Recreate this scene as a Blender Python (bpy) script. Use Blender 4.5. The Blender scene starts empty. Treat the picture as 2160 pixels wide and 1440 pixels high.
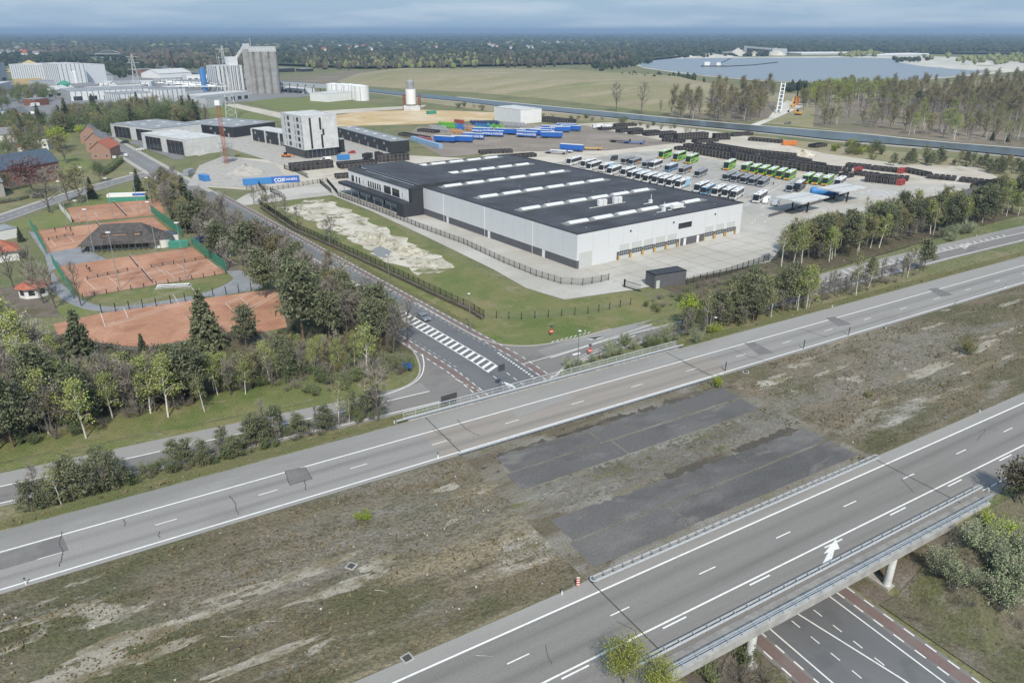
import bpy, bmesh, math, random
import numpy as np
from mathutils import Vector, Matrix

# ------------------------------------------------------------------ camera, sky, sun, exposure
R = math.radians
random.seed(7); rng = np.random.default_rng(7)
SC = bpy.context.scene
COL = SC.collection
F_PX, HOR, H_CAM = 1560.0, 64.0, 62.3
PITCH = math.atan((720 - HOR) / F_PX)
cd = bpy.data.cameras.new('camera'); cam = bpy.data.objects.new('camera', cd); COL.objects.link(cam)
cd.sensor_width = 36; cd.lens = 36 * F_PX / 2160; cd.clip_start = .5; cd.clip_end = 90000
cam.location = (0, 0, H_CAM); cam.rotation_euler = (math.pi / 2 - PITCH, 0, 0)
SC.camera = cam
SUN_AZ, SUN_EL = 172.0, 46.0      # azimuth clockwise from +Y (the way the camera looks)
w = bpy.data.worlds.new('World'); SC.world = w; w.use_nodes = True
nt = w.node_tree; nt.nodes.clear()
N = nt.nodes.new; L = nt.links.new
out = N('ShaderNodeOutputWorld'); bg = N('ShaderNodeBackground'); bg.inputs[1].default_value = .1
sky = N('ShaderNodeTexSky'); sky.sky_type = 'NISHITA'; sky.sun_disc = False
sky.sun_elevation = R(SUN_EL); sky.sun_rotation = R(SUN_AZ); sky.altitude = 60; sky.air_density = 1.0; sky.dust_density = 1.2; sky.ozone_density = 1.5
# broken cloud deck, the same all round the sky
tc = N('ShaderNodeTexCoord'); sep = N('ShaderNodeSeparateXYZ'); L(tc.outputs['Generated'], sep.inputs[0])
zz = N('ShaderNodeMath'); zz.operation = 'ADD'; zz.inputs[1].default_value = .09; L(sep.outputs[2], zz.inputs[0])
zm = N('ShaderNodeMath'); zm.operation = 'MAXIMUM'; zm.inputs[1].default_value = .05; L(zz.outputs[0], zm.inputs[0])
dv = N('ShaderNodeVectorMath'); dv.operation = 'DIVIDE'; cmb = N('ShaderNodeCombineXYZ')
for i in range(3): L(zm.outputs[0], cmb.inputs[i])
L(tc.outputs['Generated'], dv.inputs[0]); L(cmb.outputs[0], dv.inputs[1])
nz = N('ShaderNodeTexNoise'); nz.inputs['Scale'].default_value = .55; nz.inputs['Detail'].default_value = 7; nz.inputs['Roughness'].default_value = .55; L(dv.outputs[0], nz.inputs['Vector'])
rp = N('ShaderNodeValToRGB'); rp.color_ramp.elements[0].position = .43; rp.color_ramp.elements[1].position = .66
rp.color_ramp.elements[0].color = (1.75, 2.6, 3.65, 1); rp.color_ramp.elements[1].color = (2.9, 3.6, 4.4, 1); L(nz.outputs[0], rp.inputs[0])
mx = N('ShaderNodeMixRGB'); mx.inputs[0].default_value = .88; L(sky.outputs[0], mx.inputs[1]); L(rp.outputs[0], mx.inputs[2])
L(mx.outputs[0], bg.inputs[0]); L(bg.outputs[0], out.inputs[0])
sd = bpy.data.lights.new('sun', 'SUN'); sun = bpy.data.objects.new('sun', sd); COL.objects.link(sun)
sd.energy = 2.4; sd.angle = R(3.5); sd.color = (1, .93, .82)
sun.rotation_euler = (R(90 - SUN_EL), 0, R(180 - SUN_AZ)); sun.location = (60, -40, 120)
vs = SC.view_settings; vs.view_transform = 'Standard'; vs.look = 'None'; vs.exposure = 0.84; vs.gamma = 1; vs.use_curve_mapping = False
SC.cycles.max_bounces = 5; SC.cycles.diffuse_bounces = 2; SC.cycles.glossy_bounces = 2; SC.cycles.transparent_max_bounces = 8; SC.cycles.volume_bounces = 0
SC.cycles.caustics_reflective = False; SC.cycles.caustics_refractive = False

# ------------------------------------------------------------------ the lie of the land
AZ = R(30.7); CA, SA = math.cos(AZ), math.sin(AZ)      # the motorway runs along u, v lies across it
def XY(u, v): return (u * CA - v * SA, u * SA + v * CA)
def UV(x, y): return (x * CA + y * SA, -x * SA + y * CA)
ZM = 6.0
def road_u(v):
    K = [(-200, 52), (0, 61.5), (41, 63), (75, 64.3), (100, 65), (119, 65), (183, 58.6), (280, 49), (470, 30), (800, -3)]
    for (a, b), (c, d) in zip(K, K[1:]):
        if v <= c: return b + (d - b) * (v - a) / (c - a)
    return K[-1][1]
def slip_z(u):
    if u < 35: return min(ZM, (35 - u) * .045)
    if u > 105: return min(ZM, (u - 105) * .04)
    return 0.0
def g_uv(u, v):
    if v < 20 or v > 140: return 0.0
    zs = slip_z(u)
    if v < 36.5: z = max(0, ZM - (36.5 - v) / 1.8)
    elif v <= 97: z = ZM
    else:
        z = max(zs, ZM - (v - 97) / 1.7)
        if v > 121: z = max(0, zs - (v - 121) / 2)
    if v < 110: z = min(z, max(0, (abs(u - road_u(v)) - 12.5) / 1.9))
    return z
def g(x, y): return g_uv(*UV(x, y))
CP, SP = math.cos(PITCH), math.sin(PITCH)
def P(px, py, z=None):
    "pixel of the photograph -> the point of the ground (or of the level z) that it shows"
    dx = (px - 1080) / F_PX; dy = (720 - py) / F_PX
    d = (dx, CP + dy * SP, -SP + dy * CP)
    if z is not None:
        t = (z - H_CAM) / d[2]; return Vector((d[0] * t, d[1] * t, z))
    t0, t1 = (6.01 - H_CAM) / d[2], -H_CAM / d[2]
    a = UV(d[0] * t0, d[1] * t0)[1]; b = UV(d[0] * t1, d[1] * t1)[1]
    if min(a, b) > 140: t = t1
    else:
        n = 80; lo = t0
        hi = t1
        for i in range(n + 1):
            t = t0 + (t1 - t0) * i / n
            if H_CAM + d[2] * t <= g(d[0] * t, d[1] * t) + 1e-3: hi = t; break
            lo = t
        for _ in range(20):
            m = (lo + hi) / 2
            if H_CAM + d[2] * m <= g(d[0] * m, d[1] * m) + 1e-3: hi = m
            else: lo = m
        t = hi
    x, y = d[0] * t, d[1] * t
    return Vector((x, y, g(x, y)))
def PX(p):
    "point -> pixel"
    z = p[2] - H_CAM; f = p[1] * CP - z * SP; u = p[1] * SP + z * CP
    return 1080 + F_PX * p[0] / f, 720 - F_PX * u / f
def rise(py, base):
    "height above its base at which a thing standing at base reaches row py"
    k = (720 - py) / F_PX; Y = base[1]
    return H_CAM + Y * (k * CP - SP) / (CP + k * SP) - base[2]

# ------------------------------------------------------------------ materials
MATS = {}
def new_mat(name, rough=.8, metal=0, spec=.3):
    m = bpy.data.materials.new(name); m.use_nodes = True; MATS[name] = m
    b = m.node_tree.nodes['Principled BSDF']
    b.inputs['Roughness'].default_value = rough; b.inputs['Metallic'].default_value = metal; b.inputs['Specular IOR Level'].default_value = spec
    return m, m.node_tree, b
def rgb(c): return (c[0], c[1], c[2], 1)
def noise_node(t, vec, scale, detail=5, rough=.6, dist=0):
    n = t.nodes.new('ShaderNodeTexNoise'); n.inputs['Scale'].default_value = scale; n.inputs['Detail'].default_value = detail
    n.inputs['Roughness'].default_value = rough; n.inputs['Distortion'].default_value = dist; t.links.new(vec, n.inputs['Vector']); return n.outputs[0]
def mixc(t, fac, a, b, mode='MIX'):
    n = t.nodes.new('ShaderNodeMixRGB'); n.blend_type = mode
    for k, v in ((0, fac), (1, a), (2, b)):
        if hasattr(v, 'is_output'): t.links.new(v, n.inputs[k])
        else: n.inputs[k].default_value = v if k == 0 else rgb(v)
    return n.outputs[0]
def ramp(t, fac, lo, hi):
    n = t.nodes.new('ShaderNodeMapRange'); n.inputs[1].default_value = lo; n.inputs[2].default_value = hi; t.links.new(fac, n.inputs[0]); return n.outputs[0]
def gmat(name, base, layers=(), rough=.9, bump=0, bscale=3, spec=.2, rot=-30.7, space='geo', fine=.25, fscale=6, frs=.6, bands=None):
    """base colour, then layers (colour, scale, lo, hi[, stretch along, amount]) laid over it through noise masks; fine = light/dark speckle"""
    m, t, b = new_mat(name, rough, 0, spec)
    if space == 'geo': v = t.nodes.new('ShaderNodeNewGeometry').outputs['Position']
    else: v = t.nodes.new('ShaderNodeTexCoord').outputs['Object']
    mp = t.nodes.new('ShaderNodeMapping'); mp.inputs['Rotation'].default_value = (0, 0, R(rot)); t.links.new(v, mp.inputs[0]); v = mp.outputs[0]
    c = base; i = 0
    for ly in layers:
        col, sc, lo, hi = ly[:4]; st = ly[4] if len(ly) > 4 else 1; am = ly[5] if len(ly) > 5 else 1
        m2 = t.nodes.new('ShaderNodeMapping'); m2.inputs['Scale'].default_value = (1 / st, 1, 1); m2.inputs['Location'].default_value = (i * 17.3, i * 9.1, i * 3.7); t.links.new(v, m2.inputs[0])
        f = ramp(t, noise_node(t, m2.outputs[0], sc, 6, .62, .3), lo, hi)
        if am != 1:
            k = t.nodes.new('ShaderNodeMath'); k.operation = 'MULTIPLY'; k.inputs[1].default_value = am; t.links.new(f, k.inputs[0]); f = k.outputs[0]
        c = mixc(t, f, c, col); i += 1
    if bands:
        bc, bl = bands; sx = t.nodes.new('ShaderNodeSeparateXYZ'); t.links.new(v, sx.inputs[0])
        m3 = t.nodes.new('ShaderNodeMapping'); m3.inputs['Scale'].default_value = (.03, 1, 1); t.links.new(v, m3.inputs[0]); nn = ramp(t, noise_node(t, m3.outputs[0], .8, 4), .25, .75)
        for cv, hw, am in bl:
            s1 = t.nodes.new('ShaderNodeMath'); s1.operation = 'SUBTRACT'; s1.inputs[1].default_value = cv; t.links.new(sx.outputs[1], s1.inputs[0]); s2 = t.nodes.new('ShaderNodeMath'); s2.operation = 'ABSOLUTE'; t.links.new(s1.outputs[0], s2.inputs[0])
            s3 = ramp(t, s2.outputs[0], hw, 0); s4 = t.nodes.new('ShaderNodeMath'); s4.operation = 'MULTIPLY'; t.links.new(s3, s4.inputs[0]); t.links.new(nn, s4.inputs[1]); s5 = t.nodes.new('ShaderNodeMath'); s5.operation = 'MULTIPLY'; s5.inputs[1].default_value = am; t.links.new(s4.outputs[0], s5.inputs[0]); c = mixc(t, s5.outputs[0], c, bc)
    if fine:
        f = ramp(t, noise_node(t, v, fscale, 4, frs), .3, .7)
        d = mixc(t, f, (1 - fine,) * 3, (1 + fine,) * 3); c = mixc(t, 1.0, c, d, 'MULTIPLY')
    if hasattr(c, 'is_output'): t.links.new(c, b.inputs['Base Color'])
    else: b.inputs['Base Color'].default_value = rgb(c)
    if bump:
        bn = t.nodes.new('ShaderNodeBump'); bn.inputs['Strength'].default_value = min(1, bump); bn.inputs['Distance'].default_value = bump * .6
        t.links.new(noise_node(t, v, bscale, 5, .65), bn.inputs['Height']); t.links.new(bn.outputs[0], b.inputs['Normal'])
    return m
def omat(name, col, rough=.6, metal=0, var=.12, scale=1.2, spec=.3, rand=0, hue=None):
    "things: colour with grain in object space, and a shift from copy to copy"
    m, t, b = new_mat(name, rough, metal, spec)
    v = t.nodes.new('ShaderNodeTexCoord').outputs['Object']
    f = ramp(t, noise_node(t, v, scale, 6, .65), .3, .7)
    c = mixc(t, f, [x * (1 - var) for x in col], [min(1, x * (1 + var)) for x in col])
    if rand:
        o = t.nodes.new('ShaderNodeObjectInfo').outputs['Random']
        h = hue or [x * (1 - rand) for x in col]
        c = mixc(t, ramp(t, o, 0, 1), c, mixc(t, f, h, [min(1, x * (1 + var * 2)) for x in h]))
    t.links.new(c, b.inputs['Base Color'])
    return m
def emat(name, col, strength):
    m, t, b = new_mat(name); b.inputs['Emission Color'].default_value = rgb(col); b.inputs['Emission Strength'].default_value = strength; return m

# ------------------------------------------------------------------ mesh helpers
class MB:
    def __init__(s): s.v = []; s.f = []; s.m = []
    def add(s, vs, fs, mi=0):
        o = len(s.v); s.v += [tuple(p) for p in vs]; s.f += [tuple(i + o for i in f) for f in fs]; s.m += [mi] * len(fs); return s
    def box(s, x0, x1, y0, y1, z0, z1, mi=0, M=None):
        vs = [(x, y, z) for z in (z0, z1) for x, y in ((x0, y0), (x1, y0), (x1, y1), (x0, y1))]
        if M: vs = [M @ Vector(p) for p in vs]
        return s.add(vs, [(3, 2, 1, 0), (4, 5, 6, 7), (0, 1, 5, 4), (1, 2, 6, 5), (2, 3, 7, 6), (3, 0, 4, 7)], mi)
    def prism(s, poly, z0, z1, mi=0):
        n = len(poly); vs = [(p[0], p[1], z0 + (p[2] if len(p) > 2 else 0)) for p in poly] + [(p[0], p[1], z1 + (p[2] if len(p) > 2 else 0)) for p in poly]
        return s.add(vs, [tuple(range(n))[::-1], tuple(range(n, 2 * n))] + [(i, (i + 1) % n, n + (i + 1) % n, n + i) for i in range(n)], mi)
    def prof(s, pts, y0, y1, mi=0, axis='y'):
        "outline in x,z pushed along y"
        n = len(pts)
        if axis == 'y': vs = [(p[0], y0, p[1]) for p in pts] + [(p[0], y1, p[1]) for p in pts]
        else: vs = [(y0, p[0], p[1]) for p in pts] + [(y1, p[0], p[1]) for p in pts]
        return s.add(vs, [tuple(range(n)), tuple(range(n, 2 * n))[::-1]] + [(i, n + i, n + (i + 1) % n, (i + 1) % n) for i in range(n)], mi)
    def tube(s, pts, rad, n=6, mi=0, cap=True):
        rad = rad if hasattr(rad, '__len__') else [rad] * len(pts); pts = [Vector(p) for p in pts]; o = len(s.v)
        for i, p in enumerate(pts):
            d = (pts[min(i + 1, len(pts) - 1)] - pts[max(i - 1, 0)]).normalized()
            a = d.cross(Vector((0, 0, 1)) if abs(d.z) < .9 else Vector((1, 0, 0))).normalized(); b = d.cross(a)
            s.v += [tuple(p + (a * math.cos(k * 2 * math.pi / n) + b * math.sin(k * 2 * math.pi / n)) * rad[i]) for k in range(n)]
        for i in range(len(pts) - 1):
            for k in range(n):
                a, b = o + i * n + k, o + i * n + (k + 1) % n; s.f.append((a, b, b + n, a + n)); s.m.append(mi)
        if cap:
            s.f += [tuple(range(o, o + n))[::-1], tuple(range(o + (len(pts) - 1) * n, o + len(pts) * n))]; s.m += [mi, mi]
        return s
    def cyl(s, x, y, z0, z1, r0, r1=None, n=12, mi=0): return s.tube([(x, y, z0), (x, y, z1)], [r0, r0 if r1 is None else r1], n, mi)
    def wheel(s, x, y, z, r, wd, n=14, mi=0): return s.tube([(x, y - wd / 2, z), (x, y + wd / 2, z)], r, n, mi)
    def bar(s, a, b, wd, ht=None, mi=0):
        a, b = Vector(a), Vector(b); ht = ht or wd; d = b - a; l = d.length
        M = Matrix.Translation(a) @ d.to_track_quat('X', 'Z').to_matrix().to_4x4()
        return s.box(0, l, -wd / 2, wd / 2, -ht / 2, ht / 2, mi, M)
    def data(s, name, mats, smooth=False, bevel=0):
        me = bpy.data.meshes.new(name); me.from_pydata(s.v, [], s.f)
        for m in (mats if isinstance(mats, (list, tuple)) else [mats]): me.materials.append(MATS[m] if isinstance(m, str) else m)
        me.polygons.foreach_set('material_index', s.m)
        if bevel:
            bm = bmesh.new(); bm.from_mesh(me); bmesh.ops.bevel(bm, geom=bm.edges[:], offset=bevel, segments=1, affect='EDGES', clamp_overlap=True); bm.to_mesh(me); bm.free()
        if smooth: me.polygons.foreach_set('use_smooth', [True] * len(me.polygons))
        me.update(); return me
    def build(s, name, mats, parent=None, smooth=False, bevel=0, **kw):
        return ob(name, s.data(name, mats, smooth, bevel), parent, **kw)
def ob(name, data, parent=None, loc=None, rz=0, **kw):
    o = bpy.data.objects.new(name, data); COL.objects.link(o)
    if parent: o.parent = parent
    if loc is not None: o.location = loc
    if rz: o.rotation_euler = (0, 0, rz)
    return tag(o, **kw)
def tag(o, label=None, cat=None, group=None, kind=None):
    if label: o['label'] = label
    if cat: o['category'] = cat
    if group: o['group'] = group
    if kind: o['kind'] = kind
    return o
def thing(name, label, cat, loc=(0, 0, 0), rz=0, group=None): return ob(name, None, None, loc, rz, label=label, cat=cat, group=group)
KIDS = {}
def dup(o, parent=None, loc=None, rz=None, sc=None, label=None, group=None):
    c = o.copy(); COL.objects.link(c)
    if parent: c.parent = parent
    if loc is not None: c.location = loc
    if rz is not None: c.rotation_euler = (0, 0, rz)
    if sc is not None: c.scale = (sc if hasattr(sc, '__len__') else (sc,) * 3)
    if label: c['label'] = label
    if group: c['group'] = group
    if o.name not in KIDS: KIDS[o.name] = list(o.children)
    for k in KIDS[o.name]: dup(k, c)
    return c
SHEETS = [0]
def sheet(name, pts, mat, off, parent=None, kind='structure', rag=0, **kw):
    "a flat sheet over ground points; rag = ragged edge in metres"
    pts = [Vector(p) for p in pts]; SHEETS[0] += 1
    if not parent and abs(pts[0].z) < 5.9: off = off * 3 * max(1, pts[0].length / 350) + (SHEETS[0] % 3) * .0025
    if rag:
        q = []
        for a, b in zip(pts, pts[1:] + pts[:1]):
            n = max(2, int((b - a).length / (rag * 1.6)))
            for i in range(n):
                p = a.lerp(b, i / n); q.append(p + Vector((random.uniform(-rag, rag), random.uniform(-rag, rag), 0)))
        pts = q
    bm = bmesh.new(); vs = [bm.verts.new((p.x, p.y, p.z + off)) for p in pts]; f = bm.faces.new(vs); f.normal_update()
    if f.normal.z < 0: f.normal_flip()
    bmesh.ops.triangulate(bm, faces=[f], ngon_method='EAR_CLIP'); me = bpy.data.meshes.new(name); bm.to_mesh(me); bm.free()
    for p in me.polygons:
        if p.normal.z < 0: me.flip_normals(); break
    me.materials.append(MATS[mat]); o = ob(name, me, parent, **kw)
    if not parent and kind: o['kind'] = kind
    return o
def resample(pts, step):
    out = []
    for a, b in zip(pts, pts[1:]):
        a, b = Vector(a), Vector(b); n = max(1, int((b - a).length / step)); out += [a.lerp(b, i / n) for i in range(n)]
    return out + [Vector(pts[-1])]
def smooth_path(pts, it=2):
    pts = [Vector((p[0], p[1])) for p in pts]
    for _ in range(it):
        q = [pts[0]]
        for a, b in zip(pts, pts[1:]): q += [a.lerp(b, .25), a.lerp(b, .75)]
        pts = q + [pts[-1]]
    return pts
def strip(name, pts, a, b, mat, off, parent=None, step=4, flat=None, dash=None, kind='structure', mb=None, ends=None, **kw):
    "ribbon from a to b (metres across, + = left of travel) along a path on the ground; dash = (length, gap)"
    pts = resample([Vector((p[0], p[1])) for p in pts], step if not dash else 1.0)
    s = [0.0]
    for p, q in zip(pts, pts[1:]): s.append(s[-1] + (q - p).length)
    def point(t):
        i = min(max(np.searchsorted(s, t) - 1, 0), len(pts) - 2); k = (t - s[i]) / max(1e-6, s[i + 1] - s[i]); d = (pts[i + 1] - pts[i]).normalized()
        i0 = max(i - 1, 0); i1 = min(i + 2, len(pts) - 1); d = (pts[i1] - pts[i0]).normalized()
        return pts[i].lerp(pts[i + 1], k), Vector((-d.y, d.x))
    own = mb is None; mb = mb or MB()
    if flat == 0: off *= 3
    def seg(ts):
        o = len(mb.v)
        for t in ts:
            p, n = point(t)
            for w_ in (a, b):
                w_ = w_(t / s[-1]) if callable(w_) else w_
                q = p + n * w_; mb.v.append((q.x, q.y, (g(q.x, q.y) if flat is None else flat) + off))
        for i in range(len(ts) - 1):
            k = o + i * 2; mb.f.append((k + 1, k, k + 2, k + 3)); mb.m.append(0)
    if dash:
        t = dash[2] if len(dash) > 2 else 0
        while t + dash[0] <= s[-1]: seg([t, t + dash[0]]); t += dash[0] + dash[1]
    else: seg(s)
    if not own: return mb
    o = mb.build(name, mat, parent, **kw)
    if not parent and kind: o['kind'] = kind
    return o
def in_poly(p, poly):
    x, y = p; r = False
    for (a, b), (c, d) in zip(poly, poly[1:] + poly[:1]):
        if (b > y) != (d > y) and x < (c - a) * (y - b) / (d - b) + a: r = not r
    return r
# ------------------------------------------------------------------ ground materials
gmat('ground', (.150, .160, .075), [((.20, .19, .10), .02, .45, .62), ((.10, .13, .05), .05, .5, .68), ((.23, .20, .13), .09, .55, .7), ((.12, .10, .07), .35, .58, .75, 1, .6)], bump=.5, bscale=.8, fine=.35, fscale=1.6)
gmat('median_soil', (.18, .155, .10), [((.225, .185, .135), .045, .44, .6, 3), ((.125, .122, .066), .10, .45, .60, 2), ((.25, .23, .195), .055, .50, .62, 3.2, .7), ((.135, .145, .058), .05, .54, .68, 2.5, .8),
     ((.32, .27, .185), .13, .57, .66, 9, .85), ((.50, .48, .43), .045, .565, .63, 3.0, .85), ((.46, .42, .35), .19, .61, .66, 2.5, .8), ((.26, .245, .215), .3, .58, .68, 4, .7), ((.10, .09, .055), .5, .53, .66, 2, .7), ((.09, .085, .05), 1.3, .56, .70, 1.3, .75)], bump=.9, bscale=2.6, fine=.45, fscale=2.6, frs=.8)
gmat('verge_grass', (.145, .135, .062), [((.115, .125, .045), .12, .45, .6, 2), ((.21, .18, .10), .3, .55, .7, 2), ((.09, .08, .05), .7, .58, .75)], bump=.6, bscale=2.5, fine=.35, fscale=4)
gmat('lush_grass', (.145, .165, .06), [((.20, .185, .085), .05, .44, .60), ((.105, .145, .04), .09, .5, .65), ((.24, .21, .125), .2, .54, .68, 1, .8), ((.11, .11, .05), .5, .56, .7, 1, .6)], bump=.5, bscale=2, fine=.32, fscale=3.5)
gmat('lawn', (.15, .18, .06), [((.19, .19, .085), .09, .45, .62), ((.11, .145, .045), .3, .55, .72)], bump=.2, fine=.2, fscale=2)
gmat('dry_meadow', (.285, .25, .155), [((.235, .225, .115), .012, .45, .6, 2), ((.33, .285, .19), .02, .5, .65, 2), ((.19, .205, .085), .018, .56, .68, 3), ((.22, .19, .12), .08, .54, .68, 2, .6)], bump=.3, fine=.2, fscale=.5)
gmat('forest_floor', (.115, .10, .066), [((.10, .115, .045), .08, .52, .64), ((.14, .115, .075), .2, .5, .68), ((.05, .048, .03), .5, .5, .7)], bump=.6, bscale=2, fine=.35, fscale=3)
gmat('sand', (.56, .525, .45), [((.36, .325, .255), .10, .46, .64), ((.17, .175, .085), .10, .54, .60), ((.19, .185, .10), .35, .55, .62), ((.58, .55, .49), .3, .5, .7), ((.22, .21, .14), .5, .60, .72, 1, .8)], bump=.6, bscale=1.2, fine=.18, fscale=2.5)
gmat('heap_sand', (.46, .43, .34), [((.60, .57, .48), .35, .48, .62), ((.24, .23, .16), .5, .52, .66), ((.15, .16, .09), .8, .6, .7)], bump=.8, bscale=2, fine=.25, fscale=2.5)
gmat('beach', (.50, .48, .42), [((.60, .58, .52), .02, .45, .6), ((.26, .25, .17), .015, .55, .66)], fine=.15, fscale=.3)
gmat('orange_sand', (.50, .37, .20), [((.58, .48, .34), .03, .45, .6), ((.35, .24, .14), .05, .58, .7)], bump=.4, fine=.2, fscale=.8)
gmat('gravel_yard', (.47, .43, .36), [((.54, .50, .43), .03, .45, .6), ((.36, .32, .26), .06, .55, .7), ((.58, .55, .49), .12, .6, .72)], fine=.16, fscale=2)
gmat('concrete_yard', (.40, .385, .345), [((.47, .455, .42), .04, .45, .6), ((.33, .315, .275), .08, .55, .7, 3, .8), ((.28, .265, .23), .5, .62, .75, 1, .6)], fine=.12, fscale=3)
gmat('bus_yard', (.355, .345, .32), [((.41, .40, .37), .05, .45, .6), ((.29, .28, .26), .1, .52, .68)], fine=.12, fscale=3)
gmat('brown_lot', (.235, .20, .168), [((.28, .245, .21), .03, .45, .6), ((.19, .165, .14), .08, .55, .68)], fine=.18, fscale=2)
gmat('clay', (.39, .205, .13), [((.47, .27, .18), .06, .45, .60), ((.44, .27, .19), .25, .56, .66, 4, .6), ((.31, .155, .098), .12, .50, .66), ((.33, .17, .11), .6, .52, .66, 1, .6), ((.46, .29, .20), .3, .62, .75, 1, .6)], fine=.12, fscale=4)
gmat('path_paving', (.235, .245, .265), [((.28, .29, .31), .15, .45, .62), ((.19, .20, .215), .3, .55, .7)], fine=.15, fscale=5)
NB = ((.135, .128, .118), [(44.6, 1.0, .85), (48.2, 1.1, .8), (41.3, .8, .5)]); FB = ((.15, .14, .128), [(85.4, .9, .7), (89.0, 1.1, .75), (92.6, .7, .3)])
gmat('asphalt_grey', (.205, .197, .186), [((.235, .226, .214), .02, .45, .6, 8), ((.18, .17, .157), .28, .5, .66, 25, .6), ((.25, .238, .222), .5, .58, .7, 30, .5), ((.15, .143, .134), .12, .60, .72, 3, .5)], fine=.13, fscale=7, rough=.85, bands=NB)
gmat('asphalt_pale', (.265, .257, .246), [((.30, .292, .28), .02, .45, .6, 8), ((.23, .223, .213), .28, .5, .66, 25, .7), ((.20, .19, .176), .12, .60, .72, 3, .5)], fine=.13, fscale=7, rough=.85, bands=FB)
gmat('asphalt_brown', (.275, .247, .22), [((.31, .285, .258), .03, .45, .6, 8), ((.225, .207, .187), .3, .5, .66, 25, .6), ((.20, .182, .165), .08, .6, .72, 4, .6)], fine=.13, fscale=7, rough=.85, bands=FB)
gmat('asphalt_shoulder', (.285, .275, .26), [((.225, .22, .21), .05, .48, .62, 6), ((.30, .295, .285), .2, .55, .7, 6)], fine=.1, fscale=9, rough=.88)
gmat('asphalt_dark', (.138, .143, .15), [((.168, .172, .178), .05, .45, .6, 4), ((.112, .117, .124), .3, .52, .68, 1, .7)], fine=.1, fscale=9, rough=.75, rot=-124)
gmat('asphalt_mid', (.20, .19, .182), [((.22, .21, .20), .06, .45, .62, 3), ((.15, .143, .138), .25, .54, .7, 2)], fine=.1, fscale=8, rough=.85)
gmat('asphalt_town', (.20, .20, .205), [((.23, .23, .235), .05, .45, .62)], fine=.1, fscale=5)
gmat('asphalt_patch', (.165, .16, .156), [((.20, .195, .188), .4, .45, .65)], fine=.12, fscale=9)
gmat('tar', (.07, .068, .066), fine=.2)
gmat('pad_asphalt', (.122, .119, .117), [((.15, .146, .142), .12, .48, .62, 2), ((.095, .093, .092), .15, .52, .66, 2), ((.20, .19, .172), .35, .58, .68, 2, .6), ((.12, .105, .08), .28, .64, .72, 3, .7)], fine=.2, fscale=3.5, frs=.7, bump=.2, bscale=4)
gmat('pad_edge', (.205, .188, .152), [((.135, .115, .08), .2, .45, .6, 4), ((.25, .24, .215), .35, .52, .66, 3), ((.14, .14, .065), .4, .58, .7, 2), ((.06, .05, .04), .7, .58, .7)], fine=.4, fscale=4, bump=.6, bscale=3, frs=.75)
gmat('pad_block', (.165, .16, .145), [((.11, .105, .085), .4, .48, .6, 2), ((.21, .205, .19), .8, .55, .68), ((.11, .115, .05), .25, .56, .68, 2)], fine=.3, fscale=5, bump=.4)
gmat('cycle_red', (.185, .135, .125), [((.19, .165, .155), .3, .48, .65, 3)], fine=.12, fscale=6)
gmat('paint', (.72, .72, .70), [((.52, .51, .49), .9, .52, .72, 1, .7)], fine=.06, rough=.7)
gmat('paint_worn', (.50, .49, .47), [((.30, .29, .28), .8, .45, .65)], fine=.1, rough=.8)
gmat('paint_clay', (.62, .55, .50), fine=.1)
gmat('kerb_concrete', (.40, .385, .355), [((.30, .285, .26), .3, .5, .68)], fine=.15, fscale=3)
gmat('coping_stone', (.52, .50, .46), fine=.12, fscale=1); gmat('slope_soil', (.165, .14, .115), [((.115, .105, .06), .15, .45, .6), ((.21, .19, .165), .3, .55, .7)], fine=.3, fscale=3, bump=.5)
gmat('moor', (.20, .165, .125), [((.16, .15, .09), .008, .45, .6, 2), ((.25, .21, .17), .02, .52, .66, 2)], fine=.2, fscale=.4)
# water
def water_mat(name, deep, rough, sc):
    m, t, b = new_mat(name, rough, 0, .5); b.inputs['Base Color'].default_value = rgb(deep)
    v = t.nodes.new('ShaderNodeNewGeometry').outputs['Position']
    bn = t.nodes.new('ShaderNodeBump'); bn.inputs['Strength'].default_value = .35; bn.inputs['Distance'].default_value = .25
    t.links.new(noise_node(t, v, sc, 4, .6), bn.inputs['Height']); t.links.new(bn.outputs[0], b.inputs['Normal'])
water_mat('lake_water', (.215, .25, .275), .35, .25)
water_mat('canal_water', (.055, .07, .072), .3, .5)
water_mat('puddle_water', (.20, .20, .19), .1, 2)

# ------------------------------------------------------------------ ground: one sheet to the horizon
def lines(lo, hi, step, far=32000, ratio=1.45):
    a = list(np.arange(lo, hi + step, step)); d = step; x = a[-1]; up = []
    while x < far: d *= ratio; x += d; up.append(x)
    d = step; x = a[0]; dn = []
    while x > -far: d *= ratio; x -= d; dn.append(x)
    return np.array(dn[::-1] + a + up)
US = np.unique(np.concatenate([lines(-150, 330, 4), np.arange(28, 102, 1.5), [35, 105]])); VS = np.unique(np.concatenate([lines(14, 142, 1.5), [36.5, 97, 121]]))
vv = []; ff = []
for v in VS:
    for u in US:
        x, y = XY(u, v); vv.append((x, y, g_uv(u, v)))
nu = len(US)
for j in range(len(VS) - 1):
    for i in range(nu - 1): k = j * nu + i; ff.append((k, k + 1, k + nu + 1, k + nu))
m = MB(); m.v = vv; m.f = ff; m.m = [0] * len(ff)
m.build('ground', 'ground', kind='structure')
def S(name, px, mat, off, z=None, **kw): return sheet(name, [P(*p, z) for p in px], mat, off, **kw)
def UVs(u0, u1, v0, v1, z=ZM): return [Vector((*XY(u, v), z)) for u, v in ((u0, v0), (u1, v0), (u1, v1), (u0, v1))]

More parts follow.
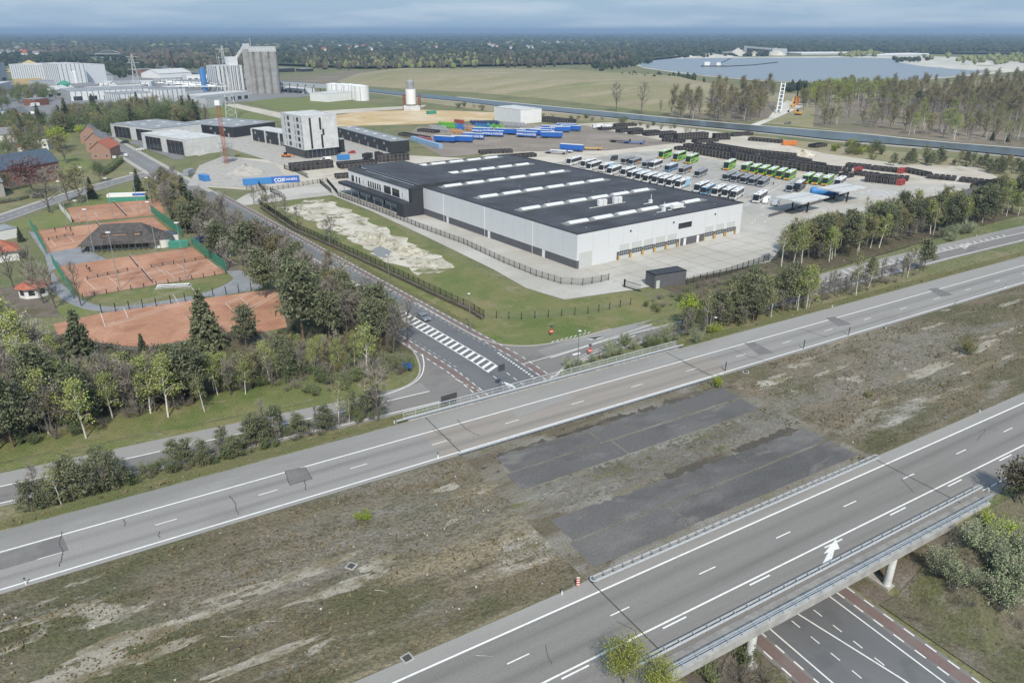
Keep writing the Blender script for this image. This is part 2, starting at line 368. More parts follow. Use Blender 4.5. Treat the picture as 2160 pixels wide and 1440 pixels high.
# ------------------------------------------------------------------ motorway
def uline(v, u0=-140, u1=430): return [XY(u0, v), XY(u1, v)]
def urect(name, u0, u1, v0, v1, mat, off, parent=None, **kw):
    return sheet(name, UVs(u0, u1, v0, v1), mat, off, parent, **kw)
DK0, DK1 = 40.5, 91.0                      # deck ends
for nm, (u0, u1) in (('median_verge', (-140, DK0 + .05)), ('median_verge', (DK1 - .05, 430))):
    urect(nm, u0, u1, 52.0, 82.9, 'median_soil', .012)
urect('roadside_verge', -140, DK0 - 2, 96.0, 98.2, 'verge_grass', .014); urect('roadside_verge', DK1 + 4, 430, 96.0, 98.2, 'verge_grass', .014)
near = urect('carriageway', -140, 430, 37.9, 51.9, 'asphalt_grey', .03)
far = urect('carriageway', -140, 430, 82.7, 95.6, 'asphalt_pale', .03)
urect('hard_shoulder', -140, 430, 91.3, 95.55, 'asphalt_shoulder', .036, far)
urect('worn_surface', 38, 96, 82.8, 91.0, 'asphalt_brown', .036, far)
urect('worn_surface', -140, 430, 50.1, 51.85, 'asphalt_shoulder', .036, near)
def line(parent, v, wd, u0=-140, u1=430, dash=None, name='lane_marking', mat='paint', off=.045):
    return strip(name, uline(v, u0, u1), -wd / 2, wd / 2, mat, off, parent, step=400, flat=ZM, dash=dash)
line(near, 49.9, .25); line(near, 46.4, .16, 27 - 12.5 * 14, 430, (2.5, 10.0)); line(near, 42.75, .22)
line(near, 39.3, .16, 96, 430); line(near, 42.25, .2, 30.5 - 12.5 * 14, 430, (3.2, 9.3))
line(far, 91.0, .25); line(far, 87.3, .16, 25.6 - 12.5 * 14, 430, (2.5, 10.0)); line(far, 83.5, .25)
# merge arrow on the near carriageway
def upoly(name, uvs, mat, off, parent, z=ZM): return sheet(name, [Vector((*XY(*q), z)) for q in uvs], mat, off, parent)
AR = [P(x, y, ZM) for x, y in ((1731, 1196), (1753, 1186), (1760, 1160), (1771, 1157), (1763, 1137), (1737, 1168), (1747, 1165))]
sheet('direction_arrow', AR, 'paint', .05, near)
# dark repairs and tar seams on the far carriageway
def patch(px, mat='asphalt_patch', par=far, off=.05, z=ZM, name='asphalt_patch'): return sheet(name, [P(x, y, z) for x, y in px], mat, off, par, rag=0)
patch([(601, 994), (642, 985), (660, 1010), (612, 1023)])
patch([(0, 1168), (131, 1130), (145, 1160), (0, 1202)])
patch([(1570, 724), (1592, 722), (1632, 744), (1600, 748)]); patch([(1742, 671), (1760, 668), (1796, 684), (1768, 688)]); patch([(1076, 866), (1190, 832), (1216, 838), (1090, 880)], 'asphalt_shoulder')
patch([(1958, 610), (1975, 607), (2010, 622), (1985, 626)])
def seam(px, wd=.09, z=ZM, par=far, name='tar_seam', mat='tar'):
    q = [P(x, y, z) for x, y in px]; q2 = []
    for a, b in zip(q, q[1:]):
        for i in range(6): p = a.lerp(b, i / 6); q2.append(p + Vector((random.uniform(-.12, .12), random.uniform(-.12, .12), 0)))
    return strip(name, [(p.x, p.y) for p in q2 + [q[-1]]], -wd / 2, wd / 2, mat, .054, par, step=2, flat=z)
for px in ([(132, 1120), (127, 1150), (134, 1165), (126, 1195)], [(484, 1045), (495, 1060), (503, 1085)], [(641, 1012), (646, 1035)], [(335, 1122), (338, 1134)], [(262, 1095), (264, 1110)], [(912, 906), (932, 917), (952, 930)], [(965, 885), (985, 905), (1010, 920)],
           [(1440, 762), (1470, 780), (1496, 792)], [(1540, 735), (1580, 752), (1640, 770)], [(1690, 694), (1745, 712)], [(1990, 652), (2010, 645), (2020, 632)], [(642, 985), (660, 1010), (612, 1023), (601, 994), (642, 985)]): seam(px)
for uu in (DK0 + .3, DK1 - .3):
    for par, v0, v1 in ((near, 38, 51.8), (far, 82.8, 95.5)):
        strip('expansion_joint', [XY(uu, v0), XY(uu, v1)], -.07, .07, 'tar', .056, par, step=50, flat=ZM)

# ------------------------------------------------------------------ slip roads, the road under the bridge and its junction
ROAD = [XY(road_u(v), v) for v in (-200, 0, 41, 75, 100, 119, 150, 183, 280, 330)]
ROADS = smooth_path(ROAD, 2)
TOWN = smooth_path([XY(road_u(v), v) for v in (322, 400, 470, 560, 680, 800)], 1); tr_ = strip('town_road', TOWN, -4.4, 4.4, 'asphalt_town', .022, step=8, flat=0); strip('footpath', TOWN, 4.6, 7.0, 'kerb_concrete', .026, tr_, step=8, flat=0); strip('footpath', TOWN, -7.0, -4.6, 'kerb_concrete', .026, tr_, step=8, flat=0); strip('lane_marking', TOWN, -.08, .08, 'paint', .03, tr_, flat=0, dash=(2.5, 4))
road = strip('local_road', ROADS, -8.6, 8.6, 'asphalt_mid', .024, step=5, flat=0)
strip('lane_surface', ROADS, -6.2, 6.2, 'asphalt_dark', .03, road, step=5, flat=0)
VA = lambda v0, v1, du=0: [XY(road_u(v) + du, v) for v in np.arange(v0, v1 + 1, 6)]
for s_ in (-1, 1):
    strip('cycle_track', VA(-150, 104), s_ * 6.7, s_ * 8.0, 'cycle_red', .034, road, flat=0); strip('cycle_track', VA(104, 322), s_ * 6.7, s_ * 7.8, 'cycle_red', .034, road, flat=0)
    for k in (6.4, 8.2): strip('cycle_marking', VA(-150, 322), s_ * k - .1, s_ * k + .1, 'paint', .04, road, flat=0, dash=(1.3, 1.3))
    strip('edge_marking', VA(-150, 95), s_ * 5.1 - .1, s_ * 5.1 + .1, 'paint', .04, road, flat=0)
    strip('edge_marking', VA(122, 322), s_ * 5.6 - .08, s_ * 5.6 + .08, 'paint_worn', .04, road, flat=0, dash=(1, 1))
strip('lane_marking', VA(-150, 60), -1.7, -1.55, 'paint', .04, road, flat=0, dash=(1.2, 1.5)); strip('lane_marking', VA(-150, 60), 1.9, 2.05, 'paint', .04, road, flat=0, dash=(1.2, 1.5))
strip('lane_marking', [XY(66.9, 10), XY(60.8, 52)], -.1, .1, 'paint', .041, road, flat=0)
for k in (-1.5, 1.5): strip('lane_marking', VA(92, 118), k - .08, k + .08, 'paint', .04, road, flat=0, dash=(1.3, 1.3))
strip('lane_marking', VA(250, 322), -.08, .08, 'paint', .04, road, flat=0, dash=(2.5, 4))
# hatched island
hb = MB(); isl = VA(116, 250)
for k in (-1.55, 1.55): strip('x', isl, k - .1, k + .1, 'paint', .042, flat=0, mb=hb)
v = 117.0
while v < 250:
    uc = road_u(v); a = [XY(uc - 1.5, v - 1.0), XY(uc + 1.5, v + .6), XY(uc + 1.5, v + 1.5), XY(uc - 1.5, v - .1)]
    hb.add([(x, y, .13) for x, y in a], [(0, 1, 2, 3)]); v += 2.05
hb.build('island_hatching', 'paint', road)
sheet('turn_arrow', [P(x, y, 0) for x, y in ((1062, 806), (1080, 812), (1092, 822), (1089, 823), (1075, 814), (1078, 818), (1066, 811))], 'paint', .135, road)
# slip roads
LS = [XY(u, v) for u, v in ((-160, 113.5), (-60, 113.5), (-17, 113.2), (15, 114.3), (36, 114.5), (50, 114))]
RS = [XY(u, v) for u, v in ((78, 115.2), (100, 117.5), (125, 115.5), (183, 114.6), (245, 109.5), (330, 100.5), (420, 94))]
lsl = strip('slip_road', smooth_path(LS), -5.2, 4.6, 'asphalt_shoulder', .06, step=3); rsl = strip('slip_road', smooth_path(RS), -5.2, 5.2, 'asphalt_shoulder', .06, step=3)
for par, pts in ((lsl, LS), (rsl, RS)):
    pts = smooth_path(pts)
    strip('edge_marking', pts, -4.4, -4.15, 'paint', .09, par, step=3); strip('edge_marking', pts, .35, .6, 'paint', .09, par, step=3)
strip('lane_surface', smooth_path(LS), -4.1, .3, 'asphalt_mid', .075, lsl, step=3); strip('lane_surface', smooth_path(RS), -4.1, .3, 'asphalt_mid', .075, rsl, step=3)
hb = MB()
for i in range(26):      # hatched merge area by the pine wood
    u0 = 172 + i * 2.6; b0 = 119.2 - .083 * (u0 - 172) - (0 if u0 < 190 else .0)
    hb.add([(*XY(u0 + a, v_), slip_z(u0 + a) + .095) for a, v_ in ((0, b0 - 3.4 + i * .0), (1.0, b0 - 3.4), (2.2, b0 - .2 - i * .06), (1.2, b0 - .2 - i * .06))], [(0, 1, 2, 3)])
hb.build('merge_hatching', 'paint_worn', rsl)
sheet('give_way_triangle', [P(x, y) for x, y in ((2020, 518), (2050, 513), (2036, 527))], 'paint_worn', .1, rsl)
S('junction_pavement', [(868, 735), (886, 760), (890, 785), (872, 805), (830, 825), (770, 842), (700, 862), (640, 884), (700, 890), (860, 853), (1000, 848), (1060, 822), (1000, 775), (940, 745)], 'asphalt_mid', .016, 0)
S('junction_pavement', [(990, 700), (1030, 720), (1075, 728), (1130, 728), (1200, 716), (1300, 692), (1330, 705), (1255, 738), (1200, 762), (1180, 780), (1172, 796), (1160, 803), (1100, 790), (1040, 745)], 'asphalt_mid', .017, 0)
# kerb lines along the junction corners, a real step
def kerb(px, z=0, wd=.35, ht=.13):
    q = smooth_path([P(x, y, z) for x, y in px], 2); mb = MB()
    for a, b in zip(q, q[1:]): mb.bar((a.x, a.y, ht / 2), (b.x, b.y, ht / 2), wd, ht)
    return mb.build('kerb', 'kerb_concrete', kind='structure')
kerb([(862, 727), (880, 752), (889, 785), (872, 808), (825, 829), (755, 849)]); kerb([(880, 640), (985, 701), (1030, 722), (1075, 730), (1130, 730), (1200, 718), (1290, 694)]); kerb([(1172, 797), (1182, 780), (1205, 761), (1260, 737), (1330, 708)])
# edges: pale gravel strip beside the kerbs
def edgeline(px, par, wd=.22, mat='paint', z=0, dash=None): return strip('edge_marking', smooth_path([P(x, y, z) for x, y in px]), -wd / 2, wd / 2, mat, .046, par, step=2, flat=z, dash=dash)
edgeline([(891, 748), (896, 775), (885, 803), (840, 826), (770, 845), (710, 862)], road); edgeline([(1150, 806), (1178, 788), (1200, 770), (1260, 742), (1340, 708)], road)
edgeline([(1105, 768), (1200, 742), (1330, 700), (1400, 676)], road); edgeline([(1050, 745), (1085, 768), (1130, 800)], road, .5, dash=(.5, .5)); edgeline([(960, 800), (1020, 830)], road, .4, 'paint_worn', dash=(.8, .8))
for px in (((1206, 748), (1222, 744), (1226, 747), (1210, 751)), ((1236, 715), (1246, 718), (1280, 709), (1262, 716))): sheet('turn_arrow', [P(x, y, 0) for x, y in px], 'paint', .14, road)
hb = MB()
for i in range(9):
    x = 1162 + i * 9.5; y = 724 - i * 2.4; hb.add([(*P(x + a, y + b, 0)[:2], .15) for a, b in ((0, 0), (3, -.6), (8, -4.4), (5, -3.8))], [(0, 1, 2, 3)])
hb.build('hatching', 'paint', road)

# ------------------------------------------------------------------ town streets, paths, yards
tw = [P(x, y, 0) for x, y in ((-60, 482), (0, 463), (70, 438), (150, 411), (215, 392), (280, 374), (330, 362))]
town = strip('town_street', smooth_path(tw), -4.6, 4.6, 'asphalt_town', .016, step=5, flat=0)
strip('lane_marking', smooth_path(tw), -.1, .1, 'paint', .026, town, flat=0, dash=(2, 2.5)); strip('footpath', smooth_path(tw), 3.6, 5.6, 'kerb_concrete', .022, town, flat=0); strip('edge_marking', smooth_path(tw), -3.6, -3.4, 'paint', .026, town, flat=0)
S('lawn', [(0, 480), (150, 432), (232, 402), (290, 392), (340, 405), (345, 420), (140, 440), (158, 472), (76, 487), (60, 480), (0, 495)], 'lawn', .008, 0)
S('lawn', [(172, 628), (476, 578), (497, 584), (470, 602), (390, 624), (238, 644)], 'lush_grass', .01, 0); S('lawn', [(60, 640), (150, 640), (215, 652), (190, 665), (120, 664)], 'lawn', .01, 0); S('lawn', [(505, 572), (560, 580), (584, 606), (556, 606)], 'lush_grass', .01, 0)
sheet('woodland_floor', [P(x, y, 0) for x, y in ((350, 385), (430, 420), (520, 480), (700, 600), (800, 690), (868, 735), (878, 752))] + [Vector((*XY(u, v), 0)) for u, v in ((46, 125.5), (36, 127), (20, 134), (-20, 134), (-60, 134), (-130, 134))] + [P(x, y, 0) for x, y in ((-80, 700), (110, 700), (330, 745), (590, 700), (600, 620), (540, 540), (470, 490), (400, 470))], 'forest_floor', .006)
path = [P(x, y, 0) for x, y in ((115, 600), (150, 634), (215, 656), (330, 643), (440, 622), (490, 600), (505, 588))]
strip('footpath', smooth_path(path), -1.6, 1.6, 'path_paving', .014, flat=0); S('paved_court', [(478, 572), (508, 570), (556, 607), (520, 614), (450, 628), (440, 622), (497, 592)], 'path_paving', .018, 0)
S('paved_court', [(60, 488), (76, 490), (97, 534), (170, 520), (250, 560), (400, 522), (406, 524), (123, 565), (110, 570), (150, 634), (110, 600), (95, 540)], 'path_paving', .012, 0)
S('dirt_track', [(400, 500), (430, 490), (470, 520), (510, 570), (478, 574), (455, 545)], 'slope_soil', .014, 0); S('dirt_track', [(-20, 610), (60, 600), (120, 650), (130, 668), (60, 670), (-20, 650)], 'slope_soil', .0155, 0)
courts = [[(142, 439), (336, 419), (347, 450), (318, 455), (156, 470)], [(76, 487), (323, 458), (360, 489), (97, 534)], [(123, 562), (406, 522), (477, 577), (175, 627)], [(112, 684), (215, 661), (450, 627), (584, 609), (606, 690), (440, 725), (300, 748), (130, 722)]]
CT = [S('clay_court', c, 'clay', .02, 0) for c in courts]
S('warehouse_lawn', [(545, 437), (700, 414), (830, 476), (945, 540), (1095, 606), (1190, 634), (1320, 616), (1440, 640), (1300, 690), (1200, 718), (1130, 730), (1075, 730), (985, 700), (860, 628), (760, 572), (640, 500)], 'lush_grass', .008, 0)
S('roadside_verge', [(548, 446), (640, 505), (760, 577), (870, 640), (985, 702), (1010, 690), (900, 632), (780, 566), (660, 500), (575, 446)], 'verge_grass', .012, 0, rag=.5)
S('sand_patch', [(592, 438), (640, 424), (686, 420), (740, 446), (800, 478), (850, 500), (930, 540), (966, 560), (930, 574), (880, 580), (835, 560), (800, 540), (740, 505), (690, 482), (640, 462)], 'sand', .016, 0, rag=2.0)
S('gravel_yard', [(395, 392), (420, 350), (470, 330), (600, 340), (620, 320), (735, 320), (900, 330), (1000, 335), (1100, 300), (1210, 262), (1290, 258), (1430, 268), (1560, 284), (1640, 292), (1760, 320), (1900, 345), (2060, 350), (2135, 384), (1900, 432), (1730, 482), (1400, 450), (900, 420), (735, 420), (640, 395), (540, 402)], 'gravel_yard', .010, 0)
S('concrete_yard', [(468, 440), (520, 410), (560, 400), (640, 392), (720, 384), (760, 400), (1100, 420), (1560, 400), (1730, 372), (1850, 385), (2120, 392), (1900, 434), (1740, 480), (1650, 520), (1625, 552), (1340, 611), (1190, 632), (1110, 608), (1040, 568), (900, 500), (780, 444), (700, 412), (560, 428)], 'concrete_yard', .020, 0)
S('bus_yard', [(1160, 345), (1330, 322), (1400, 318), (1560, 348), (1700, 378), (1790, 396), (1600, 460), (1560, 440)], 'bus_yard', .030, 0)
S('brown_lot', [(858, 290), (880, 268), (1060, 262), (1215, 262), (1428, 302), (1280, 318), (1090, 320), (935, 332)], 'brown_lot', .030, 0)
S('wash_slab', [(1800, 408), (1842, 398), (1905, 406), (1868, 418)], 'paint_worn', .034, 0)
S('puddle', [(785, 527), (805, 518), (826, 532), (812, 545), (795, 541)], 'puddle_water', .03, 0, rag=.4)
S('building_site_ground', [(395, 392), (420, 350), (470, 330), (580, 345), (600, 370), (520, 395)], 'kerb_concrete', .03, 0); S('business_park_street', [(262, 290), (300, 278), (420, 330), (480, 312), (600, 350), (870, 330), (740, 290), (520, 280), (380, 300)], 'kerb_concrete', .018, 0)
S('playing_field', [(520, 215), (600, 206), (700, 208), (820, 226), (700, 242), (600, 236)], 'lawn', .02, 0); S('playing_field', [(390, 232), (520, 222), (640, 248), (560, 262)], 'lawn', .02, 0)
S('excavation_ground', [(690, 246), (760, 236), (890, 232), (1060, 238), (1100, 250), (900, 262), (700, 268)], 'orange_sand', .022, 0)
S('gravel_track', [(470, 222), (500, 220), (600, 240), (720, 232), (900, 222), (890, 228), (720, 240), (590, 250)], 'gravel_yard', .028, 0)
S('factory_yard', [(-60, 240), (-60, 190), (0, 170), (180, 160), (330, 158), (470, 165), (600, 182), (700, 196), (600, 210), (470, 218), (400, 236), (300, 240), (140, 252)], 'asphalt_town', .02, 0)
S('moor', [(580, 168), (740, 150), (1000, 148), (1240, 152), (1340, 165), (1200, 172), (900, 168), (760, 176), (640, 182)], 'moor', .02, 0)
# canal, its copings and the towpath
CN = [P(x, y, 0) for x, y in ((100, 100), (240, 130), (420, 158), (600, 178), (780, 195.5), (840, 203), (979, 217), (1048, 226), (1201, 241), (1395, 262), (1588, 280), (1754, 298), (1977, 316), (2160, 335), (2500, 370))]
CF = [P(x, y, 0) for x, y in ((90, 98.5), (250, 128.5), (430, 155), (600, 173), (780, 190), (840, 196), (948, 206), (1045, 216.5), (1145, 226.5), (1256, 237), (1395, 251), (1560, 266), (1810, 286), (1921, 298), (2004, 306), (2160, 318.5), (2500, 350))]
sheet('canal', CN + CF[::-1], 'canal_water', .04)
def coping(pts, nm='canal_coping'):
    mb = MB()
    for a, b in zip(pts[3:], pts[4:]): mb.bar((a.x, a.y, .2), (b.x, b.y, .2), 1.6, .9)
    return mb.build(nm, 'coping_stone', kind='structure')
coping(CN); coping(CF)
strip('towpath', [(p.x, p.y) for p in CF[6:]], 4, 12, 'coping_stone', .05, step=60, flat=0)
S('far_bank', [(1100, 204), (1280, 224), (1450, 245), (1650, 264), (1850, 284), (2160, 310), (2400, 335), (2400, 200), (2160, 160), (1700, 200), (1300, 175)], 'dry_meadow', .012, 0)
S('bank_meadow', [(800, 196), (1100, 229), (1280, 251), (1430, 268), (1300, 258), (1150, 252), (1050, 238), (880, 214)], 'dry_meadow', .012, 0); S('bank_meadow', [(1560, 284), (1780, 308), (2160, 351), (2300, 372), (2160, 400), (2060, 352), (1900, 346), (1740, 324)], 'dry_meadow', .014, 0)
S('park_grass', [(2040, 245), (2090, 235), (2400, 240), (2400, 300), (2160, 275), (2090, 268)], 'lush_grass', .02, 0); S('gravel_ground', [(1560, 272), (1600, 266), (1700, 222), (1660, 212), (1640, 225), (1620, 250)], 'beach', .03, 0)
# lake with its beaches
LK = [(1331, 132), (1363, 143), (1430, 153), (1491, 160), (1534, 164), (1623, 171), (1740, 174), (1828, 173), (1960, 166), (2040, 159), (2092, 151.5), (2000, 146), (1940, 140), (1887, 131), (1900, 124), (1780, 122.5), (1666, 123), (1500, 123.5), (1385, 125)]
sheet('beach', [P(x, y, 0) for x, y in ((1325, 131), (1358, 144.5), (1428, 154.5), (1490, 161.5), (1534, 165.5), (1623, 172.5), (1740, 175.5), (1828, 174.5), (1962, 168), (2050, 160.5), (2160, 150), (2180, 136), (2100, 124), (1950, 118.5), (1780, 119), (1666, 120), (1500, 121), (1380, 123.5))], 'beach', .02)
sheet('lake', [P(x, y, 0) for x, y in LK], 'lake_water', .045)
# the long grassed hill beyond the canal
def hill(name, outline, top, mat, n=46, m=16):
    mb = MB(); A = [P(*p, 0) for p in outline[0]]; B = [P(*p, 0) for p in outline[1]]
    def along(Q, t):
        k = t * (len(Q) - 1); i = min(int(k), len(Q) - 2); return Q[i].lerp(Q[i + 1], k - i)
    for i in range(n + 1):
        for j in range(m + 1):
            p = along(A, i / n).lerp(along(B, i / n), j / m); e = min(1, i / n * 9, (1 - i / n) * 5); q = j / m
            s_ = min(1, q / .35) if q < .8 else (1 - q) / .2
            z = top * e * s_ * s_ * (3 - 2 * s_) + random.uniform(-.25, .25) * (1 if 0 < j < m else 0)
            mb.v.append((p.x, p.y, max(z, -.3) if 0 < j < m and 0 < i < n else -.3))
    for i in range(n):
        for j in range(m): k = i * (m + 1) + j; mb.f.append((k, k + m + 1, k + m + 2, k + 1)); mb.m.append(0)
    return mb.build(name, mat, smooth=True, kind='structure')
hill('grass_hill', ([(690, 178), (850, 188), (1000, 197), (1150, 211), (1300, 226), (1440, 243), (1520, 246)], [(760, 152), (900, 152), (1050, 152), (1200, 153), (1330, 160), (1440, 168), (1560, 182)]), 9, 'dry_meadow')
# old decked median between the carriageways
deck_md = urect('median_deck', DK0, DK1, 52.0, 82.6, 'pad_edge', .02)
for u0, u1, v0, v1 in ((43.5, 61.5, 70.6, 74.9), (61.7, 88.5, 70.6, 74.7), (44.5, 60.2, 75.2, 79.8), (60.4, 77.3, 75.2, 79.9), (77.5, 88.8, 75.1, 79.7), (43.2, 63.2, 58.5, 63.2), (63.4, 74.3, 58.5, 63.3), (74.5, 89.3, 58.6, 63.2), (42.6, 57.6, 53.4, 58.2), (57.8, 89.6, 53.5, 58.2)):
    q = UVs(u0, u1, v0, v1); sheet('asphalt_slab', q, 'pad_asphalt', .026 + random.uniform(0, .006), deck_md, rag=.09)
bm_ = MB()
for r_ in range(14):
    for c_ in range(92):
        if random.random() < .5: continue
        u0 = 44 + c_ * .5 + (r_ % 2) * .25; v0 = 64.0 + r_ * .45; zt = ZM + random.uniform(.03, .06)
        x = [XY(u0, v0), XY(u0 + .44, v0), XY(u0 + .44, v0 + .38), XY(u0, v0 + .38)]; bm_.prism([(*p, 0) for p in x], ZM, zt)
bm_.build('paving_block_strip', 'pad_block', deck_md, kind='stuff')

for u0, u1, v0, v1 in ((43, 89, 79.5, 80.6), (50, 89.5, 62.9, 64.1)):
    sheet('dirt_strip', UVs(u0, u1, v0, v1), 'pad_edge', .042, deck_md, rag=.3)
gmat('wet_dirt', (.085, .076, .064), [((.14, .12, .09), .5, .5, .62, 3)], fine=.3, fscale=4)
for u0, u1, v0, v1 in ((55, 74, 79.3, 80.3), (76, 88.5, 79.4, 80.4), (62, 73, 62.6, 63.7), (75, 88, 62.6, 63.9), (45, 53, 79.4, 80.2)):
    sheet('wet_stain', UVs(u0, u1, v0, v1), 'wet_dirt', .05, deck_md, rag=.42)
S('woodland_floor', [(1715, 268), (2160, 316), (2330, 328), (2330, 190), (2160, 180), (1960, 190), (1860, 205), (1720, 218)], 'moor', .024, 0); S('woodland_floor', [(1400, 250), (1560, 264), (1625, 248), (1640, 216), (1560, 203), (1440, 228)], 'moor', .024, 0)

gmat('slope_scrub', (.15, .135, .095), [((.12, .125, .06), .15, .46, .6), ((.20, .18, .15), .3, .53, .68), ((.085, .075, .05), .6, .54, .68), ((.27, .255, .225), .12, .62, .7)], fine=.4, fscale=3, frs=.75, bump=.7, bscale=2.5)
def slope(name, u0, u1, v0, v1, mat, off=.02, n=24, k=12):
    mb = MB()
    for j in range(k + 1):
        for i in range(n + 1): u = u0 + (u1 - u0) * i / n; v = v0 + (v1 - v0) * j / k; mb.v.append((*XY(u, v), g_uv(u, v) + off))
    for j in range(k):
        for i in range(n): q = j * (n + 1) + i; mb.f.append((q, q + 1, q + n + 2, q + n + 1)); mb.m.append(0)
    mb.build(name, mat, kind='structure')
slope('embankment', 71.9, 135, 0, 36.5, 'slope_scrub', .16, n=126, k=73); slope('embankment', 20, 54.3, 0, 36.5, 'slope_scrub', .16, n=68, k=73); slope('embankment', 71.9, 86, 36.5, 97, 'slope_soil', n=42, k=61); slope('embankment', 41.6, 54.5, 36.5, 97, 'slope_soil', n=36, k=61)
slope('woodland_floor', 128, 300, 121.6, 147, 'forest_floor', .05, 86, 34)

jm = MB(); y_ = MB(); O_ = P(1216, 568, 0); E1 = (P(1559.5, 491, 0) - O_).normalized(); E2 = Vector((-E1.y, E1.x, 0))
for k in range(16):
    a = O_ + E1 * (2 + k * 7.5) - E2 * 1; c = a - E2 * 24; strip('x', [(a.x, a.y), (c.x, c.y)], -.05, .05, 'x', .031, flat=0, step=99, mb=jm)
for k in range(4):
    a = O_ - E2 * (5 + k * 6.5) + E1 * 4; c = a + E1 * 112; strip('x', [(a.x, a.y), (c.x, c.y)], -.05, .05, 'x', .031, flat=0, step=99, mb=jm)
gmat('joint', (.24, .23, .205), fine=.2); jm.build('slab_joint', 'joint', kind='structure')
for px in ([(1300, 1310), (1340, 1330), (1352, 1352)], [(1150, 1362), (1156, 1385), (1165, 1400)], [(2080, 905), (2060, 930)], [(1900, 1010), (1930, 1040)]): seam(px, .06, par=near)

S('car_park', [(268, 300), (300, 292), (352, 312), (392, 334), (372, 338)], 'asphalt_town', .032, 0); S('garden', [(-40, 420), (60, 392), (150, 370), (215, 352), (160, 330), (0, 345), (-60, 380)], 'lawn', .012, 0)

gmat('pale_sand', (.31, .285, .235), [((.185, .158, .104), .4, .43, .55, 3), ((.42, .40, .35), .3, .52, .68, 2), ((.13, .12, .07), 1.2, .54, .66, 1.5, .8)], fine=.3, fscale=3, frs=.75, bump=.5, bscale=3)
random.seed(21)
for px, py, lu, wv in ((250, 1357, 7, 1.5), (175, 1415, 6, 1.8), (110, 1440, 4, 1.2), (330, 1375, 5, .9), (640, 1210, 8, 1.2), (800, 1187, 2.6, 1.4), (720, 1240, 7, 1.0), (480, 1253, 5, .5), (1005, 1035, 4, 1.6), (940, 1030, 3, .8), (420, 1300, 6, .6), (560, 1385, 7, .8), (100, 1300, 6, .6), (1960, 780, 10, 1.6), (2060, 735, 9, 1.5), (1905, 795, 5, 1.2), (2110, 700, 8, .9), (1640, 800, 6, 1.4), (2000, 830, 9, .7), (1850, 850, 7, .7), (2080, 770, 10, .7), (1760, 780, 7, .8), (1700, 760, 5, .6), (2130, 640, 8, .8), (1960, 690, 6, .7)):
    c = P(px, py, ZM); u0, v0 = UV(c.x, c.y); q = []
    for k in range(22):
        an = 2 * math.pi * k / 22; r_ = random.uniform(.65, 1.3); q.append(Vector((*XY(u0 + math.cos(an) * lu * r_ * .8, v0 + math.sin(an) * wv * r_ * .9), ZM)))
    sk_ = globals().get('sk_', .014) + .0028; sheet('sand_streak', q, 'pale_sand', sk_)
def padcrack(pts):
    q2 = []
    for a_, b_ in zip(pts, pts[1:]):
        for i in range(7): q2.append((a_[0] + (b_[0] - a_[0]) * i / 7 + random.uniform(-.16, .16), a_[1] + (b_[1] - a_[1]) * i / 7 + random.uniform(-.16, .16)))
    strip('weedy_crack', [XY(*p) for p in q2 + [pts[-1]]], -.045, .045, 'pad_block', .046, deck_md, step=3, flat=ZM)
for pts in ([(44, 75.1), (60, 74.9), (75, 74.8), (89, 74.3)], [(43, 58.4), (62, 58.3), (88, 58.4)], [(60.3, 70.8), (60.6, 79.6)], [(77.4, 75), (77.2, 79.6)], [(63.2, 53.6), (63.4, 63)], [(74.4, 58.6), (74.3, 63)], [(57.7, 53.6), (57.9, 58)]): padcrack(pts)

slope('roadside_grass', -130, 34, 118.2, 134, 'lush_grass', .045, 82, 32); slope('roadside_grass', 34, 46, 118.2, 126.5, 'lush_grass', .045, 12, 16); slope('roadside_grass', 82, 190, 120.6, 124, 'lush_grass', .05, 54, 10)
# ------------------------------------------------------------------ bridge
omat('galvanised', (.40, .42, .44), .6, .2, .15, 3); omat('steel', (.42, .45, .48), .45, .6, .15, 3); omat('steel_light', (.55, .58, .60), .5, .3, .15, 3); omat('bridge_concrete', (.36, .355, .34), .85, 0, .25, .6); omat('walk_concrete', (.25, .245, .235), .9, 0, .25, .8); omat('pillar_concrete', (.62, .64, .63), .75, 0, .22, .8)
omat('rail_blue', (.40, .47, .54), .5, .3, .1, 2); omat('white_plastic', (.75, .75, .73), .5, 0, .06); omat('black_plastic', (.03, .03, .032), .6, 0, .2); omat('red_film', (.55, .04, .03), .45, 0, .1); omat('blue_film', (.03, .12, .42), .45, 0, .1)
omat('dark_post', (.022, .023, .025), .8, 0, .2, 1, .1); omat('sign_back', (.10, .105, .11), .6, .3, .2); omat('lamp_steel', (.30, .31, .32), .5, .5, .1); omat('green_mesh', (.05, .20, .14), .6, 0, .15); omat('green_screen', (.06, .26, .19), .7, 0, .15)
def UB(mb, u0, u1, v0, v1, z0, z1, mi=0): return mb.prism([XY(u0, v0), XY(u1, v0), XY(u1, v1), XY(u0, v1)], z0, z1, mi)
br = thing('road_bridge', 'concrete motorway bridge on white round pillars over the dark road', 'bridge', (*XY(64, 66), 0)); inv = Vector((*XY(64, 66), 0))
def onb(mb, name, mat, par=br, **kw):
    o = mb.build(name, mat, par, **kw)
    if par is br or par.parent is br: o.matrix_parent_inverse = Matrix.Identity(4)
    if par is br: o.location = -inv
    return o
m = MB(); UB(m, 38.4, 92.2, 37.6, 96.4, 5.35, 5.992); onb(m, 'deck', 'bridge_concrete')
m = MB(); UB(m, 38.0, 93.6, 37.0, 37.55, 5.40, 6.32); onb(m, 'edge_beam', 'bridge_concrete'); m = MB(); UB(m, 37.5, 94.5, 96.45, 96.85, 5.4, 6.25); onb(m, 'edge_beam', 'bridge_concrete')
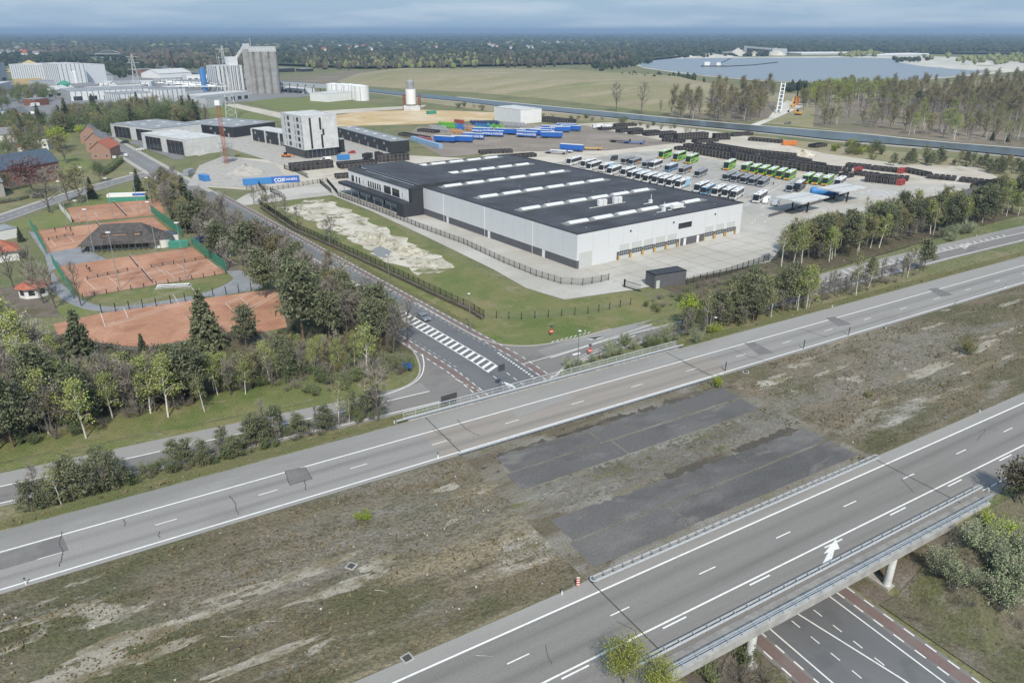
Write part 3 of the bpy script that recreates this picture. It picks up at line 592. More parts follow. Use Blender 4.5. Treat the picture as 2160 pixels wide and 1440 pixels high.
m = MB(); UB(m, 38.0, 93.6, 37.6, 39.1, 5.995, 6.16); onb(m, 'walkway', 'walk_concrete'); m = MB(); UB(m, 38.0, 94.0, 95.62, 96.44, 5.995, 6.14); onb(m, 'walkway', 'kerb_concrete')
for uu, v_ in [(k, 38.1 + j * 7.0) for k in (51.8, 75.5) for j in range(9)] + [(51.9, 41.9), (75.6, 41.9)]:
    x, y = XY(uu, v_); m = MB(); m.cyl(x, y, .3, 5.36, .48, .48, 16); onb(m, 'pillar', 'pillar_concrete', smooth=False)
for uu in (51.8, 75.5): m = MB(); UB(m, uu - .75, uu + .75, 37.4, 96, -.2, .42); onb(m, 'footing', 'kerb_concrete')
for uu, d in ((38.6, 1), (91.8, -1)):
    m = MB(); UB(m, min(uu, uu + d * 1.2), max(uu, uu + d * 1.2), 37.8, 96.2, 2.2, 5.34); onb(m, 'abutment', 'bridge_concrete')
# outer hand rail of the near side
def handrail(v, u0, u1, z, label, mat, n_rail=3, step=2.0, ht=1.0):
    o0 = Vector((*XY(u0, v), z)); t = thing('hand_rail', label, 'railing', o0, AZ); l = u1 - u0
    for k in range(n_rail):
        mm = MB(); mm.tube([(0, 0, ht - k * ht / n_rail), (l, 0, ht - k * ht / n_rail)], .055 if k == 0 else .03, 6); mm.build('rail', mat, t)
    mm = MB(); mm.box(-.04, .04, -.04, .04, 0, ht); me = mm.data('post', mat)
    for i in range(int(l / step) + 1): ob('post', me, t, (i * step, 0, 0))
    return t, l
handrail(37.25, 37, 94.2, 6.32, 'pale blue steel hand rail on the outer edge of the bridge, above the white pillars', 'rail_blue')
t, l = handrail(96.6, 37.6, 94.2, 6.25, 'galvanised steel railing with upright bars on the bridge edge facing the junction', 'steel_light', 2, 2.0, 1.05)
mm = MB(); x = 0
while x < l: mm.box(x - .012, x + .012, -.012, .012, .1, 1.0); x += .25
mm.build('baluster_row', 'steel_light', t)
WP = [(-.06, 0), (-.02, .06), (.06, .10), (-.02, .15), (.06, .21), (-.02, .25), (-.06, .31), (-.09, .31), (-.05, .24), (.03, .20), (-.05, .15), (.03, .11), (-.05, .06), (-.09, 0)]
def guard(u0, u1, v, z, label, side=1, double=False, step=2.0, wide=.85):
    o0 = Vector((*XY(u0, v), z)); t = thing('guard_rail', label, 'guard rail', o0, AZ); l = u1 - u0
    for s_ in ((-1, 1) if double else (side,)):
        mm = MB(); mm.prof([(s_ * (p[0] + (wide / 2 if double else 0)), p[1] + .48) for p in WP], 0, l, axis='x'); mm.build('beam', 'galvanised', t)
    if double:
        mm = MB(); mm.box(-.045, .045, -wide / 2, wide / 2, .70, .76); mm.box(-.05, .05, -.05, .05, 0, .70); me = mm.data('crossbar', 'steel')
        for e in (0, l): mm = MB(); mm.tube([(e + (1 if e else -1) * wide / 2 * math.cos(a), wide / 2 * math.sin(a), .64) for a in np.linspace(-math.pi / 2, math.pi / 2, 9)], .09, 6); mm.build('end_loop', 'galvanised', t)
    else:
        mm = MB(); mm.box(-.05, .05, -.05 - side * .12, .05 - side * .12, 0, .78); mm.box(-.04, .04, -.14, .14, .52, .62); me = mm.data('post', 'steel')
    for i in range(int(l / step) + 1): ob('crossbar' if double else 'post', me, t, (i * step, 0, 0))
    return t
guard(41, 90.5, 51.3, ZM, 'double-sided steel guard rail like a ladder between the carriageway and the old decked median', double=True, step=1.4)
guard(37, 95.5, 39.55, ZM + .1, 'steel guard rail with close brackets along the walkway above the white bridge pillars', double=True, step=1.9, wide=.55)
guard(40, 92, 82.15, ZM, 'single steel guard rail between the brownish carriageway and the old decked median', -1)
guard(36, 95, 95.55, ZM, 'white W-beam guard rail below the barred railing over the junction', -1)
# roadside posts and signs
mm = MB(); mm.box(-.07, .07, -.05, .05, 0, .72); a1 = mm.data('post_body', 'white_plastic'); mm = MB(); mm.prof([(-.075, .72), (.075, .72), (.075, .86), (-.075, .95)], -.055, .055); mm.box(-.075, .075, -.056, .056, .55, .66); a2 = mm.data('reflector_band', 'black_plastic')
for i, (x, y, wh) in enumerate([(127, 968, 'on the grass verge of the slip road'), (82, 1082, 'between slip road and carriageway'), (55, 1232, 'at the edge of the scrubby median'), (924, 965, 'beside the end of the steel guard rail'), (1185, 1254, 'by the red and white marker board'), (832, 893, 'next to the concrete bridge end'), (742, 832, 'at the bare tree by the junction'), (1234, 700, 'on the verge near the no-entry board'), (1755, 648, 'below the birch trunks along the motorway'), (1868, 694, 'at the median edge with tall scrub behind'), (1780, 551, 'by the hatched merge area'), (2060, 498, 'in front of the pale willow'), (2152, 508, 'between the merging roads'), (2120, 607, 'at the median edge by grey stony ground'), (2085, 1035, 'at the end of the bridge railing'), (2066, 870, 'in the median grass')]):
    t = thing('delineator_post', 'short white roadside post ' + wh, 'roadside post', P(x, y), .5, 'white roadside posts'); ob('post_body', a1, t); ob('reflector_band', a2, t)
mm = MB(); mm.box(-.12, .12, -.04, .04, .3, 1.9); b1 = mm.data('board', 'sign_back'); mm = MB(); mm.box(-.035, .035, .05, .11, 0, 1.8); b2 = mm.data('pole', 'dark_post')
for x, y, wh in ((1530, 783, 'beside the small green bush'), (1695, 736, 'halfway along the median edge'), (1790, 708, 'beyond the wet-looking asphalt patch')):
    t = thing('marker_board', 'narrow dark upright marker board on the carriageway edge ' + wh, 'road sign', P(x, y), .9, 'dark marker boards along the median'); ob('board', b1, t); ob('pole', b2, t)
def striped(name, x, y, label, w_=.34, h_=1.25, z0=.25, rz=0):
    t = thing(name, label, 'road sign', P(x, y), rz); mm = MB(); mm.box(-w_ / 2, w_ / 2, -.03, .03, z0, z0 + h_); mm.build('board', 'white_plastic', t)
    mm = MB(); n = 4
    for i in range(n):
        z = z0 + (i + .1) * h_ / n; mm.prof([(-w_ / 2, z), (w_ / 2, z + .06), (w_ / 2, z + .06 + h_ / n * .5), (-w_ / 2, z + h_ / n * .5)], -.036, .036)
    mm.build('stripes', 'red_film', t); mm = MB(); mm.box(-.03, .03, .04, .1, 0, z0 + h_); mm.build('pole', 'lamp_steel', t); return t
striped('marker_board', 1219, 1240, 'red and white striped board at the start of the ladder-like guard rail')
def noentry(x, y, label, rz):
    t = thing('no_entry_sign', label, 'road sign', P(x, y), rz); mm = MB(); mm.box(-.035, .035, .02, .09, 0, 2.6); mm.build('pole', 'lamp_steel', t)
    mm = MB(); mm.tube([(0, -.03, 1.2), (0, .01, 1.2)], .5, 18); mm.build('disc', 'red_film', t); mm = MB(); mm.box(-.36, .36, -.045, -.03, 1.1, 1.3); mm.build('bar', 'white_plastic', t)
    mm = MB(); mm.prof([(-.45, 2.6), (.45, 2.6), (0, 1.85)], -.03, .01); mm.build('triangle_back', 'sign_back', t)
noentry(1163, 709, 'red and white no-entry sign under a dark triangle on the warehouse side grass', .3); noentry(1244, 750, 'red and white no-entry sign on the bushy corner beside the bridge', .3)
t = thing('direction_sign', 'dark back of a wide direction sign on two posts by the bridge railing', 'road sign', P(948, 862, 0), .6); mm = MB(); mm.box(-1.6, 1.6, -.04, .04, 1.6, 2.9); mm.build('board', 'sign_back', t)
for k in (-1.1, 1.1): mm = MB(); mm.box(k - .05, k + .05, .05, .14, 0, 2.9); mm.build('pole', 'lamp_steel', t)
t = thing('direction_sign', 'small blue direction sign on the wooded corner of the junction', 'road sign', P(858, 786, 0), -.5)
for k in range(3): mm = MB(); mm.prof([(-1.1 + .2 * k, 1.1 + k * .42), (1.0, 1.1 + k * .42), (1.2, 1.28 + k * .42), (1.0, 1.46 + k * .42), (-1.1 + .2 * k, 1.46 + k * .42)], -.03, .03); mm.build('board', 'blue_film', t)
mm = MB(); mm.box(-.05, .05, .04, .13, 0, 2.6); mm.build('pole', 'lamp_steel', t)
t = thing('traffic_sign', 'dark sign board seen from behind on the bridge side of the road', 'road sign', P(1058, 828, 0), .55); mm = MB(); mm.box(-.7, .7, -.04, .04, 4.5, 5.8); mm.build('board', 'sign_back', t); mm = MB(); mm.box(-.06, .06, .05, .16, 0, 5.8); mm.build('pole', 'lamp_steel', t)
# drain covers in the median
mm = MB(); mm.box(-.55, .55, -.55, .55, 0, .07); c0 = mm.data('frame', 'bridge_concrete'); mm = MB(); mm.box(-.38, .38, -.38, .38, .07, .085); c1 = mm.data('grate', 'tar')
for x, y, wh in ((741, 1194, 'in the pale dry strip of the median'), (859, 1388, 'at the shoulder of the wide carriageway'), (1573, 785, 'near the small green bush in the median')):
    t = thing('drain_cover', 'square concrete drain cover ' + wh, 'drain cover', P(x, y) + Vector((0, 0, .015)), .5 + random.random()); ob('frame', c0, t); ob('grate', c1, t)
# lamp posts
def lamp_post(x, y, top, label, arm=(0, -1.6), group=None):
    b = P(x, y); h = rise(top, b); t = thing('street_lamp', label, 'street lamp', b, 0, group)
    mm = MB(); mm.tube([(0, 0, 0), (0, 0, h * .5), (0, 0, h)], [.11, .085, .06], 8); mm.build('pole', 'lamp_steel', t)
    mm = MB(); mm.tube([(0, 0, h - .05), (arm[0] * .5, arm[1] * .5, h + .12), (*arm, h + .12)], .045, 6); mm.build('arm', 'lamp_steel', t)
    mm = MB(); a = Vector((*arm, h + .08)); mm.box(a.x - .28, a.x + .28, a.y - .2, a.y + .2, a.z - .06, a.z + .09); mm.build('lantern', 'white_plastic', t, bevel=.04)
lamp_post(992, 701, 615, 'tall street lamp on the grass between the wire fence and the road'); lamp_post(1218, 789, 692, 'tall street lamp by the bridge railing at the junction corner'); lamp_post(822, 600, 535, 'street lamp standing beside the sandy patch behind the fence'); lamp_post(696, 520, 478, 'slim street lamp near the far end of the sandy patch')
lamp_post(1502, 700, 665, 'street lamp half hidden by the bushes beside the slip road'); lamp_post(1340, 252, 222, 'thin lamp on the canal bank by the storage lot'); lamp_post(142, 262, 250, 'street lamp at the yellow-green tree by the town road'); lamp_post(220, 300, 287, 'street lamp on the town road by the brick gables')
# wire fences
def fence(label, px, h, step, post, wire, name='wire_fence', gap=.14, wr=.022, pts=None, nh=5, pw=.075):
    q = pts or [P(x, y) for x, y in px]; o0 = q[0].copy(); t = thing(name, label, 'fence', o0); mm = MB(); mm.box(-pw, pw, -pw, pw, 0, h + .05); me = mm.data('post', post)
    wm = MB()
    for a, b in zip(q, q[1:]):
        a, b = a - o0, b - o0; n = max(1, round((b - a).length / step))
        for i in range(n): ob('post', me, t, a.lerp(b, i / n))
        for k in range(nh): z = Vector((0, 0, .12 + k * (h - .15) / (nh - 1))); wm.bar(a + z, b + z, wr, wr)
        k = int((b - a).length / gap)
        for i in range(k): p = a.lerp(b, i / k); wm.box(p.x - wr / 2, p.x + wr / 2, p.y - wr / 2, p.y + wr / 2, p.z + .1, p.z + h)
    ob('post', me, t, q[-1] - o0); wm.build('wire_mesh', wire, t); return t
fence('black mesh fence following the concrete service road along the white warehouse', [(713, 414), (808, 450), (893, 484), (978, 515), (1063, 555), (1131, 583), (1183, 599), (1229, 602), (1268, 595), (1284, 591)], 1.9, 2.6, 'dark_post', 'dark_post')
fence('dark wire fence above a brown hedge between the road and the sandy patch', [(548, 431), (621, 480), (695, 513), (812, 567), (906, 612), (991, 651), (1021, 670)], 1.9, 2.6, 'dark_post', 'dark_post')
fence('thin wire fence crossing the grass below the warehouse gate', [(1021, 670), (1100, 674), (1240, 662), (1330, 643)], 1.8, 3.4, 'dark_post', 'lamp_steel', gap=.6)
fence('black mesh fence along the concrete yard by the dark cabin', [(1448, 600), (1531, 580), (1621, 550)], 2.0, 2.6, 'dark_post', 'dark_post')
fence('black mesh fence around the entrance lane near the blue container sign', [(520, 400), (576, 402), (640, 392), (690, 384), (712, 410)], 1.9, 2.6, 'dark_post', 'dark_post')
fence('low dark fence beside the entrance lane and the lawn', [(545, 428), (580, 416), (600, 418)], 1.8, 2.4, 'dark_post', 'dark_post')
def gate(px0, px1, label, h=1.9):
    a, b = P(*px0), P(*px1); t = thing('sliding_gate', label, 'gate', a, math.atan2(b.y - a.y, b.x - a.x)); l = (b - a).length
    mm = MB(); mm.box(0, l, -.06, .06, .15, .33); mm.box(0, l, -.05, .05, h - .1, h); mm.build('frame', 'dark_post', t)
    mm = MB(); mm.box(-.02, .02, -.02, .02, .33, h - .1); me = mm.data('bar', 'dark_post')
    for i in range(int(l / .3)): ob('bar', me, t, (.1 + i * .3, 0, 0))
    mm = MB(); mm.box(-.3, 0, -.2, .2, 0, h + .3); mm.build('gate_post', 'dark_post', t)
gate((1318, 606), (1352, 616), 'black sliding gate standing open beside the dark cabin'); gate((547, 393), (562, 408), 'black barred gate at the entrance lane below the blue container sign'); gate((572, 406), (596, 416), 'black barred gate beside the lawn at the entrance lane')
gate((676, 388), (700, 408), 'black barred gate in front of the office columns'); gate((601, 357), (618, 362), 'black gate at the end of the stacked dark containers'); gate((624, 363), (650, 376), 'black gate between the dark containers and the entrance lane')
# tennis: nets, fences, masts
omat('net_dark', (.05, .05, .055), .9, 0, .2); omat('wood_bench', (.42, .38, .32), .8, 0, .2)
def net(a, b, label):
    a, b = P(*a, 0), P(*b, 0); t = thing('tennis_net', label, 'net', a, math.atan2(b.y - a.y, b.x - a.x), 'tennis nets'); l = (b - a).length
    mm = MB(); x = 0
    while x < l: mm.box(x - .012, x + .012, -.01, .01, .03, .95); x += .22
    for k in range(6): mm.box(0, l, -.012, .012, .05 + k * .17, .075 + k * .17)
    mm.build('mesh', 'net_dark', t); mm = MB(); mm.box(0, l, -.03, .03, .92, 1.02); mm.build('tape', 'white_plastic', t)
    for x in (0, l): mm = MB(); mm.cyl(x, 0, 0, 1.07, .05); mm.build('post', 'dark_post', t)
net((240, 428), (267, 457), 'tennis net on the clay court beside the advertising wall'); net((204, 471), (218, 487), 'tennis net on the clay court behind the thatched clubhouse'); net((274, 542), (291, 564), 'tennis net on the clay court, on the half next to the clubhouse'); net((299, 570), (322, 597), 'tennis net on the clay court, on the half next to the lawn'); 
def fenceg(px, label, h=3.0, gap=.28): return fence(label, px, h, 3, 'green_mesh', 'green_mesh', gap=gap, wr=.035, nh=7)
fenceg([(66, 478), (99, 536)], 'green mesh fence at the street end of the court behind the clubhouse'); fenceg([(112, 556), (157, 630)], 'green mesh fence beside the bare tree and the lower courts'); fenceg([(320, 449), (372, 488), (385, 500)], 'green mesh fence beside the dark spruces'); fenceg([(405, 516), (478, 572)], 'green mesh fence along the dirt track by the parked cars')
fence('thin wire fence between the two clay courts below the clubhouse', [(175, 628), (250, 615), (330, 602), (477, 578)], 1.2, 3, 'dark_post', 'lamp_steel', gap=.9); fence('thin fence dividing the clubhouse courts across the middle', [(185, 590), (270, 572)], 1.0, 3, 'dark_post', 'dark_post', gap=.3); fence('thin fence dividing the courts on the dirt track side', [(320, 565), (435, 546)], 1.0, 3, 'dark_post', 'dark_post', gap=.3)
fence('thin dark fence on the court behind the clubhouse', [(103, 507), (155, 497)], 1.0, 3, 'dark_post', 'dark_post', gap=.3); fence('wire fence along the grey footpath above the nearest clay court', [(215, 660), (330, 646), (450, 626), (556, 608)], 2.2, 3, 'dark_post', 'lamp_steel', gap=.8); fenceg([(584, 607), (600, 625), (608, 660)], 'green mesh fence at the wooded end of the nearest clay court')
def screen(a, b, h, label, mat='green_screen', z0=.3):
    a, b = P(*a, 0), P(*b, 0); t = thing('wind_screen', label, 'screen', a, math.atan2(b.y - a.y, b.x - a.x)); l = (b - a).length
    mm = MB(); mm.box(0, l, -.03, .03, z0, h); mm.build('panel', mat, t); mm = MB(); mm.cyl(0, .1, 0, h, .05); me = mm.data('post', 'green_mesh')
    for i in range(int(l / 3) + 1): ob('post', me, t, (i * 3, 0, 0))
screen((449, 546), (476, 568), 2.2, 'green practice wall at the corner of the lower clay courts'); screen((126, 441), (152, 471), 2.6, 'pale advertising screen along the street end of the top clay court', 'white_plastic')
t = thing('advertising_wall', 'long white and green hoarding wall beside the top clay court', 'hoarding', P(228, 426, 0), .18); mm = MB(); mm.box(0, 14, 0, 3, 0, 1.7); mm.build('wall', 'green_screen', t); mm = MB(); mm.box(-.1, 14.1, -.1, 3.1, 1.75, 2.9); mm.build('panel', 'white_plastic', t); mm = MB(); mm.box(9.4, 14.15, -.14, .2, 2.1, 2.93); mm.build('blue_panel', 'blue_film', t)
for i, (a, b, wh) in enumerate([((388, 425), (460, 720), 'by the pale advertising screen'), ((537, 330), (597, 585), 'at the street side of the top court'), ((505, 555), (540, 710), 'at the street corner of the top court'), ((570, 615), (645, 950), 'at the street end of the thatched clubhouse'), ((725, 770), (812, 1155), 'rising from the lower court fence by the lawn'), ((710, 405), (768, 680), 'by the hoarding wall net'), ((880, 370), (945, 665), 'behind the hoarding wall'), ((985, 400), (1025, 600), 'next to the dark spruces'), ((998, 565), (1058, 900), 'at the round end of the clubhouse'), ((1190, 705), (1258, 1080), 'at the lawn edge of the lower court')]):
    bp = P(b[0] * .3125, 250 + b[1] * .3125, 0); h = rise(250 + a[1] * .3125, bp)
    t = thing('floodlight_mast', 'tall slim steel floodlight mast ' + wh, 'floodlight', bp, 0, 'tennis floodlight masts'); mm = MB(); mm.tube([(0, 0, 0), (0, 0, h)], [.13, .07], 8); mm.build('mast', 'steel', t)
    mm = MB(); mm.box(-.55, .55, -.25, .25, h - .05, h + .2); mm.build('lamp_head', 'white_plastic', t)
# court lines
def clines(par, O, A, B, wd=.14):
    "court by its baseline corner O, along the baseline to A, along the side line to B (pixels)"
    o, a, b = P(*O, 0), P(*A, 0), P(*B, 0); e1 = (a - o).normalized(); e2 = (b - o).normalized(); W, LN = 10.97, 23.77
    def pt(x, y): q = o + e1 * x + e2 * y; return (q.x, q.y)
    mb = MB()
    for s_, e_ in (((0, 0), (W, 0)), ((0, LN), (W, LN)), ((0, 0), (0, LN)), ((W, 0), (W, LN)), ((1.37, 0), (1.37, LN)), ((W - 1.37, 0), (W - 1.37, LN)), ((1.37, 5.5), (W - 1.37, 5.5)), ((1.37, LN - 5.5), (W - 1.37, LN - 5.5)), ((W / 2, 5.5), (W / 2, LN - 5.5))):
        strip('x', [pt(*s_), pt(*e_)], -wd / 2, wd / 2, 'paint_clay', .012, flat=.068, step=99, mb=mb)
    mb.build('court_lines', 'paint_clay', par)
clines(CT[3], (222, 690), (216, 672), (350, 652)); clines(CT[3], (505, 668), (487, 651), (556, 638)); clines(CT[2], (200, 610), (165, 578), (262, 598)); clines(CT[2], (330, 600), (292, 566), (400, 582)); clines(CT[1], (118, 520), (100, 498), (200, 505)); clines(CT[0], (170, 462), (158, 444), (250, 452))
# ------------------------------------------------------------------ buildings
def cladding(name, col, pitch=1.0, vertical=True, depth=.18, rough=.5):
    m, t, b = new_mat(name, rough, 0, .3); v = t.nodes.new('ShaderNodeTexCoord').outputs['Object']
    f = ramp(t, noise_node(t, v, .25, 5, .6), .3, .75); c = mixc(t, f, [x * .98 for x in col], [min(1, x * 1.02) for x in col])
    wv = t.nodes.new('ShaderNodeTexWave'); wv.bands_direction = 'Z' if not vertical else 'DIAGONAL'; wv.inputs['Scale'].default_value = .314 / pitch; t.links.new(v, wv.inputs[0])
    k = ramp(t, wv.outputs[1], 0, .08); c2 = mixc(t, k, (1 - depth,) * 3, (1, 1, 1)); t.links.new(mixc(t, 1.0, c, c2, 'MULTIPLY'), b.inputs['Base Color'])
cladding('white_panel', (.62, .64, .66), 1.1, False, .06); cladding('far_white', (.66, .69, .71), 2.2, True, .2); cladding('far_grey', (.42, .45, .47), 2.0, True, .2); cladding('black_panel', (.035, .037, .042), 1.2, True, .3)
omat('plinth', (.115, .118, .13), .8, 0, .12, .6); omat('anthracite', (.04, .043, .052), .6, 0, .12, .5); omat('roof_felt', (.058, .062, .072), .85, 0, .38, .09); omat('roof_grey', (.27, .29, .31), .85, 0, .25, .2); omat('roof_white', (.52, .53, .53), .85, 0, .2, .3)
omat('concrete_wall', (.55, .56, .56), .8, 0, .16, .35); omat('silo_concrete', (.29, .288, .28), .9, 0, .28, .18); omat('skylight', (.62, .64, .64), .35, 0, .08, 1); omat('skylight_kerb', (.22, .225, .23), .7, 0, .3, 1); omat('glass_dark', (.03, .035, .042), .12, 0, .3, 1, .6); omat('door_grey', (.50, .52, .51), .6, 0, .06); omat('door_glass', (.06, .065, .08), .2, 0, .1, 1, .5); omat('bollard_yellow', (.55, .36, .12), .6)
omat('brick', (.235, .135, .108), .9, 0, .22, 1.5); omat('brick_orange', (.33, .205, .155), .9, 0, .2, 1.5); omat('tile_grey', (.20, .205, .215), .8, 0, .25, 1); omat('tile_red', (.38, .13, .08), .8, 0, .25, 1); omat('slate_blue', (.075, .10, .135), .6, 0, .2, 1); omat('thatch', (.085, .078, .075), 1, 0, .35, .8); omat('plaster', (.68, .68, .66), .8, 0, .08, 1); omat('timber_dark', (.06, .045, .035), .8); omat('chimney_brick', (.085, .055, .048), .9, 0, .25, .4); omat('rust', (.20, .09, .06), .9, 0, .3, .6); omat('tan_sheet', (.46, .37, .20), .7, 0, .15, .4); omat('plain_white', (.74, .75, .75), .6, 0, .08, .4); omat('pipe_blue', (.05, .22, .55), .5, 0, .1); omat('crane_orange', (.40, .12, .06), .6, 0, .15); omat('machine_yellow', (.66, .36, .06), .55, 0, .15)
def frame(C, Rp=None, ang=34.2):
    C = P(*C, 0) if not isinstance(C, Vector) else C
    if Rp: r = P(*Rp, 0); return C, math.atan2(r.y - C.y, r.x - C.x), (r - C).length
    return C, R(ang), 0
def block(name, label, C, Rp, lb, h, wall, roof, kind='flat', la=None, cat='building', wins=(), par=.35, group=None, ang=34.2, winmat='glass_dark', over=.4, rh=3.0, doors=()):
    "C = ground corner that faces us, Rp = far end of the wall running to the right; lb = length of the other wall; wins = (face, pos, z, width, height)"
    C, a, l = frame(C, Rp, ang); la = la or l; t = thing(name, label, cat, C, a, group); mm = MB()
    if kind == 'flat':
        mm.box(0, la, 0, lb, 0, h); mm.build('wall', wall, t); mm = MB()
        mm.box(-.05, la + .05, -.05, lb + .05, h + .002, h + .12)
        if par: mm.box(-.06, la + .06, -.06, .2, h + .12, h + par, 0); mm.box(-.06, la + .06, lb - .2, lb + .06, h + .12, h + par); mm.box(-.06, .2, .2, lb - .2, h + .12, h + par); mm.box(la - .2, la + .06, .2, lb - .2, h + .12, h + par)
        rf = mm.build('roof', roof, t)
    else:
        if kind == 'gable_x': pr = [(0, 0), (lb, 0), (lb, h), (lb / 2, h + rh), (0, h)]; mm.prof(pr, 0, la, axis='x')
        elif kind == 'gable_y': pr = [(0, 0), (la, 0), (la, h), (la / 2, h + rh), (0, h)]; mm.prof(pr, 0, lb, axis='y')
        else: mm.box(0, la, 0, lb, 0, h)
        mm.build('wall', wall, t); mm = MB(); th = .18
        if kind == 'hip':
            e = min(la, lb) / 2; v_ = [(-over, -over, h), (la + over, -over, h), (la + over, lb + over, h), (-over, lb + over, h), (e, lb / 2, h + rh), (la - e, lb / 2, h + rh)] if la > lb else [(-over, -over, h), (la + over, -over, h), (la + over, lb + over, h), (-over, lb + over, h), (la / 2, e, h + rh), (la / 2, lb - e, h + rh)]
            v_ = [(x, y, z + .05) for x, y, z in v_]; mm.add(v_, [(0, 1, 5, 4), (1, 2, 5), (2, 3, 4, 5), (3, 0, 4), (3, 2, 1, 0)] if la > lb else [(0, 1, 4), (1, 2, 5, 4), (2, 3, 5), (3, 0, 4, 5), (3, 2, 1, 0)])
        else:
            W = lb if kind == 'gable_x' else la; sl = rh / (W / 2); q = [(-over, h - over * sl), (W / 2, h + rh), (W + over, h - over * sl), (W + over, h - over * sl + th), (W / 2, h + rh + th * 1.3), (-over, h - over * sl + th)]
            q = [(x, z + .03) for x, z in q]; mm.prof(q, -over, (la if kind == 'gable_x' else lb) + over, axis='x' if kind == 'gable_x' else 'y')
        rf = mm.build('roof', roof, t)
    for nm, lst, mt in (('window', wins, winmat), ('door', doors, 'door_grey')):
        for f, p, z, w_, h_ in lst:
            mm = MB()
            if f == 'r': mm.box(p, p + w_, -.05, .03, z, z + h_)
            elif f == 'l': mm.box(-.05, .03, p, p + w_, z, z + h_)
            o = mm.build(nm, mt, t)
            if w_ > .8 and h_ > 1.1 and nm == 'window' and winmat == 'glass_dark' and wall in ('brick', 'brick_orange', 'plaster'):
                mm = MB(); k = .07
                if f == 'r': mm.box(p - k, p + w_ + k, -.07, -.04, z - k, z); mm.box(p - k, p + w_ + k, -.07, -.04, z + h_, z + h_ + k); mm.box(p - k, p, -.07, -.04, z, z + h_); mm.box(p + w_, p + w_ + k, -.07, -.04, z, z + h_); mm.box(p + w_ / 2 - .04, p + w_ / 2 + .04, -.07, -.055, z, z + h_)
                else: mm.box(-.07, -.04, p - k, p + w_ + k, z - k, z); mm.box(-.07, -.04, p - k, p + w_ + k, z + h_, z + h_ + k); mm.box(-.07, -.04, p - k, p, z, z + h_); mm.box(-.07, -.04, p + w_, p + w_ + k, z, z + h_); mm.box(-.07, -.055, p + w_ / 2 - .04, p + w_ / 2 + .04, z, z + h_)
                mm.build('frame', 'plain_white', o)
    return t, la, lb
# ---- the white warehouse
WC = P(1215.8, 567.7, 0); a_, b_ = P(1559.5, 491, 0), P(886.6, 450, 0); ex = (a_ - WC).normalized(); ey = (b_ - WC).normalized(); LX = (a_ - WC).length; LY = 129.0; HW = 10.0
wh = thing('warehouse', 'huge white warehouse with a black roof, rows of vaulted skylights and sectional doors', 'warehouse', WC, math.atan2(ex.y, ex.x)); SK = ey.dot(ex); CK = math.sqrt(1 - SK * SK)
def WM(mb):      # the long walls meet at slightly more than a right angle
    mb.v = [(x + y * SK, y * CK, z) for x, y, z in mb.v]; return mb
def wpart(mb, name, mat, par=wh, **kw): return WM(mb).build(name, mat, par, **kw)
AY0 = (P(886, 451, 0) - WC).dot(ey)            # where the office wing begins
m = MB(); m.box(0, LX, 0, LY, 0, 2.4); wpart(m, 'plinth', 'plinth')
m = MB(); m.box(-.06, LX + .06, -.06, LY + .06, 2.4, HW); wpart(m, 'wall', 'white_panel')
m = MB(); m.box(3.0, LX, -.062, .0, .0, 2.399); wpart(m, 'wall', 'white_panel')
m = MB(); m.box(-.1, LX + .1, -.1, LY + .1, HW, HW + .02); wpart(m, 'roof', 'roof_felt')
m = MB(); e = .35
for q in ((-.14, LX + .14, -.14, e), (-.14, LX + .14, LY - e, LY + .14), (-.14, e, e, LY - e), (LX - e, LX + .14, e, LY - e)): m.box(*q, HW + .02, HW + .26)
wpart(m, 'parapet', 'anthracite')
for k in range(int(LY / 9)): m = MB(); m.box(.5, LX - .5, 4 + k * 9, 4.09 + k * 9, HW + .02, HW + .05); wpart(m, 'roof_seam', 'plinth')
def roofpt(zx, zy):      # zoomed picture of the roof -> roof coordinates
    q = P(680 + zx * .4259, 310 + zy * .4259, HW + .3) - WC; q.z = 0; y = q.dot(Vector((-ex.y, ex.x, 0))) / CK; return q.dot(ex) - y * SK, y
for s0, s1, n in (((1185, 380), (1900, 260), 6), ((955, 312), (1645, 208), 6), ((752, 252), (1420, 160), 6), ((577, 198), (1225, 118), 6), ((480, 147), (1048, 83), 6), ((330, 110), (888, 48), 6)):
    x0, y0 = roofpt(*s0); x1, y1 = roofpt(*s1); yc = (y0 + y1) / 2; w_ = 3.0; x0 = max(x0, 3)
    m = MB(); m.box(x0, x1, yc - w_ / 2, yc + w_ / 2, HW + .02, HW + .32); bs = wpart(m, 'skylight_base', 'skylight_kerb'); step = (x1 - x0 - 2) / n
    for i in range(n):
        xa = x0 + 1.6 + i * step; xb = xa + step * .74; m = MB(); pr = [(yc - 1.15 + 2.3 * j / 8, HW + .34 + .6 * math.sin(math.pi * j / 8)) for j in range(9)]
        o = len(m.v); m.v += [(xa, p[0], p[1]) for p in pr] + [(xb, p[0], p[1]) for p in pr]; m.f += [(o + j, o + 9 + j, o + 10 + j, o + j + 1) for j in range(8)] + [tuple(range(o, o + 9)), tuple(range(o + 9, o + 18))[::-1]]; m.m += [0] * 10
        wpart(m, 'skylight', 'skylight', bs, smooth=False)
    
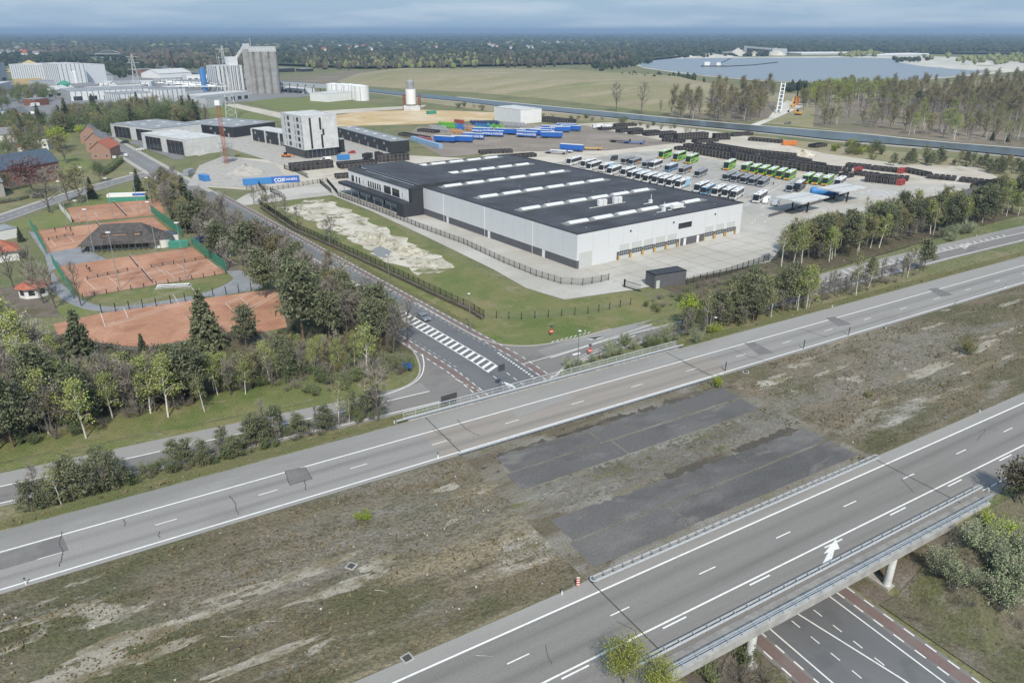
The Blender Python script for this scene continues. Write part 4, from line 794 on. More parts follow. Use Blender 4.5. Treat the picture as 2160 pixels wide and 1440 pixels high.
for zx, zy, k in ((1375, 290, 0), (1450, 277, 0), (1625, 275, 1), (1690, 316, 1), (1755, 303, 2)):
    x, y = roofpt(zx, zy); m = MB()
    if k == 0: m.box(x - .8, x + .8, y - .5, y + .5, HW + .3, HW + 2.2); m.box(x + 1.1, x + 2.6, y - .5, y + .5, HW + .3, HW + 2.1); m.box(x - 5, x + 4, y - .6, y - .5, HW + .1, HW + .25)
    elif k == 1: m.box(x - .5, x + .5, y - .4, y + .4, HW + .1, HW + 1.2); m.box(x - 3, x, y - .08, y + .08, HW + .1, HW + .25); m.cyl(x + .2, y, HW + 1, HW + 3, .08)
    else: m.box(x - 2.2, x + 2.2, y - .8, y + .8, HW + .5, HW + 1.6); m.box(x - 4, x + 4, y - .1, y + .1, HW + .1, HW + .3)
    wpart(m, 'roof_unit', 'plain_white')
m = MB(); m.box(.8, 5.6, -.09, -.03, 0, 4.6); wpart(m, 'roller_door', 'door_grey')
for i, x in enumerate([16.2 + k * 5.0 for k in range(5)] + [54.0, 59.4, 64.6]):
    if i == 5: x = 53.2
    if i == 6: x = 58.4
    if i == 7: x = 63.7
    m = MB(); m.box(x, x + 3.9, -.11, -.04, .0, 4.5); d = wpart(m, 'sectional_door', 'door_grey')
    m = MB(); m.box(x + .08, x + 3.82, -.13, -.112, 1.2, 2.6); wpart(m, 'glazing', 'door_glass', d)
    m = MB(); [m.box(x + .08 + k * .74, x + .16 + k * .74, -.15, -.132, 1.2, 2.6) for k in range(1, 5)]; m.box(x + .08, x + 3.82, -.15, -.133, 1.86, 1.94); wpart(m, 'glazing_bars', 'door_grey', d)
    for xx in (x - .55, x + 4.15): m = MB(); m.box(xx, xx + .32, -.5, -.18, 0, 1.5); wpart(m, 'bumper_post', 'bollard_yellow', d)
m = MB(); m.box(15.2, 41.5, -.075, -.062, 0, 2.5); wpart(m, 'plinth_band', 'plinth'); m = MB(); m.box(42, 68.5, -.075, -.062, 0, 2.5); wpart(m, 'plinth_band', 'plinth')
for x in (43.5, 49.5): m = MB(); m.box(x, x + 1.1, -.11, -.076, 0, 2.3); wpart(m, 'door', 'plain_white')
m = MB(); m.box(40.6, 46.5, -.12, -.06, 5.6, 7.4); wpart(m, 'window', 'glass_dark'); m = MB(); m.box(40.4, 46.7, -.10, -.062, 5.4, 5.6); m.box(40.4, 46.7, -.10, -.062, 7.4, 7.55); wpart(m, 'window_frame', 'plain_white')
for y in (14, 42, 67, 86): m = MB(); m.box(-.10, -.061, y, y + 1.3, 0, 2.35); wpart(m, 'door', 'plain_white')
for x in (20, 38, 57): m = MB(); m.box(x, x + .4, -.4, -.07, 8.0, 8.3); wpart(m, 'wall_lamp', 'dark_post')
for y in (20, 45, 70, 85): m = MB(); m.box(-.14, -.061, y, y + .12, .2, HW - .1); wpart(m, 'downpipe', 'plain_white')
omat('panel_joint', (.44, .46, .48), .7)
for k in range(1, 12): m = MB(); m.box(k * 5.85 - .04, k * 5.85 + .04, -.072, -.061, 4.7, HW - .05); wpart(m, 'panel_joint', 'panel_joint')
for k in range(1, 15): m = MB(); m.box(-.072, -.061, k * 5.85 - .04, k * 5.85 + .04, 2.45, HW - .05); wpart(m, 'panel_joint', 'panel_joint')
for k in range(7): m = MB(); m.cyl(LX * (.1 + .13 * k), 4.5 + (k % 3) * 38, HW + .02, HW + .1, .35, n=10); wpart(m, 'roof_drain', 'skylight_kerb'); m = MB(); m.cyl(LX * (.16 + .12 * k), 10 + (k % 4) * 27, HW + .02, HW + .7, .16, n=8); wpart(m, 'vent_pipe', 'lamp_steel')
# office wing on the corner
A0, A1 = AY0, AY0 + 50.0
m = MB(); m.box(.5, 20, A0 - 2.2, A1 - 1.5, HW + .001, HW + .9); m.box(-3.0, .49, A0 + .2, A1 - 2, 0, 3.9); wpart(m, 'office_core', 'plaster')
m = MB(); m.box(-4.6, .48, A0 + .1, A1 - .2, 4.6, 9.6); wpart(m, 'office_upper_wall', 'plain_white')
m = MB(); m.box(-4.8, 21, A0 - 2.4, A1, 9.62, 9.66); m.box(-4.85, 21, A0 - 2.5, A0 - 2.1, 9.66, 11.1); m.box(-4.85, -4.5, A0 - 2.0, A1, 9.66, 9.95); m.box(-4.4, 21, A1 - .3, A1 + .05, 9.66, 10.4); m.box(.2, 21, A0 - 2.0, A1 - .4, HW + .9, HW + .95); wpart(m, 'office_roof', 'roof_felt')
m = MB(); m.box(-4.7, .3, A0 - 2.3, A0, 0, 9.61); wpart(m, 'office_end_wall', 'anthracite'); m = MB(); m.box(-8.3, -4.72, A0 - 2.3, A0 + 3.0, 0, 5.0); wpart(m, 'entrance_block', 'anthracite')
m = MB(); m.box(-8.4, -4.62, A0 + 3.02, A1 + 2, 4.0, 5.05); m.box(-4.61, 0, A0 + .1, A1 + 2, 4.0, 4.58); wpart(m, 'canopy', 'anthracite')
for i in range(7): m = MB(); m.cyl(-8.0, A0 + 8 + i * 6.6, 0, 4, .12, n=8); wpart(m, 'column', 'lamp_steel')
for y0, w_, z, h_ in [(A1 - 5.5, 2.6, 5.5, 2.4), (A1 - 8.4, 1.4, 5.5, 2.4), (A1 - 11, 1.4, 5.5, 2.4), (A1 - 14, .7, 6.2, 1.2)] + [(A1 - 19 - k * 1.9, 1.4, 5.4, 2.4) for k in range(6)] + [(A1 - 36.5, 5.6, 5.2, 2.9), (A1 - 43.2, 5.8, 5.2, 2.9), (A1 - 45.6, .6, 6.2, 1.2)]:
    m = MB(); m.box(-4.68, -4.58, y0, y0 + w_, z, z + h_); f_ = wpart(m, 'window', 'glass_dark'); m = MB(); m.box(-4.72, -4.60, y0 - .12, y0, z - .1, z + h_ + .1); m.box(-4.72, -4.60, y0 + w_, y0 + w_ + .12, z - .1, z + h_ + .1); m.box(-4.72, -4.60, y0, y0 + w_, z - .12, z); wpart(m, 'frame', 'plain_white', f_)
for k in range(8): m = MB(); m.box(-3.06, -2.98, A0 + 6 + k * 5.4, A0 + 7.1 + k * 5.4, 0, 2.4); wpart(m, 'door', 'glass_dark' if k % 2 else 'door_grey')
m = MB(); m.cyl(4, A1 - 14, 9.66, 10.3, .7, .5, 12); wpart(m, 'roof_vent', 'plain_white')
# painted marks in front of the doors, yard slab edge
yl = MB()
for k in range(9): q0 = WC + ex * (18 + k * 5.6) - ey * 3; q1 = WC + ex * (18 + k * 5.6) - ey * 13; strip('x', [(q0.x, q0.y), (q1.x, q1.y)], -.07, .07, 'x', .032, flat=0, step=99, mb=yl)
yl.build('yard_marking', 'paint_worn', kind='structure')
# dark cabin by the gate
t, la, lb = block('utility_cabin', 'small windowless dark grey cabin with a flat roof behind the fence', (1380, 609), (1446, 598), 4.2, 3.6, 'plinth', 'anthracite', par=.1, doors=[('r', .5, 0, 1.1, 2.1)])
# ---- business park
def z6(x, y): return (540 + x / 6, 220 + y / 6)
tb, la, lb = block('concrete_tower', 'pale grey concrete office tower with slit windows, unfinished, above a dark glass base', z6(640, 690), z6(990, 652), 26, 4.3, 'glass_dark', 'anthracite', par=0, la=18)
lb = 26; hT = rise(247, tb.location)
m = MB(); m.box(-.8, 18.8, -.8, lb - .2, 4.43, hT); m.build('tower_shell', 'concrete_wall', tb); m = MB(); m.box(-.85, 18.85, -.85, .1, hT, hT + .5); m.box(-.85, 18.85, lb - 1, lb - .15, hT, hT + .5); m.box(-.85, .1, .1, lb - 1, hT, hT + .5); m.box(18, 18.85, .1, lb - 1, hT, hT + .5); m.box(.1, 18, .1, lb - 1, hT, hT + .1); m.build('roof', 'roof_white', tb)
fh = (hT - 4.6) / 5
for k in range(5):
    for y0 in (2.0, 13.5): m = MB(); m.box(-.86, -.78, y0 + 1.4, y0 + 4.0, 5.2 + k * fh, 5.2 + k * fh + 2.1); m.build('window', 'glass_dark', tb)
    for y0 in (.3, 8.6, 20.5): m = MB(); m.box(-.85, -.78, y0, y0 + .5, 4.9 + k * fh, 4.9 + k * fh + fh * .72); m.build('slit_window', 'glass_dark', tb)
for x0, z0, z1 in ((3.0, .02, .99), (8.6, .60, .98), (10.0, .42, .62), (9.0, .02, .45)): m = MB(); m.box(x0, x0 + 1.1, -.86, -.78, 4.5 + z0 * (hT - 5), 4.5 + z1 * (hT - 5)); m.build('slit_window', 'glass_dark', tb)
for k in range(7): m = MB(); m.box(1 + k * 2.5, 1.15 + k * 2.5, -.06, .02, 0, 4.2); m.build('mullion', 'lamp_steel', tb)
def hall(label, C, Rp, Lp, top, wall, roof, nwin=5, light=4, winmat='roof_grey', group='business park halls', ribs=None, lmat='skylight'):
    c = P(*C, 0); r = P(*Rp, 0); l = P(*Lp, 0); e = (r - c).normalized(); n = Vector((-e.y, e.x, 0)); lb = (l - c).dot(n); h = rise(top, c); la = (r - c).length
    wins = [('l', (i + .35) * lb / nwin, .2, 1.4, 2.3) for i in range(nwin)] + [('l', (i + .6) * lb / nwin, h * .62, 1.8, 1.3) for i in range(nwin)]
    t, la, lb = block('industrial_hall', label, C, Rp, lb, h, wall, roof, wins=wins, winmat=winmat, group=group)
    for i in range(light):
        for j in (range(2) if la > 20 else range(1)): m = MB(); x, y = la * (.5 if la <= 20 else .28 + .44 * j), lb * (i + .6) / light; m.box(x - 1.1, x + 1.1, y - 1.1, y + 1.1, h + .12, h + .55); m.build('roof_light', lmat, t, bevel=.2)
    if winmat == 'glass_dark':
        for i in range(2): m = MB(); m.box(-.12, -.05, (i + .1) * lb / 2, (i + .82) * lb / 2, .3, h - 1.0); gp = m.build('glass_front', 'glass_dark', t); m = MB(); [m.box(-.16, -.121, (i + .1 + k * .18) * lb / 2, (i + .1 + k * .18) * lb / 2 + .15, .3, h - 1.0) for k in range(5)]; m.build('mullions', 'lamp_steel', gp)
    if ribs:
        for i in range(ribs + 1): m = MB(); y = i * (lb - 1) / ribs; m.box(-.5, .0, y, y + .9, 0, h); m.build('fin', 'concrete_wall', t)
    return t, la, lb, h
hall('long low black hall with pale doors beside the pale blue containers', z6(1710, 622), z6(1945, 600), z6(985, 430), 299, 'black_panel', 'roof_grey', 6, 6)
hall('black hall with white fins and a pale roof behind the concrete tower', (690, 326), (728, 321), (519, 298), 298, 'black_panel', 'roof_white', 6, 7, ribs=5)
hall('black hall with a grey roof below the lattice pylon', (495, 291), (582, 278), (442, 273), 269, 'black_panel', 'roof_grey', 4, 4)
hall('pale concrete hall with dark glass fronts, its far end towards the wooded edge', (331, 302), (428, 290), (289, 283), 273, 'concrete_wall', 'roof_grey', 2, 3, 'glass_dark')
hall('pale concrete hall with solar panels beside the orange crane mast', (395, 330), (470, 320), (352, 308), 296, 'concrete_wall', 'roof_white', 2, 3, 'glass_dark')
for C, Rp, Lp, h, zt in (((331, 302), (428, 290), (289, 283), 8, 0), ((395, 330), (470, 320), (352, 308), 8, 0)):
    c = P(*C, 0); l = P(*Lp, 0); d = (l - c).normalized()
t = thing('tower_crane', 'orange lattice crane mast with a pale cab rising over the building site', 'crane', P(478, 346, 0)); hC = rise(222, P(478, 346, 0))
for sx, sy in ((-.7, -.7), (.7, -.7), (.7, .7), (-.7, .7)): m = MB(); m.box(sx - .07, sx + .07, sy - .07, sy + .07, 0, hC); m.build('leg', 'crane_orange', t)
m = MB(); z = 0; s_ = 1
while z < hC - 1.4:
    for sy in (-.7, .7): m.bar((-.7 * s_, sy, z), (.7 * s_, sy, z + 1.4), .055); m.bar((sy, -.7 * s_, z), (sy, .7 * s_, z + 1.4), .055)
    z += 1.4; s_ = -s_
m.build('lattice', 'crane_orange', t); m = MB(); m.box(-1.2, 1.2, -1.2, 1.2, hC, hC + 2.2); m.build('cab', 'plain_white', t)
t = thing('scaffold', 'grey scaffold stair tower against the pale hall beside the crane mast', 'scaffold', P(470, 344, 0), R(34)); m = MB(); hS = rise(300, P(470, 344, 0))
for x in range(4):
    for y in range(2): m.box(x * 2 - .05, x * 2 + .05, y * 2 - .05, y * 2 + .05, 0, hS)
m.build('standards', 'steel', t)
for k in range(5): m = MB(); z = 1.8 + k * (hS - 2) / 4.5; m.box(0, 6, 0, 2, z, z + .08); m.box(0, 6, -.04, .04, z + 1, z + 1.06); m.build('platform', 'roof_grey', t)
# heap of rubble and sand mounds
def mound(name, label, px, rx, ry, h, mat, rz=0, rough=.25, cat='heap', z=None):
    b = P(*px) if z is None else P(*px, z); mb = MB(); n, k = 22, 8
    for j in range(k + 1):
        for i in range(n):
            a = 2 * math.pi * i / n; r = j / k; q = max(0, 1 - r) ** .9; rr = 1 + random.uniform(-.12, .12)
            mb.v.append((rx * r * math.cos(a) * rr, ry * r * math.sin(a) * rr, h * q * (1 + random.uniform(-rough, rough)) - (.15 if j == k else 0)))
    for j in range(k):
        for i in range(n): a0 = j * n + i; b0 = j * n + (i + 1) % n; mb.f.append((a0, a0 + n, b0 + n, b0)); mb.m.append(0)
    o = mb.build(name, mat); o.location = b; o.rotation_euler = (0, 0, rz); return tag(o, label, cat)
mound('rubble_heap', 'grey heap of rubble on the building site ground', (520, 366), 9, 7, 4, 'kerb_concrete'); mound('earth_heap', 'long churned earth bank across the sandy patch', (800, 508), 17, 4, 1.3, 'heap_sand', R(-50), .4); mound('earth_heap', 'rough sandy heap above the puddle', (862, 530), 9, 4, 1.5, 'heap_sand', R(-45), .4); mound('earth_heap', 'low sandy heap at the broad end of the sandy patch', (905, 556), 8, 5, .5, 'heap_sand', R(-30), .3); mound('earth_heap', 'pale stony heap beside the dark containers on the grass', (1690, 328), 9, 6, 3, 'sand', 0)
# ---- tennis club
A = P(176, 533, 0); B = P(330, 524, 0); e = (B - A).normalized(); t = thing('clubhouse', 'thatched clubhouse with a deep grey roof and dormers between the clay courts', 'clubhouse', A, math.atan2(e.y, e.x)); l = (B - A).length; dp = 11
m = MB(); m.box(1.5, l - 1, 1.2, dp - 1, 0, 2.5); m.build('wall', 'plaster', t)
m = MB(); ov = 1.2; rz_ = 7.2
N1 = [(-ov, -ov, 2.2), (l * .3, -ov, 2.2), (l * .42, -ov, 3.2), (l * .55, -ov, 3.2), (l * .66, -ov, 2.2), (l + ov, -ov, 2.2), (l + ov, dp + ov, 2.2), (-ov, dp + ov, 2.2), (5, dp / 2, rz_), (l - 4.5, dp / 2, rz_)]
m.add(N1, [(0, 1, 8), (1, 2, 8), (2, 3, 9, 8), (3, 4, 9), (4, 5, 9), (5, 6, 9), (6, 7, 8, 9), (7, 0, 8), (7, 6, 5, 4, 3, 2, 1, 0)]); rf = m.build('roof', 'thatch', t)
for x, w_ in ((l * .32, 2), (l * .52, 4.4), (l * .76, 2)): m = MB(); m.prof([(x - w_ / 2 - .4, 4.2), (x - w_ / 2, 5.1), (x + w_ / 2, 5.1), (x + w_ / 2 + .4, 4.2)], 1.1, 4.5); d = m.build('dormer', 'thatch', rf)
for x, w_ in ((l * .32, 1.6), (l * .52, 4.0), (l * .76, 1.6)): m = MB(); m.box(x - w_ / 2, x + w_ / 2, 1.04, 1.11, 4.3, 4.8); m.build('dormer_window', 'brick_orange', rf)
for x in np.linspace(0, l, 15): m = MB(); m.box(x - .09, x + .09, -.6, -.42, 0, 2.3); m.build('post', 'timber_dark', t)
for x in np.linspace(3, l - 4, 8): m = MB(); m.box(x, x + 1.7, 1.14, 1.22, .4, 2.0); m.build('window', 'glass_dark', t)
t = thing('round_annex', 'white round annex with a grey cone roof beside the clubhouse', 'annex', P(343, 518, 0)); m = MB(); m.cyl(0, 0, 0, 3, 3, n=16); m.build('wall', 'plaster', t); m = MB(); m.cyl(0, 0, 3.01, 4.6, 3.5, .3, 16); m.build('roof', 'thatch', t)
t = thing('kiosk', 'white round kiosk with a brown tiled cone roof beside bare trees', 'kiosk', P(74, 622, 0)); m = MB(); m.cyl(0, 0, 0, 2.6, 3.4, n=8); m.build('wall', 'plaster', t); m = MB(); m.cyl(0, 0, 2.61, 4.4, 4.2, .2, 8); m.build('roof', 'tile_red', t)
for k in range(8): a = 2 * math.pi * (k + .5) / 8; m = MB(); M_ = Matrix.Rotation(a, 4, 'Z'); m.box(3.12, 3.18, -.7, .7, .8, 2.1, 0, M_); m.build('window', 'glass_dark', t)
t = thing('bench_table', 'long pale park bench on the lawn strip beside the lower courts', 'bench', P(366, 605, 0), .18); m = MB(); m.box(-4, 4, -.4, .4, .62, .7); m.build('table_top', 'plain_white', t); m = MB(); m.box(-4, 4, -1.1, -.7, .4, .46); m.box(-4, 4, .7, 1.1, .4, .46); m.build('seat', 'plain_white', t); m = MB(); [m.box(x - .1, x + .1, -1.0, 1.0, 0, .62) for x in (-3, 0, 3)]; m.build('support', 'wood_bench', t); m = MB(); m.box(-4.4, 4.4, -1.4, 1.4, 0, .05); m.build('slab', 'kerb_concrete', t)
block('service_shed', 'small blue and white shed with green crates by the round annex', (352, 516), (378, 512), 6, 2.8, 'plaster', 'slate_blue', par=.1); block('crate_stack', 'low green equipment store beside the clubhouse cars', (358, 525), (398, 520), 3, 1.6, 'green_screen', 'green_screen', par=0)
block('outbuilding', 'white single-storey outbuilding with a dark red roof beside the bare trees', (-40, 560), (42, 548), 9, 2.9, 'plaster', 'tile_red', 'hip', rh=3.2, over=.8); block('outbuilding', 'white flat-roofed outbuilding near the street end of the courts', (2, 508), (40, 500), 8, 3, 'plaster', 'roof_grey')
# ---- houses
def z1(x, y): return (x / 6, 220 + y / 6)
W5 = lambda f, n, l, zs, w_=1.2, h_=1.7, off=1.2: [(f, off + i * (l - 2 * off) / max(1, n - 1) - w_ / 2, z, w_, h_) for i in range(n) for z in zs]
block('brick_house', 'large dark brick house with a blue slate roof and white-framed windows', z1(60, 1085), z1(790, 950), 13, 8.2, 'brick', 'slate_blue', 'gable_x', wins=W5('r', 8, (P(*z1(790, 950), 0) - P(*z1(60, 1085), 0)).length, (1.2, 4.8)) + W5('l', 3, 13, (1.2, 4.8)), rh=5)
block('brick_house', 'brick house with an orange-edged gable roof nearest the clipped hedge', z1(1165, 700), z1(1412, 694), 16, 5.5, 'brick_orange', 'tile_red', 'gable_y', rh=3.6, wins=[('r', 1.5, 1, 1.2, 1.5), ('r', 7, 1, 1.2, 1.5)])
block('brick_house', 'brick house with a grey gable roof between two gabled neighbours', z1(1100, 600), z1(1350, 590), 14, 6, 'brick_orange', 'tile_grey', 'gable_y', rh=4, wins=[('r', 2, 3.4, 1, 1.3)])
block('brick_house', 'brick house with a pale chimney at the town road bend', z1(1030, 500), z1(1270, 490), 15, 6, 'brick_orange', 'tile_grey', 'gable_y', rh=4.4, wins=[('r', 2, 3.4, 1, 1.3), ('r', 6, 3.4, 1, 1.3)])
block('brick_house', 'red brick house with white gable boards beside the lorry park', z1(130, 250), z1(325, 245), 14, 6, 'brick', 'tile_grey', 'gable_y', rh=5, wins=[('r', 3, 5, 1, 1.3), ('r', 7, 5, 1, 1.3)])
block('cottage', 'low white cottage with a flat roof among the garden trees', z1(470, 580), z1(620, 575), 8, 4.5, 'plaster', 'roof_white', wins=[('r', 1, 2, 1, 1), ('r', 4, 2, 1, 1)]); block('cottage', 'white cottage with a small red roof behind the slate-roofed house', z1(235, 620), z1(345, 612), 6, 3.5, 'plaster', 'tile_red', 'hip', rh=2); block('cottage', 'long pale terrace cottage at the edge of the gardens', z1(-40, 600), z1(110, 590), 8, 4, 'plaster', 'roof_white'); block('terrace_house', 'grey-roofed terrace behind the budding tree', z1(-60, 500), z1(230, 480), 9, 5, 'plaster', 'tile_grey', 'gable_x', rh=3.4); block('stone_house', 'pale stone house corner beside the hedge and the street', z1(-90, 1190), z1(75, 1165), 9, 6, 'kerb_concrete', 'tile_grey', 'gable_x', rh=3)
# ---- factory
def q3(x, y): return (x / 3, y / 3)
def fac(label, x0, y0, x1, y1, lb, top, wall='far_white', roof='roof_grey', kind='flat', name='factory_hall', rh=3, n=0):
    C = P(x0, y0, 0); h = rise(top, C); lw = (P(x1, y1, 0) - C).length
    wn = [('r', (i + .2) * lw / n, .3, lw / n * .55, min(4, h * .45)) for i in range(n)]
    r_ = block(name, label, (x0, y0), (x1, y1), lb, h, wall, roof, kind, wins=wn, cat='factory', group='factory buildings by the canal', rh=rh, over=.5)
    if wall == 'far_white':
        mm = MB(); mm.box(-.25, .25, -.25, 0, 0, h - .1); me = mm.data('rib', 'plinth'); mm = MB(); mm.box(-.25, 0, -.25, .25, 0, h - .1); me2 = mm.data('rib', 'plinth')
        for i in range(int(lw / 5) + 1): ob('rib', me, r_[0], (min(lw, i * 5), 0, 0))
        for i in range(1, int(lb / 5) + 1): ob('rib', me2, r_[0], (0, i * 5, 0))
    return r_
fac('tall white ribbed store with a tan barrel roof behind', 28, 176, 130, 182, 60, 136, 'far_white', 'roof_white'); fac('white ribbed tower store at the end of the tan-roofed store', 130, 183, 187, 180, 40, 136, 'far_white', 'roof_white')
t, la, lb = fac('low tan-fronted lean-to below the tall white store', 32, 182, 105, 179, 8, 168, 'tan_sheet', 'tan_sheet')
mound('sheet_dome', 'tan dome roof showing over the tall white store', (66, 150), 38, 30, 17, 'tan_sheet', 0, .02, 'dome')
fac('grey box plant building with ribbed walls at the pale yard', 85, 190, 118, 188, 20, 172, 'far_grey', 'roof_grey'); fac('long grey-roofed workshop with white barrel roof light', 150, 214, 335, 205, 50, 194, 'far_white', 'roof_grey', n=6); fac('ribbed white workshop with open bays under a dark roof', 255, 219, 330, 214, 34, 200, 'far_white', 'roof_grey', n=5)
fac('pale workshop row behind the barrel roof', 210, 186, 320, 184, 30, 175, 'far_white', 'roof_white', n=4); fac('white gabled shed with stained roof by the chimney', 337, 166, 405, 162, 40, 156, 'plain_white', 'roof_white', 'gable_x', rh=5); fac('white ribbed box hall beside the blue tank', 347, 216, 394, 212, 22, 190, 'far_white', 'roof_grey'); fac('low loading shed with open bays under a pale roof', 425, 219, 527, 208, 22, 203, 'far_grey', 'roof_white', n=7)
fac('dark brick shed at the canal edge', 300, 160, 332, 158, 20, 147, 'brick', 'roof_grey'); fac('low white shed along the canal near the dome', 185, 175, 240, 172, 30, 160, 'far_grey', 'tile_grey', 'gable_x', rh=4); fac('dark hall between the ribbed workshops', 320, 205, 350, 202, 20, 186, 'far_grey', 'roof_grey'); fac('grey pipe-rack building behind the blue tank', 375, 186, 450, 183, 20, 172, 'far_grey', 'roof_grey', n=6); fac('pale low sheds beyond the grey silo', 575, 154, 622, 152, 30, 146, 'black_panel', 'tile_grey', n=0); fac('low dark sheds past the pale sheds across the canal', 640, 152, 661, 151, 20, 146, 'black_panel', 'roof_grey')
fac('small pale plant house with railings near the pylon foot', 437, 228, 470, 224, 12, 208, 'far_grey', 'roof_grey'); fac('lorry workshop with a dark red front in the lorry park', 77, 224, 105, 221, 14, 210, 'rust', 'roof_grey'); fac('square white cold store at the meadow edge with tanks behind', 692, 216, 742, 211, 24, 199, 'plain_white', 'roof_white'); fac('white box hall with a dark roof strip on the canal bank', 1098, 262, 1142, 258, 32, 233, 'plain_white', 'roof_white')
for x0, y0, x1, y1, lb_, top, wl, rf, kd, nn, lab in ((0, 196, 26, 190, 20, 178, 'far_grey', 'roof_white', 'flat', 0, 'grey plant block at the town end of the tan-roofed store'), (-30, 176, 18, 170, 30, 136, 'far_grey', 'roof_grey', 'flat', 3, 'grey tower plant with pipes beside the tan-roofed store'), (195, 200, 245, 197, 18, 186, 'far_grey', 'roof_white', 'flat', 4, 'pale shed with small bays behind the long workshop'), (250, 190, 300, 187, 16, 178, 'plain_white', 'roof_grey', 'gable_x', 0, 'white gabled shed among the workshops'), (340, 178, 382, 176, 22, 168, 'far_white', 'roof_grey', 'flat', 3, 'low white hall behind the pipe racks'), (395, 172, 448, 170, 20, 160, 'plain_white', 'roof_white', 'flat', 4, 'long white hall between gabled shed and mill'), (100, 206, 150, 200, 16, 192, 'plain_white', 'roof_white', 'gable_x', 3, 'white open-fronted shed by the lorry park trees'), (395, 208, 430, 205, 16, 192, 'far_grey', 'tile_grey', 'flat', 3, 'dark-roofed plant hall before the blue tank'), (588, 193, 640, 198, 14, 184, 'far_white', 'roof_white', 'flat', 5, 'low pale building under the conveyor gallery'), (520, 168, 568, 165, 24, 158, 'far_grey', 'roof_grey', 'flat', 0, 'low grey building behind the silo'), (160, 196, 205, 193, 14, 184, 'far_white', 'tile_grey', 'gable_x', 3, 'small gabled workshop beside the barrel roof'), (58, 206, 92, 202, 14, 194, 'far_white', 'roof_white', 'flat', 3, 'white loading hall beside the grey box plant')):
    fac(lab, x0, y0, x1, y1, lb_, top, wl, rf, kd, n=nn)
# white ribbed store in front of the silo
C = P(462, 193, 0); t, la, lb = fac('tall white ribbed mill building beside the grey silo', 462, 193, 518, 190, 26, 140, 'far_white', 'roof_white'); hM = rise(140, C)
for i in range(8): m = MB(); m.box(i * la / 7 - .35, i * la / 7 + .35, -.5, 0, 0, hM); m.build('rib', 'plinth', t)
m = MB(); m.box(la * .55, la * .9, 4, 12, hM + .2, hM + 9); m.build('roof_house', 'far_white', t); m = MB(); m.bar((la * .9, 8, hM + 7), (la * 1.25, 8, hM + 19), 2.2, 2.2); m.build('conveyor', 'roof_white', t); m = MB(); m.cyl(la * .2, 8, hM, hM + 14, .3); m.cyl(la * .3, 10, hM, hM + 10, .6); m.build('flue', 'steel', t)
# silo: two rows of round bins with a head house
t = thing('grain_silo', 'tall grey concrete silo of round bins with a flat head house', 'silo', P(528, 199, 0), R(12)); hS = rise(110, P(528, 199, 0))
for i in range(4):
    for j in range(2): m = MB(); m.cyl(4 + i * 7.6, 4 + j * 7.6, 0, hS, 4.1, n=20); m.build('bin', 'silo_concrete', t)
m = MB(); m.box(-2.6, 3.2, -1.5, 13, 0, hS + 3); m.build('stair_tower', 'silo_concrete', t); m = MB(); m.box(1, 31, 1, 11, hS, hS + 5.2); m.build('head_house', 'far_grey', t); m = MB(); m.box(-2, 5, 2, 8, hS + 3, hS + 8); m.cyl(6, 5, hS + 5, hS + 13, .35); m.build('hoist', 'far_grey', t)
for i in range(9): m = MB(); m.box(2 + i * 3.2, 3.6 + i * 3.2, .93, 1.0, hS + 1.4, hS + 3.6); m.build('window', 'roof_white', t)
t = thing('conveyor_gallery', 'long pale conveyor gallery on trestles running from the silo along the canal', 'conveyor', P(576, 194, 0)); q = P(700, 203, 0) - P(576, 194, 0); m = MB(); m.bar((0, 0, 9), (q.x, q.y, 9), 3, 3.5); m.build('gallery', 'far_grey', t)
for k in np.linspace(.05, .95, 8): m = MB(); m.box(q.x * k - .3, q.x * k + .3, q.y * k - .3, q.y * k + .3, 0, 7.4); m.build('trestle', 'dark_post', t)
for k in (.2, .33, .47, .6, .74): m = MB(); m.box(q.x * k - 1.2, q.x * k + 1.2, q.y * k - 1.8, q.y * k - 1.55, 8, 10); m.build('window', 'glass_dark', t)
def tank(label, x, y, r, h, mat='plain_white', cone=1.0, name='storage_tank', group=None):
    t = thing(name, label, 'tank', P(x, y, 0), 0, group); m = MB(); m.cyl(0, 0, 0, h, r, n=22); m.build('shell', mat, t); m = MB(); m.cyl(0, 0, h + .01, h + cone, r + .1, .3, 22); m.build('lid', mat, t)
    m = MB(); m.box(-.25, .25, -r - .25, -r - .02, 0, h); m.build('ladder', 'steel', t)
for x, y in ((705, 206), (725, 207), (740, 208), (757, 210), (764, 212)): tank('white round storage tank in the row behind the cold store', x, y, 7, 13, group='white tanks by the canal')
tank('tall blue tank standing in front of the pipe racks', 433, 193, 3.2, 24, 'pipe_blue', .6); tank('slim white silo in front of the ribbed tower store', 163, 186, 3, 18, 'plain_white'); tank('green rounded tank beside the grey box building', 138, 187, 8, 5, 'green_screen', 4)
t = thing('mixing_plant', 'white silo with a round head and red-stained legs beside the canal', 'plant', P(868, 233, 0)); m = MB(); m.cyl(0, 0, 5, 17, 4.2, n=18); m.build('shell', 'plain_white', t); m = MB(); m.cyl(0, 0, 17, 23, 3.2, n=16); m.cyl(0, 0, 23, 24.5, 3.2, .6, 16); m.build('head', 'roof_grey', t)
for x in (-7, 6): m = MB(); m.box(x, x + 2, -1, 1, 0, 13); m.build('leg', 'rust', t)
m = MB(); m.box(-6, 8, -4, 3, 0, 4); m.build('base', 'roof_white', t); m = MB(); m.cyl(0, 0, 24, 30, .2); m.build('mast', 'steel', t)
t = thing('chimney', 'dark brick factory chimney standing beside the canal', 'chimney', P(366, 150, 0)); m = MB(); m.cyl(0, 0, 0, rise(111, P(366, 150, 0)), 2.6, 1.6, 14); m.build('shaft', 'chimney_brick', t); m = MB(); h_ = rise(111, P(366, 150, 0)); m.cyl(0, 0, h_, h_ + 2, 2.3, n=14); m.build('cap', 'black_plastic', t)
